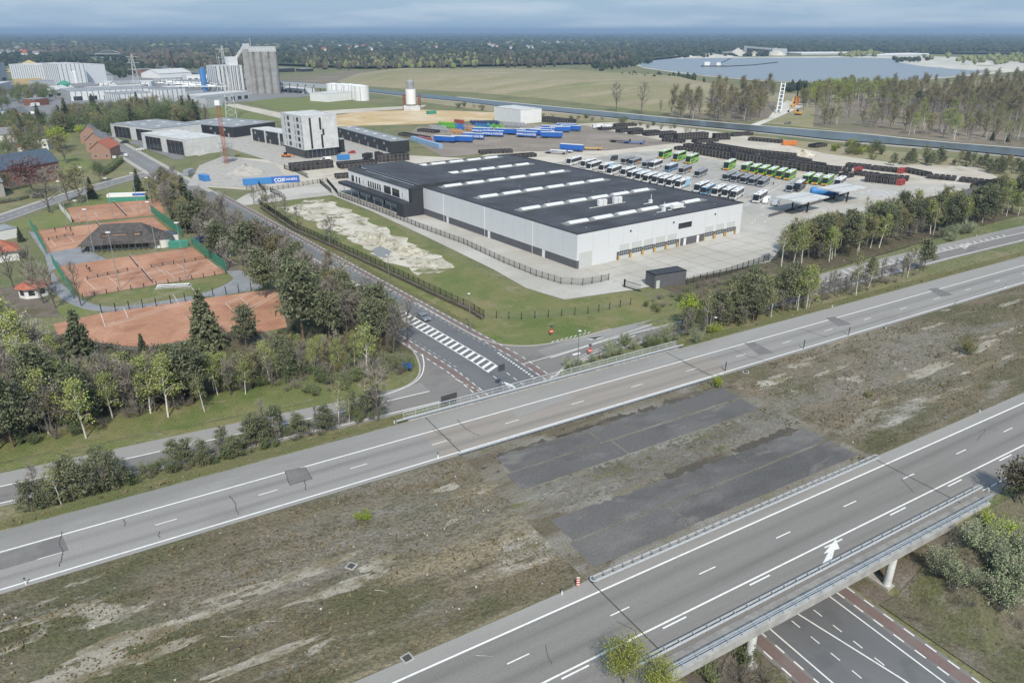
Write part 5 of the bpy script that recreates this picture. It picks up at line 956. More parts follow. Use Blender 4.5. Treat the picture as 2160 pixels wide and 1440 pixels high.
def pylon(label, x, y, top, w0):
    b = P(x, y, 0); h = rise(top, b); t = thing('lattice_pylon', label, 'pylon', b, .3); n = 12; r = lambda z: w0 * (1 - z / h) ** 1.1 + .35
    for sx, sy in ((-1, -1), (1, -1), (1, 1), (-1, 1)): m = MB(); m.tube([(sx * r(z), sy * r(z), z) for z in np.linspace(0, h, 7)], .17, 5); m.build('leg', 'steel_light', t)
    m = MB()
    for i in range(n):
        z0, z1 = h * i / n, h * (i + 1) / n
        for s_ in (-1, 1): m.bar((-r(z0), s_ * r(z0), z0), (r(z1), s_ * r(z1), z1), .12); m.bar((r(z0), s_ * r(z0), z0), (-r(z1), s_ * r(z1), z1), .12); m.bar((s_ * r(z0), -r(z0), z0), (s_ * r(z1), r(z1), z1), .12)
    m.build('bracing', 'steel_light', t)
    for z in (.72, .84, .95): m = MB(); m.bar((-5, 0, h * z), (5, 0, h * z), .25); m.build('crossarm', 'steel_light', t)
pylon('pale lattice pylon in front of the white mill building', 489, 250, 96, 3.6); pylon('grey lattice pylon standing among the factory workshops', 298, 228, 114, 4.2)
# bridge over the canal far off
t = thing('arch_bridge', 'far steel arch bridge crossing the canal', 'bridge', P(232, 119, 0)); m = MB(); m.tube([(-33 + 66 * k / 12, 0, 6 + 8 * math.sin(math.pi * k / 12)) for k in range(13)], .5, 5); m.build('arch', 'steel', t); m = MB(); m.box(-36, 36, -4, 4, 5, 6.4); m.build('deck', 'kerb_concrete', t); m = MB(); [m.box(-27.2 + k * 5.5, -26.8 + k * 5.5, -.2, .2, 6.4, 6 + 8 * math.sin(math.pi * (6 + k * 5.5) / 66)) for k in range(11)]; m.build('hangers', 'steel', t); m = MB(); [m.box(x - 2, x + 2, -4, 4, 0, 5) for x in (-34, 34)]; m.build('pier', 'kerb_concrete', t)
# pipe racks
t = thing('pipe_rack', 'tangle of grey pipes on steel racks between the workshops and the mill', 'pipe rack', P(330, 195, 0), R(10)); m = MB()
for k in range(9): m.tube([(random.uniform(0, 10), k * 3.2, 4 + random.uniform(0, 7)), (random.uniform(50, 75), k * 3.2, 4 + random.uniform(0, 7))], .5, 6)
m.build('pipes', 'steel', t); m = MB(); [m.box(x, x + .5, y, y + .5, 0, 12) for x in range(2, 75, 8) for y in (0, 13, 26)]; m.build('racks', 'lamp_steel', t)
# ---- fuel canopies
for Q, wh_ in ((((1642, 414), (1699, 404), (1742, 415), (1679, 429)), 'next to the blue tank'), (((1730, 395), (1780, 386), (1828, 395), (1768, 406)), 'beyond the blue tank')):
    q = [P(x, y, 5.4) for x, y in Q]; c = sum(q, Vector()) / 4; b = Vector((c.x, c.y, .05)); e1 = (q[1] - q[0] + q[2] - q[3]).normalized(); r_ = math.atan2(e1.y, e1.x); t = thing('fuel_canopy', 'flat white canopy over fuel pumps ' + wh_, 'canopy', b, r_, 'fuel canopies'); hz_ = 4.9; W2 = ((q[1] - q[0]).length + (q[2] - q[3]).length) / 4; D2 = ((q[3] - q[0]).length + (q[2] - q[1]).length) / 4
    m = MB(); m.box(-W2, W2, -D2, D2, hz_, hz_ + .5); m.build('roof', 'roof_white', t); m = MB(); m.box(-W2, W2, -.12, .12, hz_ + .5, hz_ + .58); m.build('roof_joint', 'roof_grey', t)
    for y in (-D2 * .55, D2 * .55): m = MB(); m.box(-.2, .2, y - .2, y + .2, 0, hz_); m.build('column', 'dark_post', t)
    for y in (-1.6, 1.6): m = MB(); m.box(-.35, .35, y - .5, y + .5, .15, 2.0); m.build('fuel_pump', 'roof_grey', t, bevel=.06)
    m = MB(); m.box(-1.2, 1.2, -D2 * .8, D2 * .8, 0, .15); m.build('island', 'kerb_concrete', t)
t = thing('fuel_tank', 'long blue cylindrical tank lying between the two white canopies', 'tank', P(1738, 413, 0), R(-12)); m = MB(); m.tube([(-5.5, 0, 1.8), (-5, 0, 1.8), (5, 0, 1.8), (5.5, 0, 1.8)], [1.0, 1.6, 1.6, 1.0], 16); m.build('shell', 'pipe_blue', t); m = MB(); m.box(-3.5, -3, -1, 1, 0, .6); m.box(3, 3.5, -1, 1, 0, .6); m.build('saddle', 'kerb_concrete', t)
wl = P(1622, 458, 0), P(1790, 410, 0); m = MB(); m.bar((wl[0].x, wl[0].y, .5), (wl[1].x, wl[1].y, .5), .4, 1.0); tag(m.build('retaining_wall', 'plinth'), 'long low dark wall separating the fuel lanes from the bus yard', 'wall')

for Q, wh_ in ((((1982, 412), (2043, 400), (2071, 405), (2016, 419)), 'behind the pine belt, nearer the canopies'), (((2041, 398), (2096, 386), (2123, 390), (2073, 404)), 'at the outer corner of the yard')):
    q = [P(x, y, 3.2) for x, y in Q]; c = sum(q, Vector()) / 4; e1 = (q[1] - q[0] + q[2] - q[3]).normalized(); W2 = ((q[1] - q[0]).length + (q[2] - q[3]).length) / 4; D2 = ((q[3] - q[0]).length + (q[2] - q[1]).length) / 4
    t = thing('covered_store', 'long low dark store with panelled roof ' + wh_, 'store', Vector((c.x, c.y, .05)), math.atan2(e1.y, e1.x), 'dark covered stores'); m = MB(); m.box(-W2, W2, -D2, D2, 0, 3.0); m.build('wall', 'black_panel', t); m = MB(); m.box(-W2 - .1, W2 + .1, -D2 - .1, D2 + .1, 3.002, 3.2); m.build('roof', 'plinth', t)
    m = MB(); m.box(-.06, .06, -D2 - .12, -D2 - .0, 0, 3.0); me = m.data('rib', 'kerb_concrete'); n = int(W2 * 2 / 2.4)
    for i in range(n + 1): ob('rib', me, t, (-W2 + i * 2 * W2 / n, 0, 0))
    m = MB(); [m.box(-W2 + i * 2 * W2 / n - .04, -W2 + i * 2 * W2 / n + .04, -D2, D2, 3.201, 3.24) for i in range(1, n)]; m.build('roof_joints', 'anthracite', t)
# ------------------------------------------------------------------ vehicles
def paintm(name, col, rough=.35): omat(name, col, rough, 0, .05, .5, .5)
for n_, c_ in (('bus_white', (.72, .73, .73)), ('bus_green', (.22, .56, .04)), ('bus_grey', (.36, .40, .45)), ('bus_blue', (.12, .30, .52)), ('bus_orange', (.75, .33, .03)), ('car_grey', (.16, .18, .20)), ('car_black', (.03, .032, .036)), ('car_red', (.42, .03, .03)), ('car_white', (.72, .73, .74)), ('car_blue', (.05, .09, .2)), ('bus_sky', (.35, .58, .74)), ('trailer_blue', (.025, .12, .44)), ('trailer_top', (.70, .72, .72)), ('container_blue', (.05, .21, .50)), ('container_pale', (.24, .38, .56)), ('container_red', (.34, .07, .05)), ('machine_orange', (.60, .20, .05)), ('lorry_red', (.45, .05, .04))): paintm(n_, c_)
omat('tyre', (.018, .018, .018), .9); omat('rim', (.35, .36, .37), .4, .7); omat('bus_glass', (.018, .02, .024), .12, 0, .1, 1, .5); omat('lettering_white', (.82, .83, .83), .6); omat('rack_black', (.022, .023, .027), .7, 0, .35, 1.5, .3, .35, (.04, .038, .042)); omat('rack_rim', (.30, .27, .235), .8, 0, .35, 2); omat('rack_red', (.30, .04, .04), .7)
def wheels(t, xs, wy, r=.5, wd=.3):
    mm = MB(); mm.wheel(0, 0, 0, r, wd, 14); me = mm.data('wheel', 'tyre'); mr = MB(); mr.wheel(0, 0, 0, r * .55, wd + .03, 10); me2 = mr.data('rim', 'rim')
    for x in xs:
        for s_ in (-1, 1): o = ob('wheel', me, t, (x, s_ * wy, r)); ob('rim', me2, o)
def make_bus(kind):
    L_, h, w_ = {'coach': (12.2, 3.55, 1.27), 'double': (13.2, 4.05, 1.27), 'city': (11.8, 3.05, 1.26)}[kind[0]]; body, extra = kind[1], kind[2]
    t = thing('bus', 'bus', 'bus'); rk = .55 if kind[0] != 'city' else .2
    pr = [(.3, .32), (.04, .8), (0, 1.25), (rk * .55, h * .8), (rk + .35, h), (L_ - .35, h), (L_, h - .3), (L_ - .02, .8), (L_ - .15, .32)]
    m = MB(); m.prof(pr, -w_, w_); m.build('body', body, t, bevel=.1)
    m = MB(); g0 = 1.15 if kind[0] != 'city' else 1.0; m.prof([(-.02, g0 + .1), (rk * .5 - .03, h * .78), (rk + .22, h - .13), (rk + .4, h - .2), (.3, g0 + .1)], -w_ + .1, w_ - .1); m.build('windscreen', 'bus_glass', t)
    zl = 1.55 if kind[0] == 'coach' else 1.2; ztop = h - .38
    if kind[0] == 'double':
        for s_ in (-1, 1): m = MB(); m.box(1.0, L_ - .5, s_ * w_ - .012, s_ * w_ + .012, 2.5, 3.75); m.build('side_windows', 'bus_glass', t); m = MB(); m.box(1.4, L_ * .55, s_ * w_ - .012, s_ * w_ + .012, 1.2, 1.95); m.build('side_windows', 'bus_glass', t)
    else:
        for s_ in (-1, 1): m = MB(); m.box(.75, L_ - .5, s_ * w_ - .014, s_ * w_ + .014, zl, ztop); m.build('side_windows', 'bus_glass', t)
    m = MB(); m.box(L_ - .04, L_ + .015, -w_ + .2, w_ - .2, h * .55, h - .45); m.build('rear_window', 'bus_glass', t)
    m = MB(); m.box(rk + .6, L_ - .6, -w_ + .18, w_ - .18, h - .02, h + .05); m.build('roof_panel', 'bus_white' if body != 'bus_grey' else 'roof_grey', t)
    m = MB(); m.box(L_ * .38, L_ * .38 + 2.2, -.8, .8, h + .05, h + .25); m.build('roof_unit', 'bus_white' if body != 'bus_grey' else 'roof_grey', t, bevel=.06); m = MB(); m.box(2.4, 3.2, -.45, .45, h + .05, h + .12); m.box(8.6, 9.4, -.45, .45, h + .05, h + .12); m.build('roof_hatch', 'plinth', t)
    if extra == 'green':
        m = MB(); m.prof([(.28, .34), (.02, .8), (-.015, 1.12), (.8, .62), (3.4, .34)], -w_ - .014, w_ + .014); m.build('orange_skirt', 'bus_orange', t)
    if extra == 'blue':
        for s_ in (-1, 1): m = MB(); m.prof([(4, .4), (7, ztop + .1), (L_ - .8, ztop + .1), (L_ - .8, .4)], s_ * w_ - .018, s_ * w_ + .018); m.build('blue_wrap', 'bus_sky', t)
    if extra == 'ad':
        for s_ in (-1, 1): m = MB(); m.box(6.2, 8.8, s_ * w_ - .017, s_ * w_ + .017, .5, 1.5); m.build('side_advert', 'machine_orange', t)
    if extra == 'ring':
        m = MB(); m.tube([(-.03, .75 * math.cos(a), 1.5 + .75 * math.sin(a)) for a in np.linspace(0, 2 * math.pi, 17)], .1, 5); m.build('ring_emblem', 'bus_glass', t)
    for s_ in (-1, 1): m = MB(); m.box(-.03, .06, s_ * .95 - .2, s_ * .95 + .2, .62, .8); m.build('headlight', 'plain_white', t)
    for s_ in (-1, 1): m = MB(); m.bar((.4, s_ * w_, h - .35), (-.25, s_ * (w_ + .22), h - .55), .08); m.box(-.33, -.17, s_ * (w_ + .22) - .1, s_ * (w_ + .22) + .1, h - 1.15, h - .55); m.build('mirror', 'black_plastic', t)
    wheels(t, (2.7, L_ - 3.4) + ((L_ - 2.1,) if kind[0] != 'city' else ()), w_ - .14); return t
BK = {'w': ('coach', 'bus_white', ''), 'wb': ('coach', 'bus_white', 'blue'), 'wr': ('coach', 'bus_white', 'ring'), 'G': ('coach', 'bus_green', 'green'), 'G2': ('double', 'bus_green', 'green'), 'g': ('city', 'bus_grey', ''), 'ga': ('city', 'bus_grey', 'ad'), 'b': ('city', 'bus_blue', ''), 'd': ('coach', 'car_black', '')}
proto = {k: make_bus(v) for k, v in BK.items()}; used = set()
BUS = [(140, 470, 'w', 0), (245, 490, 'w', 0), (290, 508, 'w', 0), (385, 520, 'wb', 1), (445, 545, 'w', 0), (553, 553, 'w', 0), (600, 575, 'wb', 1), (660, 590, 'wb', 1), (720, 603, 'w', 0), (785, 612, 'w', 0), (837, 626, 'w', 0), (897, 637, 'w', 0), (965, 648, 'wb', 2), (553, 460, 'g', 3), (608, 470, 'ga', 3), (712, 490, 'g', 3), (768, 498, 'w', 4), (885, 517, 'b', 5), (990, 537, 'ga', 5), (1113, 560, 'g', 5), (838, 420, 'G2', 6), (948, 438, 'G2', 6), (1046, 458, 'G2', 6), (1335, 505, 'G2', 7), (1465, 521, 'G', 8), (1530, 534, 'G', 8), (1595, 546, 'G', 8), (1662, 557, 'G', 8), (1730, 570, 'G', 8), (1795, 581, 'G', 8), (1935, 605, 'G', 9), (2005, 617, 'G', 9), (2080, 626, 'G', 9), (2172, 640, 'w', 10), (1327, 585, 'g', 11), (1387, 598, 'ga', 11), (1460, 608, 'g', 11), (1522, 620, 'g', 11), (1592, 633, 'g', 11), (1112, 675, 'w', 12), (1162, 690, 'b', 13), (1245, 706, 'w', 12), (1317, 718, 'w', 12), (1385, 730, 'wr', 14), (1555, 758, 'w', 15), (1812, 672, 'g', 16), (1868, 668, 'd', 17)]
BL = ['white coach in the long row behind the black-roofed warehouse', 'white and sky-blue coach in the long row behind the warehouse', 'white and sky-blue coach ending the long row at the warehouse corner', 'grey city bus among the small group near the brown lot', 'white coach parked next to a grey city bus', 'city bus standing in the loose middle row of the yard', 'lime green double-decker coach beside the stacked dark containers', 'lime green double-decker parked alone in the yard', 'lime green and orange coach in the row of six', 'lime green and orange coach in the row of three by the canopies', 'white coach beside the three green coaches', 'grey city bus in the row of five below the green coaches', 'white coach in the row at the warehouse corner', 'blue city bus between white coaches at the warehouse corner', 'white coach with a black ring on its front', 'white coach parked beside the two vans', 'grey city bus beside a black coach near the canopies', 'black coach near the white fuel canopies']
BG = R(57)
for x, y, k, l in BUS:
    p = P(1160 + x * .2778, 220 + y * .2778, 0); p.z = .09
    br_ = BG + random.uniform(-.03, .03); p += Vector((math.cos(BG), math.sin(BG), 0)) * random.uniform(-.5, .5)
    if k in used: o = dup(proto[k], None, p, br_)
    else: used.add(k); o = proto[k]; o.location = p; o.rotation_euler = (0, 0, br_)
    o['label'] = BL[l]; o['group'] = 'buses in the yard'
lm = MB()
for x, y, k, l in BUS[23:]:
    p = P(1160 + x * .2778, 220 + y * .2778, 0)
    for s_ in (-1.9, 1.9): a = p + Vector((-math.sin(BG), math.cos(BG), 0)) * s_; b = a + Vector((math.cos(BG), math.sin(BG), 0)) * 11; strip('x', [(a.x, a.y), (b.x, b.y)], -.09, .09, 'x', .042, flat=0, step=99, mb=lm)
for zx, zy in ((1480, 775), (1600, 790), (1660, 640), (1700, 655), (1600, 668), (1640, 685), (1270, 470), (1180, 440), (1240, 610), (1200, 600)):
    a = P(1160 + zx * .2778, 220 + zy * .2778, 0); b = a + Vector((math.cos(BG), math.sin(BG), 0)) * 13; strip('x', [(a.x, a.y), (b.x, b.y)], -.1, .1, 'x', .042, flat=0, step=99, mb=lm)
for px in ([(1585, 473), (1600, 455), (1640, 446), (1690, 436)], [(1612, 470), (1620, 462), (1640, 458)], [(1700, 455), (1780, 436), (1850, 420), (1930, 402)], [(1665, 470), (1720, 452), (1800, 434)]): strip('x', smooth_path([P(x, y, 0) for x, y in px]), -.1, .1, 'x', .042, flat=0, mb=lm, dash=(3, 2))
lm.build('bay_marking', 'paint', kind='structure')
def make_car(kind, mat):
    L_, h, w_ = {'hatch': (4.2, 1.48, .88), 'suv': (4.7, 1.72, .93), 'van': (5.6, 2.3, .98)}[kind]; t = thing('car', 'car', 'car')
    if kind == 'van': pr = [(.1, .3), (0, .7), (.1, 1.0), (.9, 1.25), (1.5, 2.1), (1.9, h), (L_ - .1, h), (L_, .5), (L_ - .1, .3)]; gl = [(.95, 1.27), (1.5, 2.05), (2.6, 2.05), (2.6, 1.27)]
    else: pr = [(.12, .28), (0, .62), (.12, .82), (1.2, .98), (2.0, h - .02), (3.3, h), (L_ - .35, 1.02), (L_ - .03, .9), (L_, .5), (L_ - .1, .28)] if kind == 'hatch' else [(.12, .3), (0, .75), (.12, .98), (1.25, 1.12), (1.9, h - .03), (L_ - .6, h), (L_ - .12, 1.1), (L_, .6), (L_ - .1, .3)]; gl = [(1.32, 1.0), (2.02, h - .1), (3.25, h - .1), (L_ - .45, 1.03)] if kind == 'hatch' else [(1.38, 1.14), (1.95, h - .12), (L_ - .72, h - .12), (L_ - .3, 1.14)]
    m = MB(); m.prof(pr, -w_, w_); m.build('body', mat, t, bevel=.07); m = MB(); m.prof(gl, -w_ - .01, w_ + .01); m.build('side_glass', 'bus_glass', t)
    q = (1.2, .98, 2.0, h - .02) if kind == 'hatch' else (1.25, 1.12, 1.9, h - .03) if kind == 'suv' else (.9, 1.25, 1.5, 2.1)
    m = MB(); m.prof([(q[0] + .05, q[1] + .07), (q[2] - .03, q[3] - .06), (q[2] + .05, q[3] - .08), (q[0] + .14, q[1] + .03)], -w_ + .12, w_ - .12); m.build('windscreen', 'bus_glass', t)
    m = MB(); m.box(L_ - .42 if kind != 'van' else L_ - .04, L_ - .1 if kind == 'suv' else L_ + .01 if kind == 'van' else L_ - .36, -w_ + .15, w_ - .15, h - .45 if kind != 'van' else 1.4, h - .2); m.build('rear_glass', 'bus_glass', t)
    for s_ in (-1, 1): m = MB(); m.box(-.01, .12, s_ * .62 - .16, s_ * .62 + .16, .62, .76); m.build('headlight', 'plain_white', t); m = MB(); m.box(L_ - .1, L_ + .01, s_ * .66 - .12, s_ * .66 + .12, .7, .9); m.build('tail_light', 'red_film', t)
    wheels(t, (.85, L_ - .85), w_ - .08, .33, .2); return t
CARS = {}
def car(kind, mat, px, ang, label, name='parked_car', z=.07, cat='car'):
    k = (kind, mat); b = P(*px, 0); b.z = z
    if k in CARS: o = dup(CARS[k], None, b, R(ang), label=label)
    else: o = CARS[k] = make_car(kind, mat); o.location = b; o.rotation_euler = (0, 0, R(ang)); o['label'] = label
    o.name = name; o['category'] = cat; return o
car('hatch', 'car_grey', (903, 680), 126, 'silver-grey hatchback driving on the road beside the hatched island', 'moving_car', .1); car('suv', 'car_blue', (405, 512), 20, 'dark blue car parked beside the green fence of the courts'); car('suv', 'car_black', (430, 512), 40, 'black car parked next to a trailer on the dirt track'); car('hatch', 'car_red', (246, 320), 300, 'red car driving on the town road by the brick gables', 'moving_car', .1); car('hatch', 'car_white', (265, 329), 300, 'white car following the road bend by the clipped hedge', 'moving_car', .1); car('suv', 'car_black', (254, 303), 15, 'dark estate car on the verge by the concrete halls'); car('hatch', 'car_white', (288, 318), 20, 'white car on the grass by the concrete halls'); car('suv', 'car_black', (808, 326), 200, 'black car parked at the end of the long black hall'); car('hatch', 'car_red', (734, 324), 10, 'red car beside the dark foot of the concrete tower'); car('van', 'car_white', (676, 341), 10, 'white van in front of the concrete tower', cat='van', name='parked_van'); car('van', 'car_black', (1290, 340), 57, 'black minibus parked above the row of white coaches', cat='van', name='parked_van')
car('van', 'car_white', (1612, 431), 57, 'white van parked beside a white coach', cat='van', name='parked_van'); car('van', 'bus_grey', (1632, 436), 57, 'silver van parked at the end of the bays beside a white van', cat='van', name='parked_van'); car('hatch', 'car_red', (1841, 312), 10, 'red car on the canal bank track'); car('hatch', 'car_white', (241, 334), 300, 'white car parked by the brick gable house', 'parked_car', .1); car('suv', 'car_grey', (1655, 262), 10, 'grey car on the pale ground across the canal'); car('hatch', 'car_black', (68, 418), 20, 'black car in the driveway under the bare tree'); car('hatch', 'car_grey', (602, 291), 30, 'grey car parked between the black halls'); car('suv', 'car_black', (620, 300), 30, 'black car parked at the white-finned hall')
def lorry(px, ang, cabm, boxm, label, L_=8, h=3.4):
    b = P(*px, 0); b.z = .06; t = thing('lorry', label, 'lorry', b, R(ang)); m = MB(); m.prof([(.05, .5), (0, 1.4), (.25, 2.7), (1.9, 2.8), (1.9, .5)], -1.2, 1.2); m.build('cab', cabm, t, bevel=.07); m = MB(); m.prof([(-.02, 1.5), (.2, 2.55), (.3, 2.55), (.2, 1.5)], -1.05, 1.05); m.build('windscreen', 'bus_glass', t)
    m = MB(); m.box(2.1, L_, -1.25, 1.25, .95, h); m.build('cargo_box', boxm, t); m = MB(); m.box(.5, L_, -.5, .5, .55, .95); m.build('chassis', 'dark_post', t); wheels(t, (1.1, L_ - 1.8), 1.05, .48, .32); return t
lorry((26, 238), 60, 'car_blue', 'bus_sky', 'pale blue lorry in the yard beside the brick house'); lorry((58, 243), 10, 'car_white', 'plain_white', 'white tanker lorry in the yard beside the brick house', 6, 2.6); lorry((64, 227), 60, 'car_white', 'plain_white', 'white lorry next to the dark red workshop front'); lorry((2, 245), 60, 'car_white', 'bus_sky', 'white and blue lorry at the edge of the lorry park'); lorry((783, 333), 250, 'car_black', 'rack_black', 'black lorry behind the stacked dark containers', 7, 3); lorry((1250, 272), 10, 'car_white', 'plain_white', 'white lorry parked by the canal bank', 7, 3.2); lorry((1268, 273), 15, 'car_white', 'plain_white', 'second white lorry parked by the canal bank', 7, 3)
def text_part(txt, size, par, loc, rot, mat='lettering_white', name='lettering', bold=0, sx=1):
    cu = bpy.data.curves.new(name, 'FONT'); cu.body = txt; cu.size = size; cu.align_x = 'CENTER'; cu.align_y = 'CENTER'; cu.offset = bold; cu.extrude = .004; cu.fill_mode = 'FRONT'
    o = bpy.data.objects.new('tmp', cu); COL.objects.link(o); dg = bpy.context.evaluated_depsgraph_get(); me = bpy.data.meshes.new_from_object(o.evaluated_get(dg)); bpy.data.objects.remove(o)
    me.materials.clear(); me.materials.append(MATS[mat]); o = ob(name, me, par, loc); o.rotation_euler = rot; o.scale = (sx, 1, 1); return o
def side(pa, pb, z=.06): a, b = P(*pa, 0), P(*pb, 0); a.z = z; return a, math.atan2(b.y - a.y, b.x - a.x), (b - a).length
def zz3(x, y): return (840 + x * .2778, 170 + y * .2778)
def trailer(pa, pb, label, text=True, top='trailer_top', side_m='trailer_blue', L_=13.6):
    a, r, l = side(zz3(*pa), zz3(*pb), .1); t = thing('trailer', label, 'trailer', a, r, 'blue trailers in the brown lot'); h = 3.9
    m = MB(); m.box(0, L_, 0, 2.55, 1.1, h - .12); m.build('cargo_box', side_m, t); m = MB(); m.box(-.02, L_ + .02, -.02, 2.57, h - .12, h); m.build('roof', top, t); m = MB(); m.box(.5, L_ - .5, .8, 1.7, .7, 1.1); m.build('chassis', 'dark_post', t)
    mm = MB(); mm.wheel(0, 0, 0, .5, .35, 12); me = mm.data('wheel', 'tyre')
    for x in (1.6, 2.9, 4.2):
        for y in (.25, 2.3): ob('wheel', me, t, (x, y, .5))
    m = MB(); m.box(L_ - 3, L_ - 2.8, .4, .6, 0, 1.1); m.box(L_ - 3, L_ - 2.8, 1.9, 2.1, 0, 1.1); m.build('landing_leg', 'dark_post', t)
    if text: text_part('www.a-cox.be', 2.5, t, (L_ * .5, -.03, 2.35), (math.pi / 2, 0, 0), bold=.02, sx=.92)
    return t
for i, (a, b, tx, wh_) in enumerate([((270, 470), (400, 478), 0, 'at the corner by the pale blue containers'), ((490, 448), (650, 455), 1, 'in the row below the coloured reels'), ((640, 428), (770, 433), 1, 'in the row below the coloured reels'), ((735, 410), (830, 415), 0, 'half hidden in the middle of the row'), ((815, 412), (890, 417), 0, 'with plain sides beside a lettered one'), ((895, 432), (1030, 440), 1, 'in the row in front of the white box hall'), ((1000, 418), (1100, 424), 0, 'with plain sides in front of the white box hall'), ((1030, 405), (1190, 410), 1, 'in the row in front of the white box hall'), ((1150, 398), (1290, 398), 0, 'near the end of the row beyond the white box hall'), ((1230, 385), (1355, 390), 0, 'last of the row towards the canal'), ((1200, 372), (1330, 374), 0, 'behind the last one of the row towards the canal'), ((1225, 535), (1365, 545), 0, 'parked alone beside flat trailers'), ((560, 405), (690, 410), 1, 'behind the lettered ones of the reel row'), ((920, 412), (1030, 416), 0, 'behind the lettered ones at the white box hall'), ((1090, 388), (1200, 390), 0, 'behind the row beyond the white box hall'), ((400, 470), (490, 474), 0, 'next to the one at the corner of the pale blue containers'), ((1080, 440), (1170, 442), 0, 'standing forward of the row at the white box hall')]):
    trailer(a, b, ('blue trailer with white web address ' if tx else 'plain blue box trailer ') + wh_, tx)
def flatbed(pa, pb, label, deckm, load=None, L_=13):
    a, r, l = side(zz3(*pa), zz3(*pb), .1); t = thing('flat_trailer', label, 'trailer', a, r); m = MB(); m.box(0, L_, 0, 2.5, .95, 1.2); m.build('bed', deckm, t); mm = MB(); mm.wheel(0, 0, 0, .48, .35, 12); me = mm.data('wheel', 'tyre')
    for x in (1.6, 2.9, L_ - 2):
        for y in (.25, 2.25): ob('wheel', me, t, (x, y, .48))
    m = MB(); m.box(L_ - .2, L_, 0, 2.5, 1.2, 2.6); m.build('headboard', load or deckm, t)
    if load == 'rack':
        pass
    return t
flatbed((1105, 555), (1230, 562), 'flat pale trailer with a grey headboard beside the plain blue trailer', 'roof_grey', 'trailer_blue'); flatbed((1150, 545), (1250, 550), 'flat white trailer with a blue headboard', 'plain_white', 'trailer_blue'); flatbed((1370, 528), (1440, 530), 'yellow flat trailer carrying dark racks', 'machine_yellow', 'machine_yellow'); flatbed((1600, 470), (1700, 478), 'skeletal trailer with dark racks standing alone in the brown lot', 'rack_black', 'rack_black'); flatbed((1700, 480), (1840, 488), 'skeletal blue trailer behind the dark racks in the brown lot', 'trailer_blue', 'trailer_blue')
# shipping containers
def container(a, b, mat, label, L_=None, ribs=True, group=None, z=.07):
    p, r, l = side(a, b, z); L_ = L_ or l; t = thing('shipping_container', label, 'container', p, r, group); m = MB(); m.box(0, L_, 0, 2.44, .12, 2.6); m.build('shell', mat, t)
    if ribs:
        m = MB(); x = .3
        while x < L_ - .3: m.box(x, x + .14, -.035, 2.475, .25, 2.5); x += .28
        m.build('corrugation', mat, t)
    m = MB(); [m.box(x - .09, x + .09, y - .09, y + .09, 0, 2.62) for x in (.04, L_ - .04) for y in (.04, 2.4)]; m.build('corner_post', mat, t); return t
S0, S1 = P(513.5, 392, 0), P(632, 384, 0); mid = (575, 388)
container((513.5, 392), (574, 388), 'container_blue', 'long plain blue container joined to the lettered one', ribs=False); t = container((574.6, 387.9), (632, 384), 'trailer_blue', 'long blue container with white lettering beside the entrance lane', ribs=False)
l = (P(632, 384, 0) - P(574.6, 387.9, 0)).length
text_part('COX', 2.0, t, (l * .27, -.05, 1.4), (math.pi / 2, 0, 0), bold=.05); text_part('TAINERS', 1.5, t, (l * .68, -.05, 1.45), (math.pi / 2, 0, 0), bold=.005); m = MB(); m.box(l * .1, l * .42, -.06, -.03, .28, .4); m.build('small_print', 'lettering_white', t)
container((420, 380), (446, 388), 'container_blue', 'blue container beside the shrubs of the building site', 6); container((714, 339), (740, 337), 'container_blue', 'blue container in front of the concrete tower car park', 6); container((398, 372), (414, 366), 'roof_grey', 'grey site cabin on the building site edge', 6); 
for i in range(6):
    k = i / 6; a = (866 + 60 * k, 297 + 18 * k); container(a, (a[0] + 9, a[1] + 2.6), 'container_pale', 'pale blue container in the row behind the long black hall', 6.05, group='pale blue containers')
container((879, 297), (893, 300), 'container_red', 'red container in front of the row of dark containers', 6); container((893, 300), (908, 303), 'container_red', 'red container at the end of the pale blue row', 6); container((958, 260), (975, 262), 'container_red', 'red container behind the green reels', 8); container((903, 242), (930, 240), 'green_screen', 'green container on the sandy excavation', 8); container((1652, 307), (1682, 307), 'machine_orange', 'low orange tarpaulin stack on the concrete quay', 8)
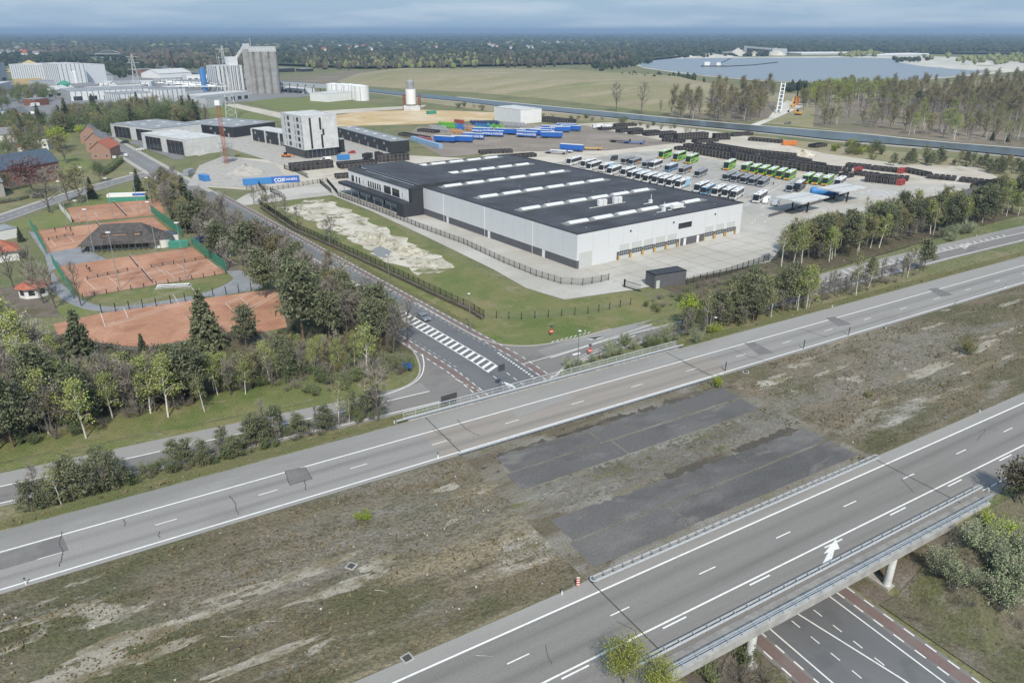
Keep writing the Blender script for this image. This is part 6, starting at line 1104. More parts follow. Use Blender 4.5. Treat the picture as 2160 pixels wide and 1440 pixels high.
# dark roll-off containers in long rows
ROWS = [(617, 363, 706, 354, 2), (720, 357, 798, 349, 1), (716, 352, 794, 345, 1), (798, 344, 865, 338, 2), (710, 378, 750, 375, 1), (1013, 326, 1084, 323, 1), (1084, 335, 1134, 331, 1), (1143, 257, 1207, 264, 2), (880, 278, 918, 282, 1), (840, 286, 895, 296, 1), (1269, 276, 1325, 272, 1), (1309, 281, 1358, 276, 1), (1332, 285, 1394, 281, 1), (1365, 288, 1428, 283, 1), (1402, 293, 1431, 290, 1), (1430, 297, 1495, 292, 2), (1470, 303, 1517, 299, 1), (1509, 296, 1543, 295, 2), (1547, 289, 1590, 285, 1), (1489, 308, 1585, 324, 1), (1585, 324, 1674, 333, 1), (1457, 317, 1534, 327, 2), (1461, 325, 1539, 338, 2), (1534, 329, 1585, 332, 1), (1568, 340, 1649, 343, 1), (1615, 351, 1709, 364, 2), (1656, 343, 1732, 354, 1), (1707, 363, 1760, 371, 2), (1577, 297, 1646, 303, 1), (1782, 353, 1834, 358, 1), (1835, 359, 1890, 365, 1), (1896, 362, 1949, 373, 1), (1743, 360, 1797, 364, 1), (1768, 373, 1793, 377, 1), (1822, 384, 1888, 391, 2), (1860, 378, 1916, 383, 1), (1954, 377, 2016, 383, 1), (2021, 384, 2085, 391, 1), (1721, 313, 1746, 309, 1), (1520, 322, 1560, 329, 1), (1940, 441, 2025, 421, 1), (2000, 428, 2070, 412, 1), (2070, 411, 2123, 398, 2), (1421, 316, 1457, 321, 1), (1440, 310, 1486, 316, 1), (1545, 336, 1612, 348, 2), (1600, 334, 1655, 341, 1), (1660, 338, 1700, 345, 1), (1395, 299, 1440, 303, 1), (1300, 268, 1345, 266, 1), (1800, 370, 1850, 376, 1)]
SPOTS = []
WHERE = {0: 'in the double stack by the entrance lane gates', 1: 'in the row beside the concrete tower', 2: 'in the rear row beside the concrete tower', 3: 'in the double stack by the black lorry', 4: 'beside the office end of the warehouse', 5: 'behind the warehouse roof ridge', 6: 'near the flat trailers', 7: 'behind the white box hall'}
for ri, (x0, y0, x1, y1, lv) in enumerate(ROWS):
    a, r, l = side((x0, y0), (x1, y1)); n = max(2, int(l / 2.15)); st = l / n
    for i in range(n):
        for k in range(lv):
            q = a + Vector((math.cos(r), math.sin(r), 0)) * (st * i); SPOTS.append((q.length, q + Vector((0, 0, .02 + k * 1.82)), r, st, ri, k))
SPOTS.sort(key=lambda s_: s_[0])
m = MB(); W_, D_, H_ = 1.95, 5.2, 1.75
m.box(.05, W_ - .05, .06, D_ - .06, .12, H_ - .5); m.box(.05, .14, .06, D_ - .06, H_ - .5, H_); m.box(W_ - .14, W_ - .05, .06, D_ - .06, H_ - .5, H_); m.box(.14, W_ - .14, .06, .14, H_ - .5, H_); m.box(.14, W_ - .14, D_ - .14, D_ - .06, H_ - .5, H_); body_me = m.data('body', 'rack_black')
m = MB(); [m.box(x, x + .07, -.02, .08, 0, H_ + .02) for x in (0, W_ - .07)]; m.box(.07, W_ - .07, -.02, .07, H_ - .05, H_ + .02); rim_me = m.data('rim_frame', 'rack_rim')
for d_, q, r, st, ri, k in SPOTS[:300]:
    t = thing('rolloff_container', 'dark steel container ' + WHERE.get(ri, 'in the long rows beside the bus yard') + (', upper layer' if k else ''), 'container', q, r, 'dark steel containers in rows'); ob('body', body_me, t); ob('rim_frame', rim_me, t)
bm1 = MB(); bm2 = MB()
def bake(dst, me, q, r):
    o = len(dst.v); c_, s_ = math.cos(r), math.sin(r)
    dst.v += [(q.x + v.co.x * c_ - v.co.y * s_, q.y + v.co.x * s_ + v.co.y * c_, q.z + v.co.z) for v in me.vertices]; dst.f += [tuple(i + o for i in p.vertices) for p in me.polygons]; dst.m += [0] * len(me.polygons)
for d_, q, r, st, ri, k in SPOTS[300:]: bake(bm1, body_me, q, r); bake(bm2, rim_me, q, r)
far_c = bm1.build('far_containers', 'rack_black', kind='stuff', label='more open dark steel containers in far rows along the canal', cat='containers'); bm2.build('rim_frame', 'rack_rim', far_c, kind='stuff')
for x, y in ((1800, 364), (1889, 391), (1891, 366), (2086, 391)):
    b = P(x, y, 0); t = thing('rolloff_container', 'dark red steel container ending a row of dark ones', 'container', b, R(-45), 'red end containers'); m = MB(); m.box(0, 2.2, 0, 5, .05, 2.4); m.build('body', 'rack_red', t); m = MB(); [m.box(x_, x_ + .1, -.03, .06, 0, 2.5) for x_ in (0, 1, 2.1)]; m.build('rim_frame', 'rack_rim', t)
# coloured reels in the storage lot
for n_, c_ in (('reel_green', (.14, .45, .05)), ('reel_blue', (.05, .18, .48)), ('reel_grey', (.36, .38, .40)), ('reel_orange', (.52, .30, .12)), ('reel_navy', (.03, .06, .16))): paintm(n_, c_, .6)
RM = {}
for mt in ('reel_green', 'reel_blue', 'reel_grey', 'reel_orange', 'reel_navy'):
    m = MB(); m.tube([(0, -.75, 1.15), (0, .75, 1.15)], .75, 14); m1 = m.data('drum', mt); m = MB()
    for y in (-.8, .8):
        m.tube([(1.15 * math.cos(a), y, 1.15 + 1.15 * math.sin(a)) for a in np.linspace(0, 2 * math.pi, 15)], .1, 5)
        for a in np.linspace(0, math.pi, 4)[:3]: m.bar((1.1 * math.cos(a), y, 1.15 + 1.1 * math.sin(a)), (-1.1 * math.cos(a), y, 1.15 - 1.1 * math.sin(a)), .08)
    RM[mt] = (m1, m.data('flange', mt))
for mt, wd, (x0, x1, y0, y1), n in (('reel_green', 'green', (320, 440, 335, 370), 12), ('reel_grey', 'grey', (245, 360, 362, 392), 12), ('reel_blue', 'blue', (440, 530, 352, 382), 12), ('reel_orange', 'orange', (505, 590, 365, 388), 8), ('reel_green', 'green', (590, 640, 372, 390), 5), ('reel_navy', 'navy', (555, 760, 325, 345), 18), ('reel_blue', 'blue', (590, 700, 350, 375), 9), ('reel_green', 'green', (680, 790, 350, 372), 6), ('reel_grey', 'grey', (790, 960, 335, 362), 16), ('reel_orange', 'orange', (410, 480, 392, 408), 6)):
    for i in range(n):
        k = i / max(1, n - 1); r_ = i % 2; b = P(*zz3(x0 + (x1 - x0) * k, y0 + (y1 - y0) * (.35 * k + .6 * r_)), 0); b.z = .09
        t = thing('cable_reel', wd + ' steel reel standing among the coloured reels of the storage lot', 'reel', b, R(-35) + random.uniform(-.12, .12), wd + ' reels'); ob('drum', RM[mt][0], t); ob('flange', RM[mt][1], t)
t = thing('telehandler', 'orange telescopic handler at the foot of the concrete tower', 'machine', P(604, 332, 0), R(-20)); m = MB(); m.box(-2.3, 2.3, -1, 1, .6, 1.5); m.build('body', 'machine_orange', t, bevel=.1); m = MB(); m.box(-.6, .8, -1, 0, 1.5, 2.8); m.build('cab', 'bus_glass', t); m = MB(); m.bar((-2, .5, 1.9), (5, .5, 1.0), .4); m.build('boom', 'machine_orange', t); wheels(t, (-1.5, 1.5), 1.05, .6, .4)
def excavator(px, rz, label):
    t = thing('excavator', label, 'machine', P(*px, 0), rz); m = MB(); m.box(-2.2, 2.2, -1.6, -.8, 0, 1); m.box(-2.2, 2.2, .8, 1.6, 0, 1); m.build('tracks', 'dark_post', t); m = MB(); m.box(-2.4, 1.8, -1.5, 1.5, 1.1, 2.5); m.build('body', 'machine_yellow', t, bevel=.12); m = MB(); m.box(.2, 1.8, -1.5, -.2, 2.5, 4); m.build('cab', 'bus_glass', t); m = MB(); m.bar((1.5, .5, 2.2), (5, .5, 6.5), .6); m.build('boom', 'machine_yellow', t); m = MB(); m.bar((5, .5, 6.5), (8, .5, 3), .5); m.build('arm', 'machine_yellow', t); m = MB(); m.prof([(7.2, 3.2), (8.4, 3), (8.6, 1.8), (7.4, 1.6)], 0, 1); m.build('bucket', 'dark_post', t)
excavator((1683, 243), 2.4, 'yellow excavator with raised boom on the pale ground across the canal'); excavator((1672, 225), 1.2, 'yellow excavator farther along the pale track across the canal')
t = thing('piling_rig', 'slim dark mast on an orange base rising above the trees across the canal', 'machine', P(1679, 222, 0)); hh = rise(174, P(1679, 222, 0)); m = MB(); m.box(-.5, .5, -.5, .5, 0, hh); m.build('mast', 'dark_post', t); m = MB(); m.box(-1.5, 1.5, -1.5, 1.5, 0, hh * .4); m.build('base', 'machine_orange', t)
t = thing('sand_conveyor', 'white sand conveyor with an open ladder frame across the canal', 'conveyor', P(1642, 240, 0), R(70)); hh = rise(178, P(1642, 240, 0)) * .9; m = MB(); [m.bar((0, s_, 1.5), (55, s_, hh), .7) for s_ in (-1.6, 1.6)]; m.build('rails', 'plain_white', t); m = MB(); [m.bar((k, -1.6, 1.5 + (hh - 1.5) * k / 55), (k, 1.6, 1.5 + (hh - 1.5) * k / 55), .6) for k in range(4, 56, 7)]; m.build('rungs', 'plain_white', t); m = MB(); [m.box(k - .5, k + .5, -1.6, 1.6, 0, (hh - 1.5) * k / 55) for k in (18, 40)]; m.build('trestle', 'roof_grey', t)
# people
omat('cloth_dark', (.03, .035, .05), .9); omat('cloth_white', (.6, .6, .58), .9); omat('cloth_red', (.35, .05, .05), .9); omat('skin', (.5, .32, .24), .7)
def person_mesh(top, swing):
    J = {'pel': (0, 0, .95, .15), 'che': (.02, 0, 1.3, .17), 'nek': (.03, 0, 1.5, .07), 'hd': (.05, 0, 1.62, .11), 'hd2': (.05, 0, 1.72, .09), 'la': (.02, .2, 1.42, .06), 'le': (.02 + swing * .3, .27, 1.15, .05), 'lh': (.2 + swing * .3, .25, .95, .04), 'ra': (.02, -.2, 1.42, .06), 're': (-.05, -.28, 1.14, .05), 'rh': (.12, -.3, .9, .04), 'lk': (.05 + swing * .2, .1, .5, .075), 'lf': (swing * .25, .1, .06, .05), 'lt': (.16 + swing * .25, .1, .03, .035), 'rk': (.02 - swing * .15, -.1, .5, .075), 'rf': (-swing * .3, -.1, .06, .05), 'rt': (.16 - swing * .3, -.1, .03, .035)}
    E_ = [('pel', 'che'), ('che', 'nek'), ('nek', 'hd'), ('hd', 'hd2'), ('che', 'la'), ('la', 'le'), ('le', 'lh'), ('che', 'ra'), ('ra', 're'), ('re', 'rh'), ('pel', 'lk'), ('lk', 'lf'), ('lf', 'lt'), ('pel', 'rk'), ('rk', 'rf'), ('rf', 'rt')]
    k = list(J); me = bpy.data.meshes.new('person'); me.from_pydata([J[i][:3] for i in k], [(k.index(a), k.index(b)) for a, b in E_], []); o = bpy.data.objects.new('tmp', me); COL.objects.link(o); md = o.modifiers.new('s', 'SKIN'); 
    for i, n_ in enumerate(k): s_ = me.skin_vertices[0].data[i]; s_.radius = (J[n_][3],) * 2; s_.use_root = n_ == 'pel'
    o.modifiers.new('u', 'SUBSURF').levels = 1; dg = bpy.context.evaluated_depsgraph_get(); m2 = bpy.data.meshes.new_from_object(o.evaluated_get(dg)); bpy.data.objects.remove(o)
    for mt in ('cloth_dark', top, 'skin'): m2.materials.append(MATS[mt])
    for p in m2.polygons: z = p.center.z; p.material_index = 2 if z > 1.5 or (abs(p.center.y) > .2 and z < 1.02) else 1 if z > .95 else 0
    return m2
PM = [person_mesh('cloth_white', .8), person_mesh('cloth_dark', .2), person_mesh('cloth_red', 1)]
for x, y, k, r_, lb_ in ((117, 489, 1, 0, 'person in dark clothes standing on the court behind the clubhouse, alone'), (140, 486, 2, 1, 'person in a red top on the court behind the clubhouse'), (150, 488, 1, 2, 'person in dark clothes beside another on the court behind the clubhouse'), (184, 569, 1, 1, 'person in dark clothes near the low fence of the lower court'), (190, 574, 1, 2, 'person in dark clothes a step behind another on the lower court'), (1631, 392, 1, 2, 'person in dark clothes walking across the bus yard'), (1888, 309, 1, 0, 'person in dark clothes on the canal bank path'), (1949, 314, 0, 0, 'person in a white top on the canal bank path')):
    b = P(x, y, 0); b.z = .07; ob('person', PM[k], None, b, r_, label=lb_, cat='person')
# ------------------------------------------------------------------ trees and shrubs
def leafmat(name, a, b, c=None, trans=.0):
    m, t, bs = new_mat(name, .85, 0, .15); g_ = t.nodes.new('ShaderNodeNewGeometry'); r = g_.outputs['Random Per Island']; o = t.nodes.new('ShaderNodeObjectInfo').outputs['Random']
    col = mixc(t, r, a, b); d = mixc(t, ramp(t, o, 0, 1), (.8, .8, .8), (1.18, 1.15, 1.1)); t.links.new(mixc(t, 1.0, col, d, 'MULTIPLY'), bs.inputs['Base Color'])
leafmat('twig', (.20, .182, .16), (.32, .295, .26)); leafmat('twig_brown', (.21, .165, .12), (.32, .265, .195)); leafmat('bud', (.19, .18, .07), (.27, .25, .11)); leafmat('birch_leaf', (.20, .26, .07), (.33, .39, .13)); leafmat('pine_leaf', (.095, .112, .065), (.205, .222, .135)); leafmat('spruce_leaf', (.06, .075, .05), (.12, .14, .088)); leafmat('pale_leaf', (.20, .245, .14), (.32, .37, .23)); leafmat('fresh_leaf', (.22, .30, .03), (.36, .44, .06)); leafmat('green_leaf', (.10, .14, .06), (.18, .22, .10)); leafmat('copper_leaf', (.08, .03, .03), (.14, .065, .06)); leafmat('maple_leaf', (.17, .20, .04), (.30, .32, .075)); leafmat('blossom', (.40, .42, .33), (.58, .58, .50)); leafmat('broom_leaf', (.13, .15, .04), (.22, .22, .07)); leafmat('yew_leaf', (.085, .078, .045), (.16, .14, .08))
omat('bark', (.13, .115, .10), .95, 0, .3, 4); omat('bark_birch', (.62, .60, .56), .8, 0, .35, 6); omat('bark_pine', (.17, .12, .09), .95, 0, .3, 4); omat('bark_pale', (.33, .31, .28), .9, 0, .3, 4)
def quads(c, size, flat=0., elong=1.0):
    n = len(c); a = rng.normal(size=(n, 3)); a[:, 2] *= (1 - flat); a /= np.linalg.norm(a, axis=1)[:, None]; b = rng.normal(size=(n, 3)); b[:, 2] *= (1 - flat); b -= a * (a * b).sum(1)[:, None]; b /= np.linalg.norm(b, axis=1)[:, None]
    s = (np.asarray(size) * rng.uniform(.6, 1.3, n))[:, None] / 2; a = a * s * elong; b = b * s
    v = np.stack([c - a * .9 - b * .5, c + a * .3 - b, c + a, c - a * .2 + b], 1).reshape(-1, 3); return v
def leaf_mb(mb, c, size, mi=0, flat=0., elong=1.0):
    v = quads(np.asarray(c), size, flat, elong); o = len(mb.v); n = len(v) // 4; mb.v += [tuple(p) for p in v]; mb.f += [(o + 4 * i, o + 4 * i + 1, o + 4 * i + 2, o + 4 * i + 3) for i in range(n)]; mb.m += [mi] * n
def twig_mb(mb, p, d, l, w_, mi=0):
    s = Vector((random.gauss(0, 1), random.gauss(0, 1), random.gauss(0, 1))).cross(d).normalized() * w_; q = p + d * l; o = len(mb.v); mb.v += [tuple(p - s), tuple(p + s), tuple(q + s * .25), tuple(q - s * .25)]; mb.f.append((o, o + 1, o + 2, o + 3)); mb.m.append(mi)
def rv(s=1.0): return Vector((random.gauss(0, s), random.gauss(0, s), random.gauss(0, s)))
def decid(h, spread, trunk_h, n_limb, bark, twig, leaf=None, n_leaf=0, lsize=.2, droop=0., tw=.045, up=.9, multi=1, dens=1.0, r0=None):
    tr, cr = MB(), MB(); tips = []
    for s_ in range(multi):
        base = Vector((random.uniform(-.4, .4), random.uniform(-.4, .4), -.2)) if multi > 1 else Vector((0, 0, -.2)); lean = Vector((random.uniform(-.12, .12), random.uniform(-.12, .12), 1)).normalized() if multi == 1 else Vector((random.uniform(-.5, .5), random.uniform(-.5, .5), 1)).normalized()
        rr = r0 or h * .016; pts = [base + lean * (h * .82 * k / 6) + Vector((random.gauss(0, .02 * h * .12 * k), random.gauss(0, .02 * h * .12 * k), 0)) for k in range(7)]
        tr.tube(pts, [rr * (1 - .14 * k) for k in range(7)], 6)
        for i in range(n_limb):
            k = trunk_h + (1 - trunk_h) * (i + random.random() * .6) / n_limb; f = min(5.99, k * 6); j = int(f); p = pts[j].lerp(pts[j + 1], f - j); az = i * 2.4 + random.uniform(-.5, .5)
            ln = spread * (1.0 - .55 * abs(k - .45)) * random.uniform(.75, 1.15) * (1 - .45 * max(0, k - .6) / .4); d = Vector((math.cos(az), math.sin(az), up * random.uniform(.6, 1.3) + k * .5)).normalized(); q = [p]
            for s2 in range(3): d = (d + rv(.12) + Vector((0, 0, .12 - droop * s2 * .3))).normalized(); q.append(q[-1] + d * ln / 3)
            tr.tube(q, [rr * .45 * (1 - .2 * a) for a in range(4)], 4, 0, False)
            for b in range(int(5 * dens) + 1):
                t_ = random.uniform(.25, 1); ff = min(2.99, t_ * 3); j2 = int(ff); p2 = q[j2].lerp(q[j2 + 1], ff - j2); d2 = (d + rv(.7) + Vector((0, 0, .25 - droop))).normalized(); l2 = ln * random.uniform(.25, .5); e = p2 + d2 * l2
                twig_mb(cr, p2, d2, l2, tw * 1.2)
                for c_ in range(int(7 * dens)):
                    p3 = p2.lerp(e, random.uniform(.25, 1)); d3 = (d2 + rv(.6) + Vector((0, 0, .1 - droop * 1.2))).normalized(); l3 = random.uniform(.5, 1.25) * h / 12; twig_mb(cr, p3, d3, l3, tw * .7); tips.append(p3 + d3 * l3 * random.uniform(.3, 1))
    if leaf and tips:
        T = np.array([tuple(random.choice(tips)) for _ in range(n_leaf)]) + rng.normal(0, .22 * h / 12, (n_leaf, 3)); leaf_mb(cr, T, lsize, 1)
    return tr, cr, [bark], [twig, leaf] if leaf else [twig]
def pine(h, spread, n=26, leaf='pine_leaf', low=.35):
    tr, cr = MB(), MB(); b = Vector((random.uniform(-.5, .5), random.uniform(-.5, .5), 0)); tr.tube([(b.x * k * k, b.y * k * k, h * .93 * k - .2) for k in np.linspace(0, 1, 6)], [h * .018 * (1 - .75 * k) for k in np.linspace(0, 1, 6)], 6)
    for i in range(n):
        k = low + (1 - low) * (i + random.random()) / n; az = i * 2.4 + random.uniform(-.4, .4); r = spread * (1.05 - .8 * ((k - low) / (1 - low)) ** 1.6) * random.uniform(.45, 1.05); p = Vector((b.x * k * k, b.y * k * k, h * k)); e = p + Vector((math.cos(az) * r, math.sin(az) * r, r * random.uniform(0, .35))); tr.tube([p, e], [h * .006, h * .002], 4, 0, False)
        for s_ in range(3):
            c = p.lerp(e, random.uniform(.55, 1.05)) + rv(.25); m_ = 42; C = np.array(tuple(c)) + rng.normal(0, 1, (m_, 3)) * np.array([.66, .66, .36]) * h / 11 * random.uniform(.6, 1.25); leaf_mb(cr, C, .24 * h / 11, 0, 0, 2.6)
    return tr, cr, ['bark_pine'], [leaf]
def spruce(h, spread, leaf='spruce_leaf', low=.06, tiers=15):
    tr, cr = MB(), MB(); tr.tube([(0, 0, -.2), (0, 0, h)], [h * .017, .02], 6)
    for i in range(tiers):
        k = low + (1 - low) * i / tiers; r = spread * (1 - k) ** .85 * random.uniform(.85, 1.1) + .15; nb = max(5, int(11 * (1 - k) + 4))
        for j in range(nb):
            az = j * 2 * math.pi / nb + random.uniform(-.3, .3) + i; rr = r * random.uniform(.75, 1.12); m_ = max(9, int(rr * 19)); t_ = rng.uniform(.15, 1, m_); C = np.stack([np.cos(az) * rr * t_, np.sin(az) * rr * t_, h * k - rr * .28 * t_ ** 1.5 + h * .02], 1) + rng.normal(0, .12 + .03 * rr, (m_, 3)); leaf_mb(cr, C, .30 * h / 12 + .06, 0, .3, 1.7)
    return tr, cr, ['bark_pine'], [leaf]
def crownball(h, spread, leaf, n=1700, lsize=.3, bark='bark', trunk=.25):
    tr, cr, a, b = decid(h, spread * .85, trunk, 9, bark, 'twig', None, dens=.5); C = []
    for _ in range(26):
        d = rv(); d.normalize(); d.z = d.z * .8; c = Vector((0, 0, h * (.5 + trunk * .35))) + Vector((d.x * spread * .62, d.y * spread * .62, d.z * h * .36)) * random.uniform(.5, 1.0); C.append(np.array(tuple(c)) + rng.normal(0, 1, (n // 26, 3)) * spread * .2)
    leaf_mb(cr, np.concatenate(C), lsize, 1); return tr, cr, a, ['twig', leaf]
def bush(h, leaf, n=700, lsize=.16, twig='twig', spread=None, stems=9):
    tr, cr = MB(), MB(); spread = spread or h * .55; tips = []
    for s_ in range(stems):
        az = random.uniform(0, 6.28); d = Vector((math.cos(az) * random.uniform(.1, .9), math.sin(az) * random.uniform(.1, .9), 1)).normalized(); l = h * random.uniform(.65, 1); p = Vector((d.x * .2, d.y * .2, -.1)); tr.tube([p, p + d * l * .5, p + d * l * .8 + rv(.08)], [.04 * h / 3, .025 * h / 3, .01], 4, 0, False)
        for b in range(16):
            q = p + d * l * random.uniform(.2, .85); e = (d + rv(.45)).normalized(); ln = h * random.uniform(.15, .38); twig_mb(cr, q, e, ln, .014 * h / 2.5); tips += [q + e * ln * k for k in (.4, .7, 1)]
    if leaf: T = np.array([tuple(random.choice(tips)) for _ in range(n)]) + rng.normal(0, .1 * h / 2.5, (n, 3)); leaf_mb(cr, T, lsize * h / 2.5, 1)
    return tr, cr, ['bark'], [twig, leaf] if leaf else [twig]
KINDS_ = {
 'bare': ('bare_tree', 'bare grey-brown tree', 12, lambda: decid(12, 3.6, .22, 15, 'bark', 'twig', tw=.04)),
 'sapling': ('sapling_tree', 'thin bare sapling', 8, lambda: decid(8, 1.5, .25, 11, 'bark', 'twig', tw=.035, up=1.5, r0=.08)),
 'tall': ('poplar_tree', 'tall bare brownish poplar', 18, lambda: decid(18, 4.2, .32, 20, 'bark_pale', 'twig_brown', 'maple_leaf', 520, .28, tw=.07, up=1.6)),
 'bud': ('budding_tree', 'olive-yellow budding tree', 11, lambda: decid(11, 3.6, .2, 14, 'bark', 'twig', 'bud', 1500, .24, tw=.035)),
 'birch': ('birch_tree', 'white-stemmed green birch', 12, lambda: decid(12.5, 2.3, .34, 14, 'bark_birch', 'twig_brown', 'birch_leaf', 1300, .25, droop=.4, tw=.025, r0=.15)),
 'thin': ('birch_tree', 'slender half-bare birch', 12, lambda: decid(12, 1.8, .4, 12, 'bark_birch', 'twig_brown', 'birch_leaf', 420, .22, droop=.3, tw=.03, r0=.12)),
 'pine': ('pine_tree', 'dark grey-green pine', 11, lambda: pine(11, 3.0)),
 'lowpine': ('pine_tree', 'low bushy dark pine', 7, lambda: pine(7, 2.7, 22, low=.15)),
 'spruce': ('spruce_tree', 'dark pointed spruce', 13, lambda: spruce(13, 3.0)),
 'cedar': ('fir_tree', 'broad dark fir with layered boughs', 14, lambda: spruce(14, 4.4, 'pine_leaf', .08, 17)),
 'leafy': ('leafy_tree', 'green leafy tree', 11, lambda: crownball(11, 4.6, 'green_leaf', 2600, .28)),
 'fresh': ('leafy_tree', 'bright yellow-green leafy tree', 10, lambda: crownball(10, 4.0, 'fresh_leaf', 1900, .32)),
 'copper': ('copper_beech', 'dark purple-leaved tree', 12, lambda: crownball(12, 5.0, 'copper_leaf', 1700, .34)),
 'yew': ('yew_tree', 'dense dark brown-green tree', 9, lambda: crownball(9, 3.8, 'yew_leaf', 2200, .34, trunk=.05)),
 'blossom': ('blossoming_tree', 'pale blossoming tree', 9, lambda: decid(9, 3.6, .12, 14, 'bark', 'twig', 'blossom', 900, .17, tw=.03)),
 'maple': ('leafy_tree', 'olive-green leafy tree', 9, lambda: crownball(9, 4.4, 'maple_leaf', 3600, .22)),
 'pale': ('willow_bush', 'pale grey-green willow bush', 3, lambda: bush(3, 'pale_leaf', 3000, .075, stems=15)),
 'bush': ('green_bush', 'fresh green bush', 2.5, lambda: bush(2.5, 'fresh_leaf', 1800, .11, stems=12)),
 'broom': ('broom_bush', 'olive broom bush', 2.2, lambda: bush(2.2, 'broom_leaf', 1800, .10, stems=12)),
 'scrub': ('scrub_bush', 'leafless brown scrub bush', 2.8, lambda: bush(2.8, None, twig='twig', stems=14)),
 'greenscrub': ('green_scrub_bush', 'loose green scrub bush', 3, lambda: bush(3, 'green_leaf', 1500, .12, stems=12)),  # generic green scrub, stands for no particular species
}
TREES = {}
def tree_data(k, i):
    if (k, i) not in TREES:
        random.seed(hash_(k) + i); tr, cr, a, b = KINDS_[k][3](); TREES[k, i] = (tr.data('trunk', a), cr.data('crown', b))
        TREES[k, i, 'src'] = (tr, cr, a, b)
    return TREES[k, i]
def tree_one(k, i):
    if (k, i, 'one') not in TREES:
        tr, cr, a, b = TREES[k, i, 'src']; m = MB(); m.v = tr.v + cr.v; m.f = tr.f + [tuple(j + len(tr.v) for j in f) for f in cr.f]; m.m = tr.m + [x + 1 for x in cr.m]; TREES[k, i, 'one'] = m.data('tree', a + b)
    return TREES[k, i, 'one']
def hash_(s): return sum(ord(c) * 31 ** i for i, c in enumerate(s)) % 100000
trs = random.Random(11)
def plant(k, b, h, where, group=None, label=None):
    nm, word, h0, _ = KINDS_[k]; i = trs.randrange(4 if h0 > 4 else 3); d = tree_data(k, i); s = h / h0; sc = (s * trs.uniform(.88, 1.12), s * trs.uniform(.88, 1.12), s); rz = trs.uniform(0, 6.28); lab = label or word + ' ' + where; cat = 'tree' if h0 > 4 else 'bush'; gr = group and nm.replace('_', ' ').replace('bush', 'bushe') + 's ' + group
    if b.length > 330 or (h0 < 4 and b.length > 200):
        o = ob(nm, tree_one(k, i), None, b, rz, label=lab, cat=cat, group=gr); o.scale = sc; return o
    t = thing(nm, lab, cat, b, rz, gr); t.scale = sc; ob('stems' if h0 < 4 else 'trunk', d[0], t); ob('foliage' if h0 < 4 else 'crown', d[1], t); return t
def tree(k, x, y, top, label):
    b = P(x, y); o = plant(k, b, max(1, rise(top, b)), '', None, label)
    if x < 220 and y < 460 and k in ('copper', 'bud', 'fresh', 'bare'): o.scale.x *= 1.45; o.scale.y *= 1.45
    return o
NO = []
def roadside(n, u0, u1, v0, v1, mix, hs, where, group, mind=2.4):
    got = []; ks = [k for k in mix for _ in range(mix[k])]; tries = 0
    while len(got) < n and tries < n * 40:
        tries += 1; v = trs.uniform(v0, v1); u = road_u(v) + trs.uniform(u0, u1); x, y = XY(u, v); b = Vector((x, y, g(x, y)))
        if any((b.x - q.x) ** 2 + (b.y - q.y) ** 2 < mind ** 2 for q in got): continue
        k = trs.choice(ks); got.append(b); plant(k, b, KINDS_[k][2] * trs.uniform(*hs), where, group)
def scatter(poly, n, mix, hs, where, group, mind=2.5, cap=None):
    xs = [p[0] for p in poly]; ys = [p[1] for p in poly]; got = []; tries = 0; ks = [k for k in mix for _ in range(mix[k])]
    while len(got) < n and tries < n * 60:
        tries += 1; x, y = trs.uniform(min(xs), max(xs)), trs.uniform(min(ys), max(ys))
        if not in_poly((x, y), poly): continue
        b = P(x, y); u, v = UV(b.x, b.y)
        if v < 330 and abs(u - road_u(v)) < 9.8 and v > 96: continue
        if any((b.x - q.x) ** 2 + (b.y - q.y) ** 2 < mind ** 2 for q in got): continue
        k = trs.choice(ks); got.append(b); h = KINDS_[k][2] * trs.uniform(*hs)
        if cap: h = max(1.5, min(h, rise(cap(x) + trs.uniform(-8, 14), b)))
        plant(k, b, h, where, group)
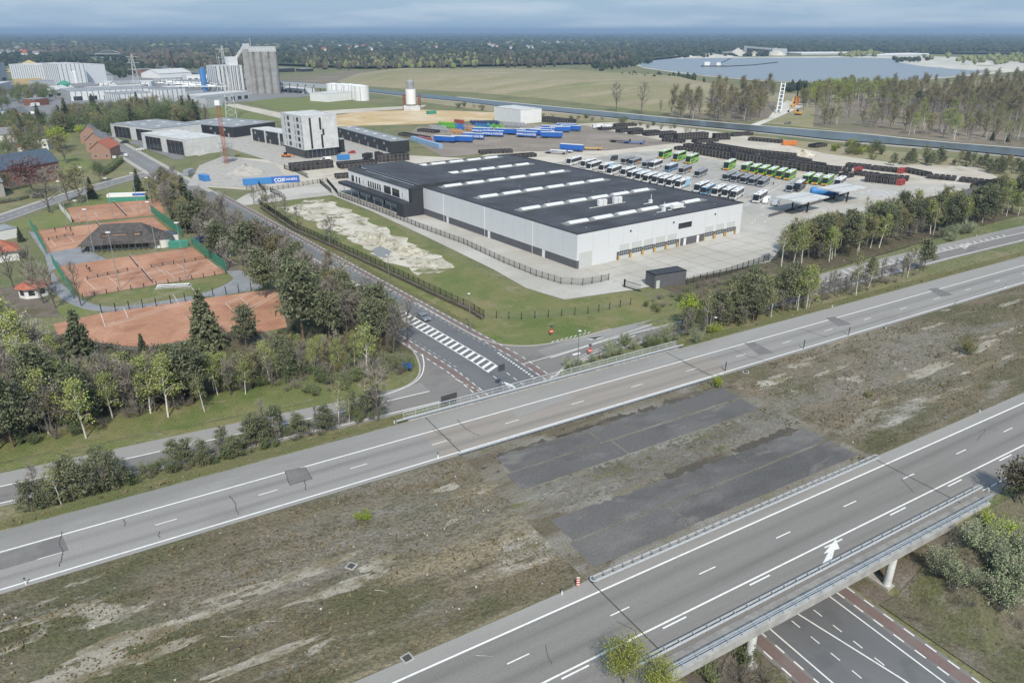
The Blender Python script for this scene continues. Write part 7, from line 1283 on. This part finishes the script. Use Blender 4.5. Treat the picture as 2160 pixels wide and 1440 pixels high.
# single trees that stand out
for a in [('cedar', 438, 735, 608, 'broad dark fir overhanging the nearest clay court'), ('cedar', 185, 800, 652, 'broad dark fir at the corner of the nearest clay court by the pale thicket'), ('spruce', 305, 755, 702, 'small spruce at the lower edge of the nearest clay court'), ('pine', 520, 735, 648, 'blue-green pine beside the broad fir at the court end'), ('pine', 640, 720, 560, 'tall spreading pine at the wooded end of the clay courts'), ('pine', 620, 650, 545, 'dark pine above the grey footpath end'),
          ('birch', 182, 924, 778, 'leaning birch with a long white stem above the slip road'), ('birch', 355, 880, 738, 'birch with a crooked forked white stem in a small clearing'), ('birch', 318, 872, 745, 'birch with a straight thin stem in the small clearing'), ('thin', 432, 868, 770, 'twin-stemmed pale birch in the clearing'), ('birch', 518, 832, 752, 'small birch with a bent stem and light crown'), ('birch', 775, 790, 675, 'upright birch with a white stem among dark trees by the junction'), ('bare', 800, 890, 742, 'wide bare multi-limbed tree by the junction road'), ('bare', 560, 905, 835, 'bare branching shrub tree between slip road and motorway'), ('bare', 858, 722, 620, 'bare tree leaning over the hatched road island'), ('bare', 845, 705, 640, 'bare tree at the roadside beside the leaning one'),
          ('spruce', 400, 480, 372, 'tall dark spruce at the top corner of the courts'), ('spruce', 378, 470, 385, 'dark spruce beside the tallest one above the courts'), ('spruce', 415, 490, 400, 'dark spruce nearest the dirt track'), ('spruce', 195, 419, 372, 'small dark spruce between street and top court'), ('spruce', 295, 412, 355, 'dark rounded fir behind the floodlight masts'), ('bare', 478, 512, 395, 'fan of bare pale stems above the parked cars'), ('yew', 555, 560, 448, 'large dense dark tree beside the dirt track'), ('yew', 590, 575, 475, 'dense dark tree behind the large one by the road'), ('bud', 515, 500, 440, 'round olive budding tree at the bend of the road'), ('blossom', 720, 645, 540, 'pale blossoming tree beside the hatched road'), ('tall', 690, 620, 520, 'tall budding tree at the roadside by the blossom'), ('bare', 610, 545, 480, 'thin bare tree standing in the road verge'), ('bare', 596, 540, 490, 'slim bare tree beside its twin in the road verge'),
          ('fresh', 128, 315, 262, 'bright yellow-green tree beside the town road'), ('fresh', 176, 290, 259, 'bright yellow-green flat-topped tree behind the brick gables'), ('bud', 140, 345, 278, 'large olive tree in front of the yellow-green one'), ('bud', 46, 322, 267, 'round pale budding tree among the cottages'), ('copper', 72, 412, 325, 'dark purple tree in front of the slate-roofed house'), ('bare', 104, 448, 348, 'spreading bare tree at the street beside the purple tree'), ('bud', 172, 430, 345, 'budding tree at the street by the floodlights'), ('bare', 145, 425, 350, 'bare tree between the purple tree and the street'), ('leafy', 212, 385, 335, 'green rounded tree by the clipped hedge'),
          ('bare', 172, 645, 540, 'bare tree in front of the lower court fence'), ('bare', 72, 628, 508, 'bare tall tree beside the round kiosk'), ('bare', 92, 640, 540, 'bare tree between kiosk and footpath'), ('bare', 118, 650, 545, 'thin bare tree at the footpath bend'), ('bare', 30, 610, 505, 'bare tree behind the round kiosk'), ('spruce', 5, 740, 612, 'dark conifer at the gravel drive below the kiosk'), ('spruce', 45, 510, 478, 'small dark shrub tree by the outbuilding'),
          ('bare', 1300, 236, 168, 'lone tall bare tree on the grassy far bank, with a white stem'), ('bare', 1352, 241, 166, 'second lone tall bare tree on the grassy far bank'), ('bare', 1392, 238, 208, 'small bare tree on the far bank by the wood'), ('spruce', 2092, 296, 275, 'small dark spruce alone on the far meadow'), ('spruce', 2125, 300, 280, 'small spruce at the meadow edge beyond the canal'), ('cedar', 1895, 205, 168, 'dark round pine standing out of the pale wood by the lake'),
          ('fresh', 1452, 690, 612, 'rounded yellow-green tree beside the slip road'), ('birch', 1700, 655, 545, 'birch with green head and bare white stem by the motorway'), ('birch', 1682, 655, 570, 'white-stemmed birch beside its green-headed neighbour'), ('thin', 1712, 640, 560, 'slender birch between slip road and motorway'), ('thin', 1806, 626, 515, 'leaning birch with white stem by the hatched lane'), ('bush', 1512, 816, 790, 'fresh green bush at the corner of the decked median'), ('bush', 1506, 706, 676, 'upright fresh green bush by the motorway guard rail'), ('pale', 1470, 722, 688, 'pale willow bush by the end of the bridge railing'), ('bush', 768, 1097, 1070, 'small bright green bush alone in the scrubby median'), ('broom', 2047, 748, 712, 'olive bush beside a pale sandy streak in the median'), ('broom', 1832, 838, 822, 'small olive bush in the median grass'), ('pale', 1370, 1172, 1142, 'pale weed bush growing at the ladder-like guard rail'), ('pale', 2060, 1160, 1090, 'large pale bush on the embankment at the bridge end'), ('bush', 2100, 1140, 1085, 'green bush beside the large pale one at the bridge end'), ('pale', 1985, 1215, 1150, 'pale bush standing apart on the slope below the bridge'), ('pale', 2105, 1220, 1130, 'pale bush on the slope by the cycle track'), ('pale', 2120, 1280, 1190, 'lowest pale bush of the slope group'), ('pale', 2150, 1180, 1110, 'pale bush high on the bridge slope'), ('yew', 2140, 1062, 955, 'brownish budding tree at the end of the bridge railing'), ('pale', 2030, 1240, 1190, 'small pale bush between its larger neighbours')]: tree(*a)
q = P(1318, 1425, 7.0); plant('maple', Vector((q.x, q.y, g(q.x, q.y))), 6.0, '', None, 'olive-green leafy tree rising beside the outer bridge railing'); q = P(1392, 1455, 6.5); plant('maple', Vector((q.x, q.y, g(q.x, q.y))), 4.6, '', None, 'smaller olive-green tree pressed against the bridge railing')
scatter([(1480, 1440), (1560, 1390), (1600, 1420), (1640, 1440)], 7, {'scrub': 3, 'greenscrub': 1}, (.8, 1.2), 'on the slope below the bridge pillars', 'below the bridge', 1.2)
scatter([(1940, 1180), (2010, 1130), (2160, 1110), (2160, 1330), (2050, 1290)], 22, {'pale': 1, 'scrub': 5}, (.45, .8), 'on the embankment slope beside the bridge', 'beside the bridge', 2)
for x, y, k, hh in ((1437, 930, 'scrub', .35), (1460, 950, 'pale', .35), (1515, 920, 'pale', .45), (1512, 930, 'broom', .4), (1325, 965, 'pale', .4), (1350, 970, 'broom', .35), (1290, 985, 'broom', .4), (1590, 905, 'broom', .4), (1626, 890, 'scrub', .35)): plant(k, P(x, y), KINDS_[k][2] * hh, 'growing in the block strip of the decked median', 'on the decked median')
GL = 'in the wood between the clay courts and the slip road'
scatter([(-60, 975), (60, 940), (180, 905), (300, 872), (430, 845), (600, 800), (720, 770), (850, 745), (800, 690), (640, 650), (600, 700), (440, 750), (300, 765), (140, 740), (-60, 760)], 175, {'bare': 6, 'bud': 3, 'birch': 5, 'pine': 2, 'greenscrub': 3, 'sapling': 4, 'blossom': 1}, (.85, 1.25), GL, 'in the wood by the courts', 2.0, lambda x: 690 if x < 130 else 745 if x < 560 else 700)
scatter([(60, 935), (200, 892), (420, 852), (640, 802), (840, 752), (830, 735), (640, 768), (420, 812), (200, 850), (60, 880)], 105, {'bare': 4, 'bud': 2, 'birch': 3, 'thin': 1, 'greenscrub': 2, 'pine': 1, 'sapling': 3}, (.75, 1.1), 'along the slip road edge of the wood by the courts', 'along the slip road edge', 1.8, lambda x: 735)
scatter([(-60, 960), (60, 925), (120, 880), (110, 760), (-60, 740)], 44, {'blossom': 4, 'bare': 3, 'birch': 1}, (.9, 1.3), 'in the pale thicket at the far end of the wood', 'in the pale thicket', 2.6)
scatter([(620, 640), (700, 660), (780, 720), (850, 735), (830, 690), (740, 620), (660, 570), (600, 540), (560, 520), (590, 580)], 40, {'bare': 3, 'sapling': 3, 'pine': 2, 'yew': 1, 'bud': 1}, (.8, 1.1), 'beside the road with the hatched island', 'beside the hatched road', 2.4)
scatter([(345, 395), (430, 420), (520, 480), (600, 540), (560, 560), (480, 500), (430, 470), (390, 480), (350, 440)], 34, {'bare': 5, 'bud': 1, 'pine': 1, 'yew': 1}, (.7, 1.05), 'between the courts and the town end of the road', 'by the town end of the road', 2.6)
scatter([(590, 800), (720, 775), (860, 745), (860, 790), (700, 830), (600, 850)], 30, {'scrub': 4, 'greenscrub': 2, 'bush': 1}, (.7, 1.3), 'at the grassy edge of the junction wood', 'at the junction wood edge', 1.6)
scatter([(60, 1085), (180, 1055), (330, 1010), (480, 975), (640, 925), (800, 885), (780, 868), (640, 905), (480, 945), (330, 985), (180, 1025), (60, 1055)], 72, {'lowpine': 3, 'scrub': 4, 'greenscrub': 3, 'thin': 1, 'sapling': 1}, (.5, .9), 'on the strip between slip road and motorway, town side', 'on the strip between the roads', 1.25)
scatter([(1440, 715), (1560, 690), (1700, 652), (1900, 592), (1960, 570), (1940, 560), (1850, 590), (1700, 620), (1560, 660), (1440, 690)], 160, {'sapling': 9, 'pine': 1, 'thin': 2, 'scrub': 5}, (.5, .95), 'on the strip between motorway and merging lane', 'on the motorway strip', .9)
scatter([(1430, 715), (1560, 685), (1640, 660), (1640, 640), (1540, 660), (1430, 690)], 12, {'pine': 3, 'lowpine': 2, 'leafy': 1}, (.7, .95), 'beside the slip road facing the dark cabin', 'facing the dark cabin', 2.2)
scatter([(1190, 785), (1260, 750), (1330, 722), (1420, 695), (1430, 720), (1330, 745), (1210, 780)], 26, {'pale': 4, 'scrub': 2, 'greenscrub': 1}, (.6, 1.0), 'on the corner between slip road and bridge railing', 'on the junction corner', 1.6)
scatter([(1350, 640), (1450, 612), (1620, 560), (1640, 590), (1500, 630), (1380, 665)], 36, {'scrub': 6, 'greenscrub': 2, 'broom': 1}, (.5, 1.0), 'on the bank below the cabin fence', 'below the cabin fence', 1.8)
scatter([(1640, 565), (1760, 552), (1900, 515), (2030, 488), (2180, 452), (2180, 420), (2050, 440), (1900, 470), (1760, 505), (1660, 535)], 165, {'pine': 4, 'sapling': 5, 'birch': 3, 'thin': 3, 'bud': 2}, (.75, 1.15), 'in the pine belt between yard and merging lane', 'in the pine belt', 2.1)
scatter([(1960, 505), (2060, 480), (2060, 500), (1980, 515)], 6, {'pale': 1}, (.9, 1.5), 'in front of the pine belt', 'by the pine belt', 2)
scatter([(-60, 985), (60, 945), (180, 912), (300, 880), (430, 850), (600, 815), (720, 790), (850, 755), (800, 690), (640, 650), (600, 700), (440, 750), (300, 765), (140, 740), (-60, 760)], 150, {'scrub': 5, 'greenscrub': 4, 'broom': 1}, (.7, 1.5), 'under the trees of the wood by the courts', 'under the wood', 1.6, lambda x: 750)
scatter([(560, 520), (700, 640), (800, 710), (840, 700), (700, 590), (600, 530), (420, 430), (360, 400), (380, 440)], 60, {'scrub': 5, 'yew': 1}, (.6, 1.3), 'under the roadside trees', 'under the roadside trees', 1.6)
roadside(64, -22, -10.2, 132, 262, {'bare': 5, 'sapling': 2, 'pine': 2, 'yew': 1, 'blossom': 1, 'bud': 1}, (.85, 1.2), 'in the tall row lining the hatched road', 'lining the hatched road')
roadside(30, -20, -10.5, 262, 330, {'bare': 5, 'bud': 2, 'spruce': 1}, (.8, 1.15), 'lining the town end of the road', 'lining the town end')
roadside(8, 10.5, 13, 215, 300, {'bare': 3, 'bud': 1}, (.6, .9), 'on the verge by the long brown hedge', 'on the hedge verge', 6)
# beyond the canal
scatter([(1720, 264), (2160, 312), (2330, 325), (2330, 260), (2160, 232), (1900, 218), (1720, 222)], 190, {'bare': 3, 'thin': 2, 'bud': 3, 'birch': 2}, (.95, 1.5), 'in the open wood across the canal', 'across the canal', 5)
scatter([(1880, 232), (2160, 262), (2330, 285), (2330, 190), (2160, 182), (1960, 192), (1860, 206)], 290, {'tall': 8, 'thin': 1, 'pine': 1, 'bud': 2}, (1.05, 1.4), 'in the tall wood between canal and lake', 'in the tall wood', 4)
scatter([(1405, 247), (1560, 262), (1620, 246), (1640, 216), (1560, 205), (1440, 228)], 95, {'bare': 3, 'bud': 3, 'tall': 2}, (1.1, 1.6), 'in the copse beside the pale track across the canal', 'in the copse', 5)
scatter([(1690, 236), (1740, 222), (1900, 212), (1880, 190), (1720, 192)], 90, {'bud': 3, 'birch': 3, 'fresh': 2, 'maple': 2}, (1.3, 1.8), 'in the yellow-green wood below the lake', 'below the lake', 5)
scatter([(1740, 322), (1800, 330), (1880, 350), (1860, 318), (1780, 308)], 20, {'bush': 2, 'broom': 3, 'greenscrub': 2}, (1.3, 2.4), 'on the mound beside the container rows', 'on the container mound', 2.5)
scatter([(1880, 350), (2040, 352), (2160, 385), (2200, 400), (2160, 360), (2000, 338), (1900, 335)], 50, {'lowpine': 5, 'greenscrub': 2, 'bud': 1, 'broom': 1}, (.6, 1.0), 'in the low belt between canal and container rows', 'in the canal belt', 2.6)
scatter([(960, 216), (1100, 233), (1300, 256), (1480, 276), (1450, 284), (1300, 262), (1100, 244), (960, 228)], 44, {'scrub': 3, 'broom': 2, 'greenscrub': 2}, (.9, 2.0), 'on the canal bank by the storage lot', 'on the canal bank', 4)
# town
scatter([(0, 236), (0, 205), (90, 196), (128, 212), (60, 222)], 40, {'bare': 1, 'leafy': 4, 'bud': 1}, (1.0, 1.4), 'in the grove beside the lorry park', 'in the lorry park grove', 5)
scatter([(118, 262), (200, 252), (300, 240), (435, 252), (440, 270), (330, 272), (250, 285), (205, 300), (190, 275), (120, 285)], 130, {'leafy': 5, 'bud': 3, 'bare': 1, 'spruce': 1}, (1.1, 1.6), 'in the belt between town road and factory', 'by the factory', 3.2)
scatter([(-40, 330), (40, 296), (110, 276), (118, 300), (90, 330), (20, 345)], 34, {'bud': 3, 'bare': 3, 'leafy': 2}, (.7, 1.1), 'in the town gardens', 'in the town gardens', 4); scatter([(-60, 430), (10, 405), (0, 380), (-60, 400)], 6, {'leafy': 1}, (.6, .9), 'beside the stone house', 'by the stone house', 3)
scatter([(0, 300), (0, 262), (60, 256), (110, 262), (100, 280), (40, 292)], 34, {'leafy': 3, 'bud': 2, 'spruce': 1}, (.8, 1.2), 'behind the cottages', 'behind the cottages', 4)
# hedges
def hedge(px, h, w_, mat, label, dens=60, lsize=.22):
    q = [P(x, y) for x, y in px]; o0 = q[0]; mb = MB(); inner = MB()
    for a, b in zip(q, q[1:]):
        l = (b - a).length; n = int(l * dens * h); t_ = rng.uniform(0, 1, n); e = (b - a).normalized(); nn = Vector((-e.y, e.x, 0)); base = np.array(tuple(a - o0)) + np.outer(t_, np.array(tuple(b - a))); off = rng.uniform(-1, 1, n)[:, None] * np.array(tuple(nn)) * w_ / 2; z = rng.uniform(.05, 1, n) * h * (1 + .12 * np.sin(t_ * l * .7)); c = base + off; c[:, 2] += z; leaf_mb(mb, c, lsize); inner.bar(a - o0 + Vector((0, 0, h * .42)), b - o0 + Vector((0, 0, h * .42)), w_ * .6, h * .8)
    t = thing('hedge', label, 'hedge', o0); mb.build('foliage', mat, t); inner.build('branches', 'bark', t); return t
hedge([(552, 440), (621, 487), (695, 518), (812, 573), (906, 618), (991, 657), (1018, 674)], .9, 1.2, 'yew_leaf', 'long low brown hedge along the wire fence beside the road', 70, .2); hedge([(214, 372), (234, 360), (256, 340)], 2.6, 3, 'green_leaf', 'thick clipped green hedge on the street corner', 60, .3); hedge([(130, 722), (220, 742), (300, 752), (440, 728), (540, 705)], 2.0, 2.2, 'spruce_leaf', 'dark evergreen hedge along the lower edge of the nearest clay court', 45, .3); hedge([(-20, 432), (30, 424)], 1.5, 4, 'green_leaf', 'broad clipped garden hedge beside the stone house', 60, .3); hedge([(36, 424), (58, 417)], 1.2, 2.5, 'green_leaf', 'short clipped hedge beside the driveway', 60, .3); hedge([(12, 404), (60, 394)], 1.4, 1.6, 'green_leaf', 'clipped hedge at the foot of the slate-roofed house', 60, .25)
# low growth: grass tufts, heather and litter
leafmat('tuft_a', (.095, .09, .05), (.22, .19, .11)); leafmat('tuft_b', (.20, .17, .10), (.30, .26, .17)); leafmat('stone_bit', (.35, .34, .32), (.65, .64, .60))
def tufts(name, label, areas, mat, size, seed):
    r_ = np.random.default_rng(seed); V = []
    for (u0, u1, v0, v1), n in areas:
        u = r_.uniform(u0, u1, n); v = r_.uniform(v0, v1, n); keep = np.sin(u * .23 + np.sin(v * .4) * 2) + np.sin(v * .61 + u * .07) + r_.normal(0, .7, n) > -.2; u, v = u[keep], v[keep]; n = len(u)
        x = u * CA - v * SA; y = u * SA + v * CA; z = np.array([g_uv(a, b) for a, b in zip(u, v)]); s = size * r_.uniform(.5, 1.5, n)
        for k in range(3):
            a = r_.uniform(0, 6.28, n); dx, dy = np.cos(a) * s * .6, np.sin(a) * s * .6; lx, ly = r_.normal(0, .3, n) * s, r_.normal(0, .3, n) * s
            V.append(np.stack([np.stack([x - dx, y - dy, z], 1), np.stack([x + dx, y + dy, z], 1), np.stack([x + dx * .6 + lx, y + dy * .6 + ly, z + s * .8], 1), np.stack([x - dx * .6 + lx, y - dy * .6 + ly, z + s], 1)], 1).reshape(-1, 3))
    V = np.concatenate(V); n = len(V) // 4; m = MB(); m.v = [tuple(p) for p in V]; m.f = [(4 * i, 4 * i + 1, 4 * i + 2, 4 * i + 3) for i in range(n)]; m.m = [0] * n; return m.build(name, mat, kind='stuff', label=label, cat='ground cover')
MED = [((-60, 40, 53, 82), 11000), ((92, 260, 53, 82), 13000)]
tufts('heather_tufts', 'dark low heather and grass tufts covering the median', MED, 'tuft_a', .13, 1); tufts('dry_grass', 'dry straw-coloured grass wisps on the median and verges', [((-60, 40, 53, 82), 1500), ((92, 260, 53, 82), 1800), ((-60, 37, 96.2, 99), 700), ((96, 260, 96.2, 99), 700)], 'tuft_b', .24, 2); tufts('verge_weeds', 'low weeds along the deck strip and slopes', [((42, 90, 64, 70.3), 900), ((42, 90, 80.3, 82), 300), ((42, 90, 52.2, 53.4), 300), ((75, 130, 22, 36), 1400)], 'tuft_a', .2, 3)
m = MB()
for i in range(260):
    u, v = (trs.uniform(-40, 40), trs.uniform(53, 82)) if i % 2 else (trs.uniform(92, 220), trs.uniform(53, 82)); x, y = XY(u, v); s = trs.uniform(.04, .13); z = ZM + .012; k = [(x + s * math.cos(a), y + s * math.sin(a)) for a in (0, 1.4, 2.9, 4.4)]; m.prism(k, z - .02, z + s)
m.build('loose_stones', 'stone_bit', kind='stuff', label='small pale stones and litter strewn over the median', cat='stones')
for i, (x, y) in enumerate([(485, 1252), (790, 1245), (1003, 1382), (560, 1310), (465, 1342), (1690, 868), (1940, 710), (1000, 1040), (1330, 815)]):
    b = P(x, y); m = MB(); p = [Vector((0, 0, .06))]; d = Vector((random.uniform(.5, 1), random.uniform(-.4, .4), 0))
    for k in range(4): d = (d + rv(.2)).normalized(); d.z = abs(d.z) * .1; p.append(p[-1] + d * .45)
    m.tube(p, [.05, .045, .04, .03, .015], 5); o = m.build('dead_branch', 'bark_pale'); o.location = b; tag(o, 'bleached dead branch lying on the scrubby median', 'branch', 'dead branches on the median')
# ------------------------------------------------------------------ far country
leafmat('forest', (.022, .035, .024), (.06, .072, .042)); leafmat('forest_light', (.13, .16, .06), (.20, .21, .10)); leafmat('forest_brown', (.10, .085, .065), (.16, .14, .10))
gmat('forest_ground', (.045, .055, .033), [((.07, .075, .04), .003, .45, .6), ((.10, .105, .06), .0012, .6, .68)], fine=.2, fscale=.05)
ICO = bmesh.new(); bmesh.ops.create_icosphere(ICO, subdivisions=1, radius=1); IV = np.array([v.co[:] for v in ICO.verts]); IF = np.array([[v.index for v in f.verts] for f in ICO.faces]); ICO.free()
def forest(name, label, polys, mat, seed, wpx=9, hh=(9, 15), layers=1):
    r_ = np.random.default_rng(seed); V = []; F = []; o = 0
    for poly, n in polys:
        xs = [p[0] for p in poly]; ys = [p[1] for p in poly]; c = 0; t_ = 0
        while c < n and t_ < n * 30:
            t_ += 1; x, y = r_.uniform(min(xs), max(xs)), r_.uniform(min(ys), max(ys))
            if not in_poly((x, y), poly): continue
            c += 1; b = P(x, y, 0); d = b.length; w_ = min(60, max(4.5, d * wpx / F_PX * r_.uniform(.6, 1.4))) / 2; h = r_.uniform(*hh); v = IV * (1 + r_.uniform(-.28, .28, (len(IV), 1))); v = v * np.array([w_, w_, h * .55]) + np.array([b.x, b.y, h * .5]); V.append(v); F.append(IF + o); o += len(IV)
    V = np.concatenate(V); F = np.concatenate(F); m = MB(); m.v = V.tolist(); m.f = F.tolist(); m.m = [0] * len(F); return m.build(name, mat, kind='stuff', label=label, cat='forest')
sheet('forest_ground', [P(x, y, 0) for x, y in ((-400, 74), (2600, 74), (2600, 116), (2160, 116), (1900, 114), (1500, 116), (1320, 134), (1100, 140), (760, 146), (600, 140), (400, 128), (230, 120), (60, 118), (-400, 124))], 'forest_ground', .03)
sheet('forest_ground', [P(x, y, 0) for x, y in ((-400, 70), (2600, 70), (2600, 73.4), (-400, 73.4))], 'forest_ground', .02)
BAND = [(-60, 73), (2220, 70), (2220, 112), (1900, 111), (1500, 114), (1320, 132), (1100, 138), (760, 142), (560, 136), (420, 120), (240, 112), (60, 112), (-60, 116)]
forest('forest', 'dark pine forest filling the far plain to the horizon', [(BAND, 5200), ([(-60, 80), (2220, 76), (2220, 92), (-60, 94)], 2200), ([(1500, 92), (2220, 88), (2220, 113), (1500, 115)], 900)], 'forest', 5)
forest('forest', 'brown leafless woods among the far pines', [([(240, 112), (560, 104), (560, 138), (420, 148), (300, 138)], 300), ([(620, 120), (1340, 112), (1330, 138), (1000, 146), (640, 148)], 420), ([(0, 100), (240, 96), (240, 112), (100, 118), (0, 120)], 160)], 'forest_brown', 6, 8)
forest('forest', 'light green spring woods along the meadow and plain', [([(800, 134), (1000, 132), (1000, 146), (800, 146)], 55), ([(820, 122), (960, 118), (1080, 128), (1080, 142), (830, 142)], 60), ([(600, 126), (820, 132), (820, 146), (610, 146)], 50), ([(20, 92), (1400, 88), (1400, 100), (20, 106)], 160), ([(400, 116), (500, 112), (500, 126), (420, 128)], 14), ([(1760, 118), (1830, 114), (1870, 119), (1790, 122)], 25), ([(1940, 124), (2200, 120), (2200, 140), (2060, 138)], 60)], 'forest_light', 7, 9, (8, 14))
forest('treeline', 'green trees lining the canal behind the factory', [([(180, 130), (250, 128), (330, 152), (240, 168), (190, 160)], 130), ([(-40, 118), (180, 116), (180, 134), (40, 140), (-40, 150)], 170), ([(330, 132), (470, 126), (470, 142), (370, 148)], 60)], 'forest', 8, 9, (9, 14))
forest('treeline', 'low scrub and young trees along the lake shore', [([(1280, 168), (1440, 166), (1500, 176), (1380, 178)], 60), ([(1640, 190), (1740, 186), (1740, 192), (1650, 196)], 30), ([(1240, 140), (1380, 126), (1380, 134), (1270, 152)], 70), ([(1390, 121), (1620, 117), (1620, 120), (1400, 123)], 60), ([(1880, 126), (1960, 128), (1940, 133), (1890, 133)], 25)], 'forest', 9, 8, (6, 11))
# sand works by the lake
def cone(label, x, y, top, w_, mat='beach'):
    b = P(x, y, 0); mound('sand_pile', label, (x, y), w_, w_, rise(top, b), mat, 0, .05, 'sand pile')
cone('tall pale sand cone at the lake works beside the tower', 1555, 118, 101, 26); cone('broad pale sand cone at the lake works beyond the conveyor', 1635, 117, 101, 28); cone('low pale sand ridge at the lake shore', 1440, 121, 115, 50); cone('low sand ridge beside the works tower', 1500, 120, 113, 70); cone('small pale sand hill at the sand works edge', 1590, 118, 108, 18)
b = P(1570, 117, 0); t = thing('sand_works', 'grey conveyor tower and gantries of the lakeside sand works', 'works', b); h_ = rise(97, b); m = MB(); m.box(-4, 4, -4, 4, 0, h_); m.build('tower', 'roof_grey', t); m = MB(); m.bar((0, 0, h_ * .9), (90, 0, h_ * .6), 5, 5); m.bar((0, 0, h_ * .5), (-60, 0, 6), 5, 5); m.build('conveyor', 'roof_grey', t); m = MB(); m.box(70, 110, -10, 10, 0, h_ * .7); m.build('hall', 'far_grey', t)
for (x0, y0, x1, y1, wd, lb_) in ((1690, 116.5, 1850, 115, 70, 'long white greenhouse roofs beyond the lake'), (1850, 120, 1960, 118, 60, 'low white greenhouse roofs at the lake corner')):
    a, r, l = side((x0, y0), (x1, y1), 0); t = thing('greenhouse', lb_, 'greenhouse', a, r); m = MB(); m.box(0, l, 0, wd, 0, 4); m.build('wall', 'far_grey', t); m = MB(); n = 8
    for k in range(n): m.prof([(k * wd / n, 4.01), ((k + .5) * wd / n, 6), ((k + 1) * wd / n, 4.01)], 0, l, axis='x')
    m.build('roof', 'concrete_wall', t)
b = P(1505, 142, 0); t = thing('dredger', 'small white sand dredger with a long floating pipe on the lake', 'boat', b); m = MB(); m.box(-22, 22, -5, 5, .3, 3); m.build('hull', 'plinth', t); m = MB(); m.box(-18, -8, -4, 4, 3, 9); m.box(4, 12, -3, 3, 3, 8); m.build('cabin', 'plain_white', t); m = MB(); m.bar((8, 0, 5), (30, 0, 15), 1.2); m.build('ladder_arm', 'dark_post', t); m = MB(); m.tube([(20, 0, .9), (90, 60, .9), (180, 190, .9)], 1.2, 6); m.build('floating_pipe', 'dark_post', t)
rr = random.Random(5)
for i in range(42):
    x, y = [(rr.uniform(0, 75), rr.uniform(104, 122)), (rr.uniform(900, 1180), rr.uniform(93, 108)), (rr.uniform(640, 860), rr.uniform(100, 112))][i % 3]; b = P(x, y, 0)
    C = b; t = thing('far_house', ('white house with a dark roof' if i % 4 else 'small pale house with a red roof') + (' in the village beyond the factory woods', ' in the far village among the pines', ' at the far edge of the pine woods')[i % 3], 'house', b, rr.uniform(0, 3), 'far village houses'); l, d_ = rr.uniform(9, 16), 9; h = 10; m = MB(); m.box(0, l, 0, d_, 0, h); m.build('wall', 'plain_white', t); m = MB(); m.prof([(-.5, h), (d_ / 2, h + 4), (d_ + .5, h)], -.4, l + .4, axis='x'); m.build('roof', 'tile_grey' if i % 4 else 'tile_red', t)
b = P(540, 81, 0)
# ------------------------------------------------------------------ air
hz = MB(); hz.box(-46000, 46000, -46000, 46000, -3, 92); m_ = bpy.data.materials.new('haze'); m_.use_nodes = True; MATS['haze'] = m_; t_ = m_.node_tree; t_.nodes.clear(); o_ = t_.nodes.new('ShaderNodeOutputMaterial'); pv = t_.nodes.new('ShaderNodeVolumePrincipled'); pv.inputs['Color'].default_value = (.55, .75, 1.0, 1); pv.inputs['Density'].default_value = 1.3e-4; pv.inputs['Anisotropy'].default_value = .2; t_.links.new(pv.outputs[0], o_.inputs['Volume'])
hz.build('haze', 'haze', kind='stuff', label='thin bluish haze over the whole plain', cat='haze')
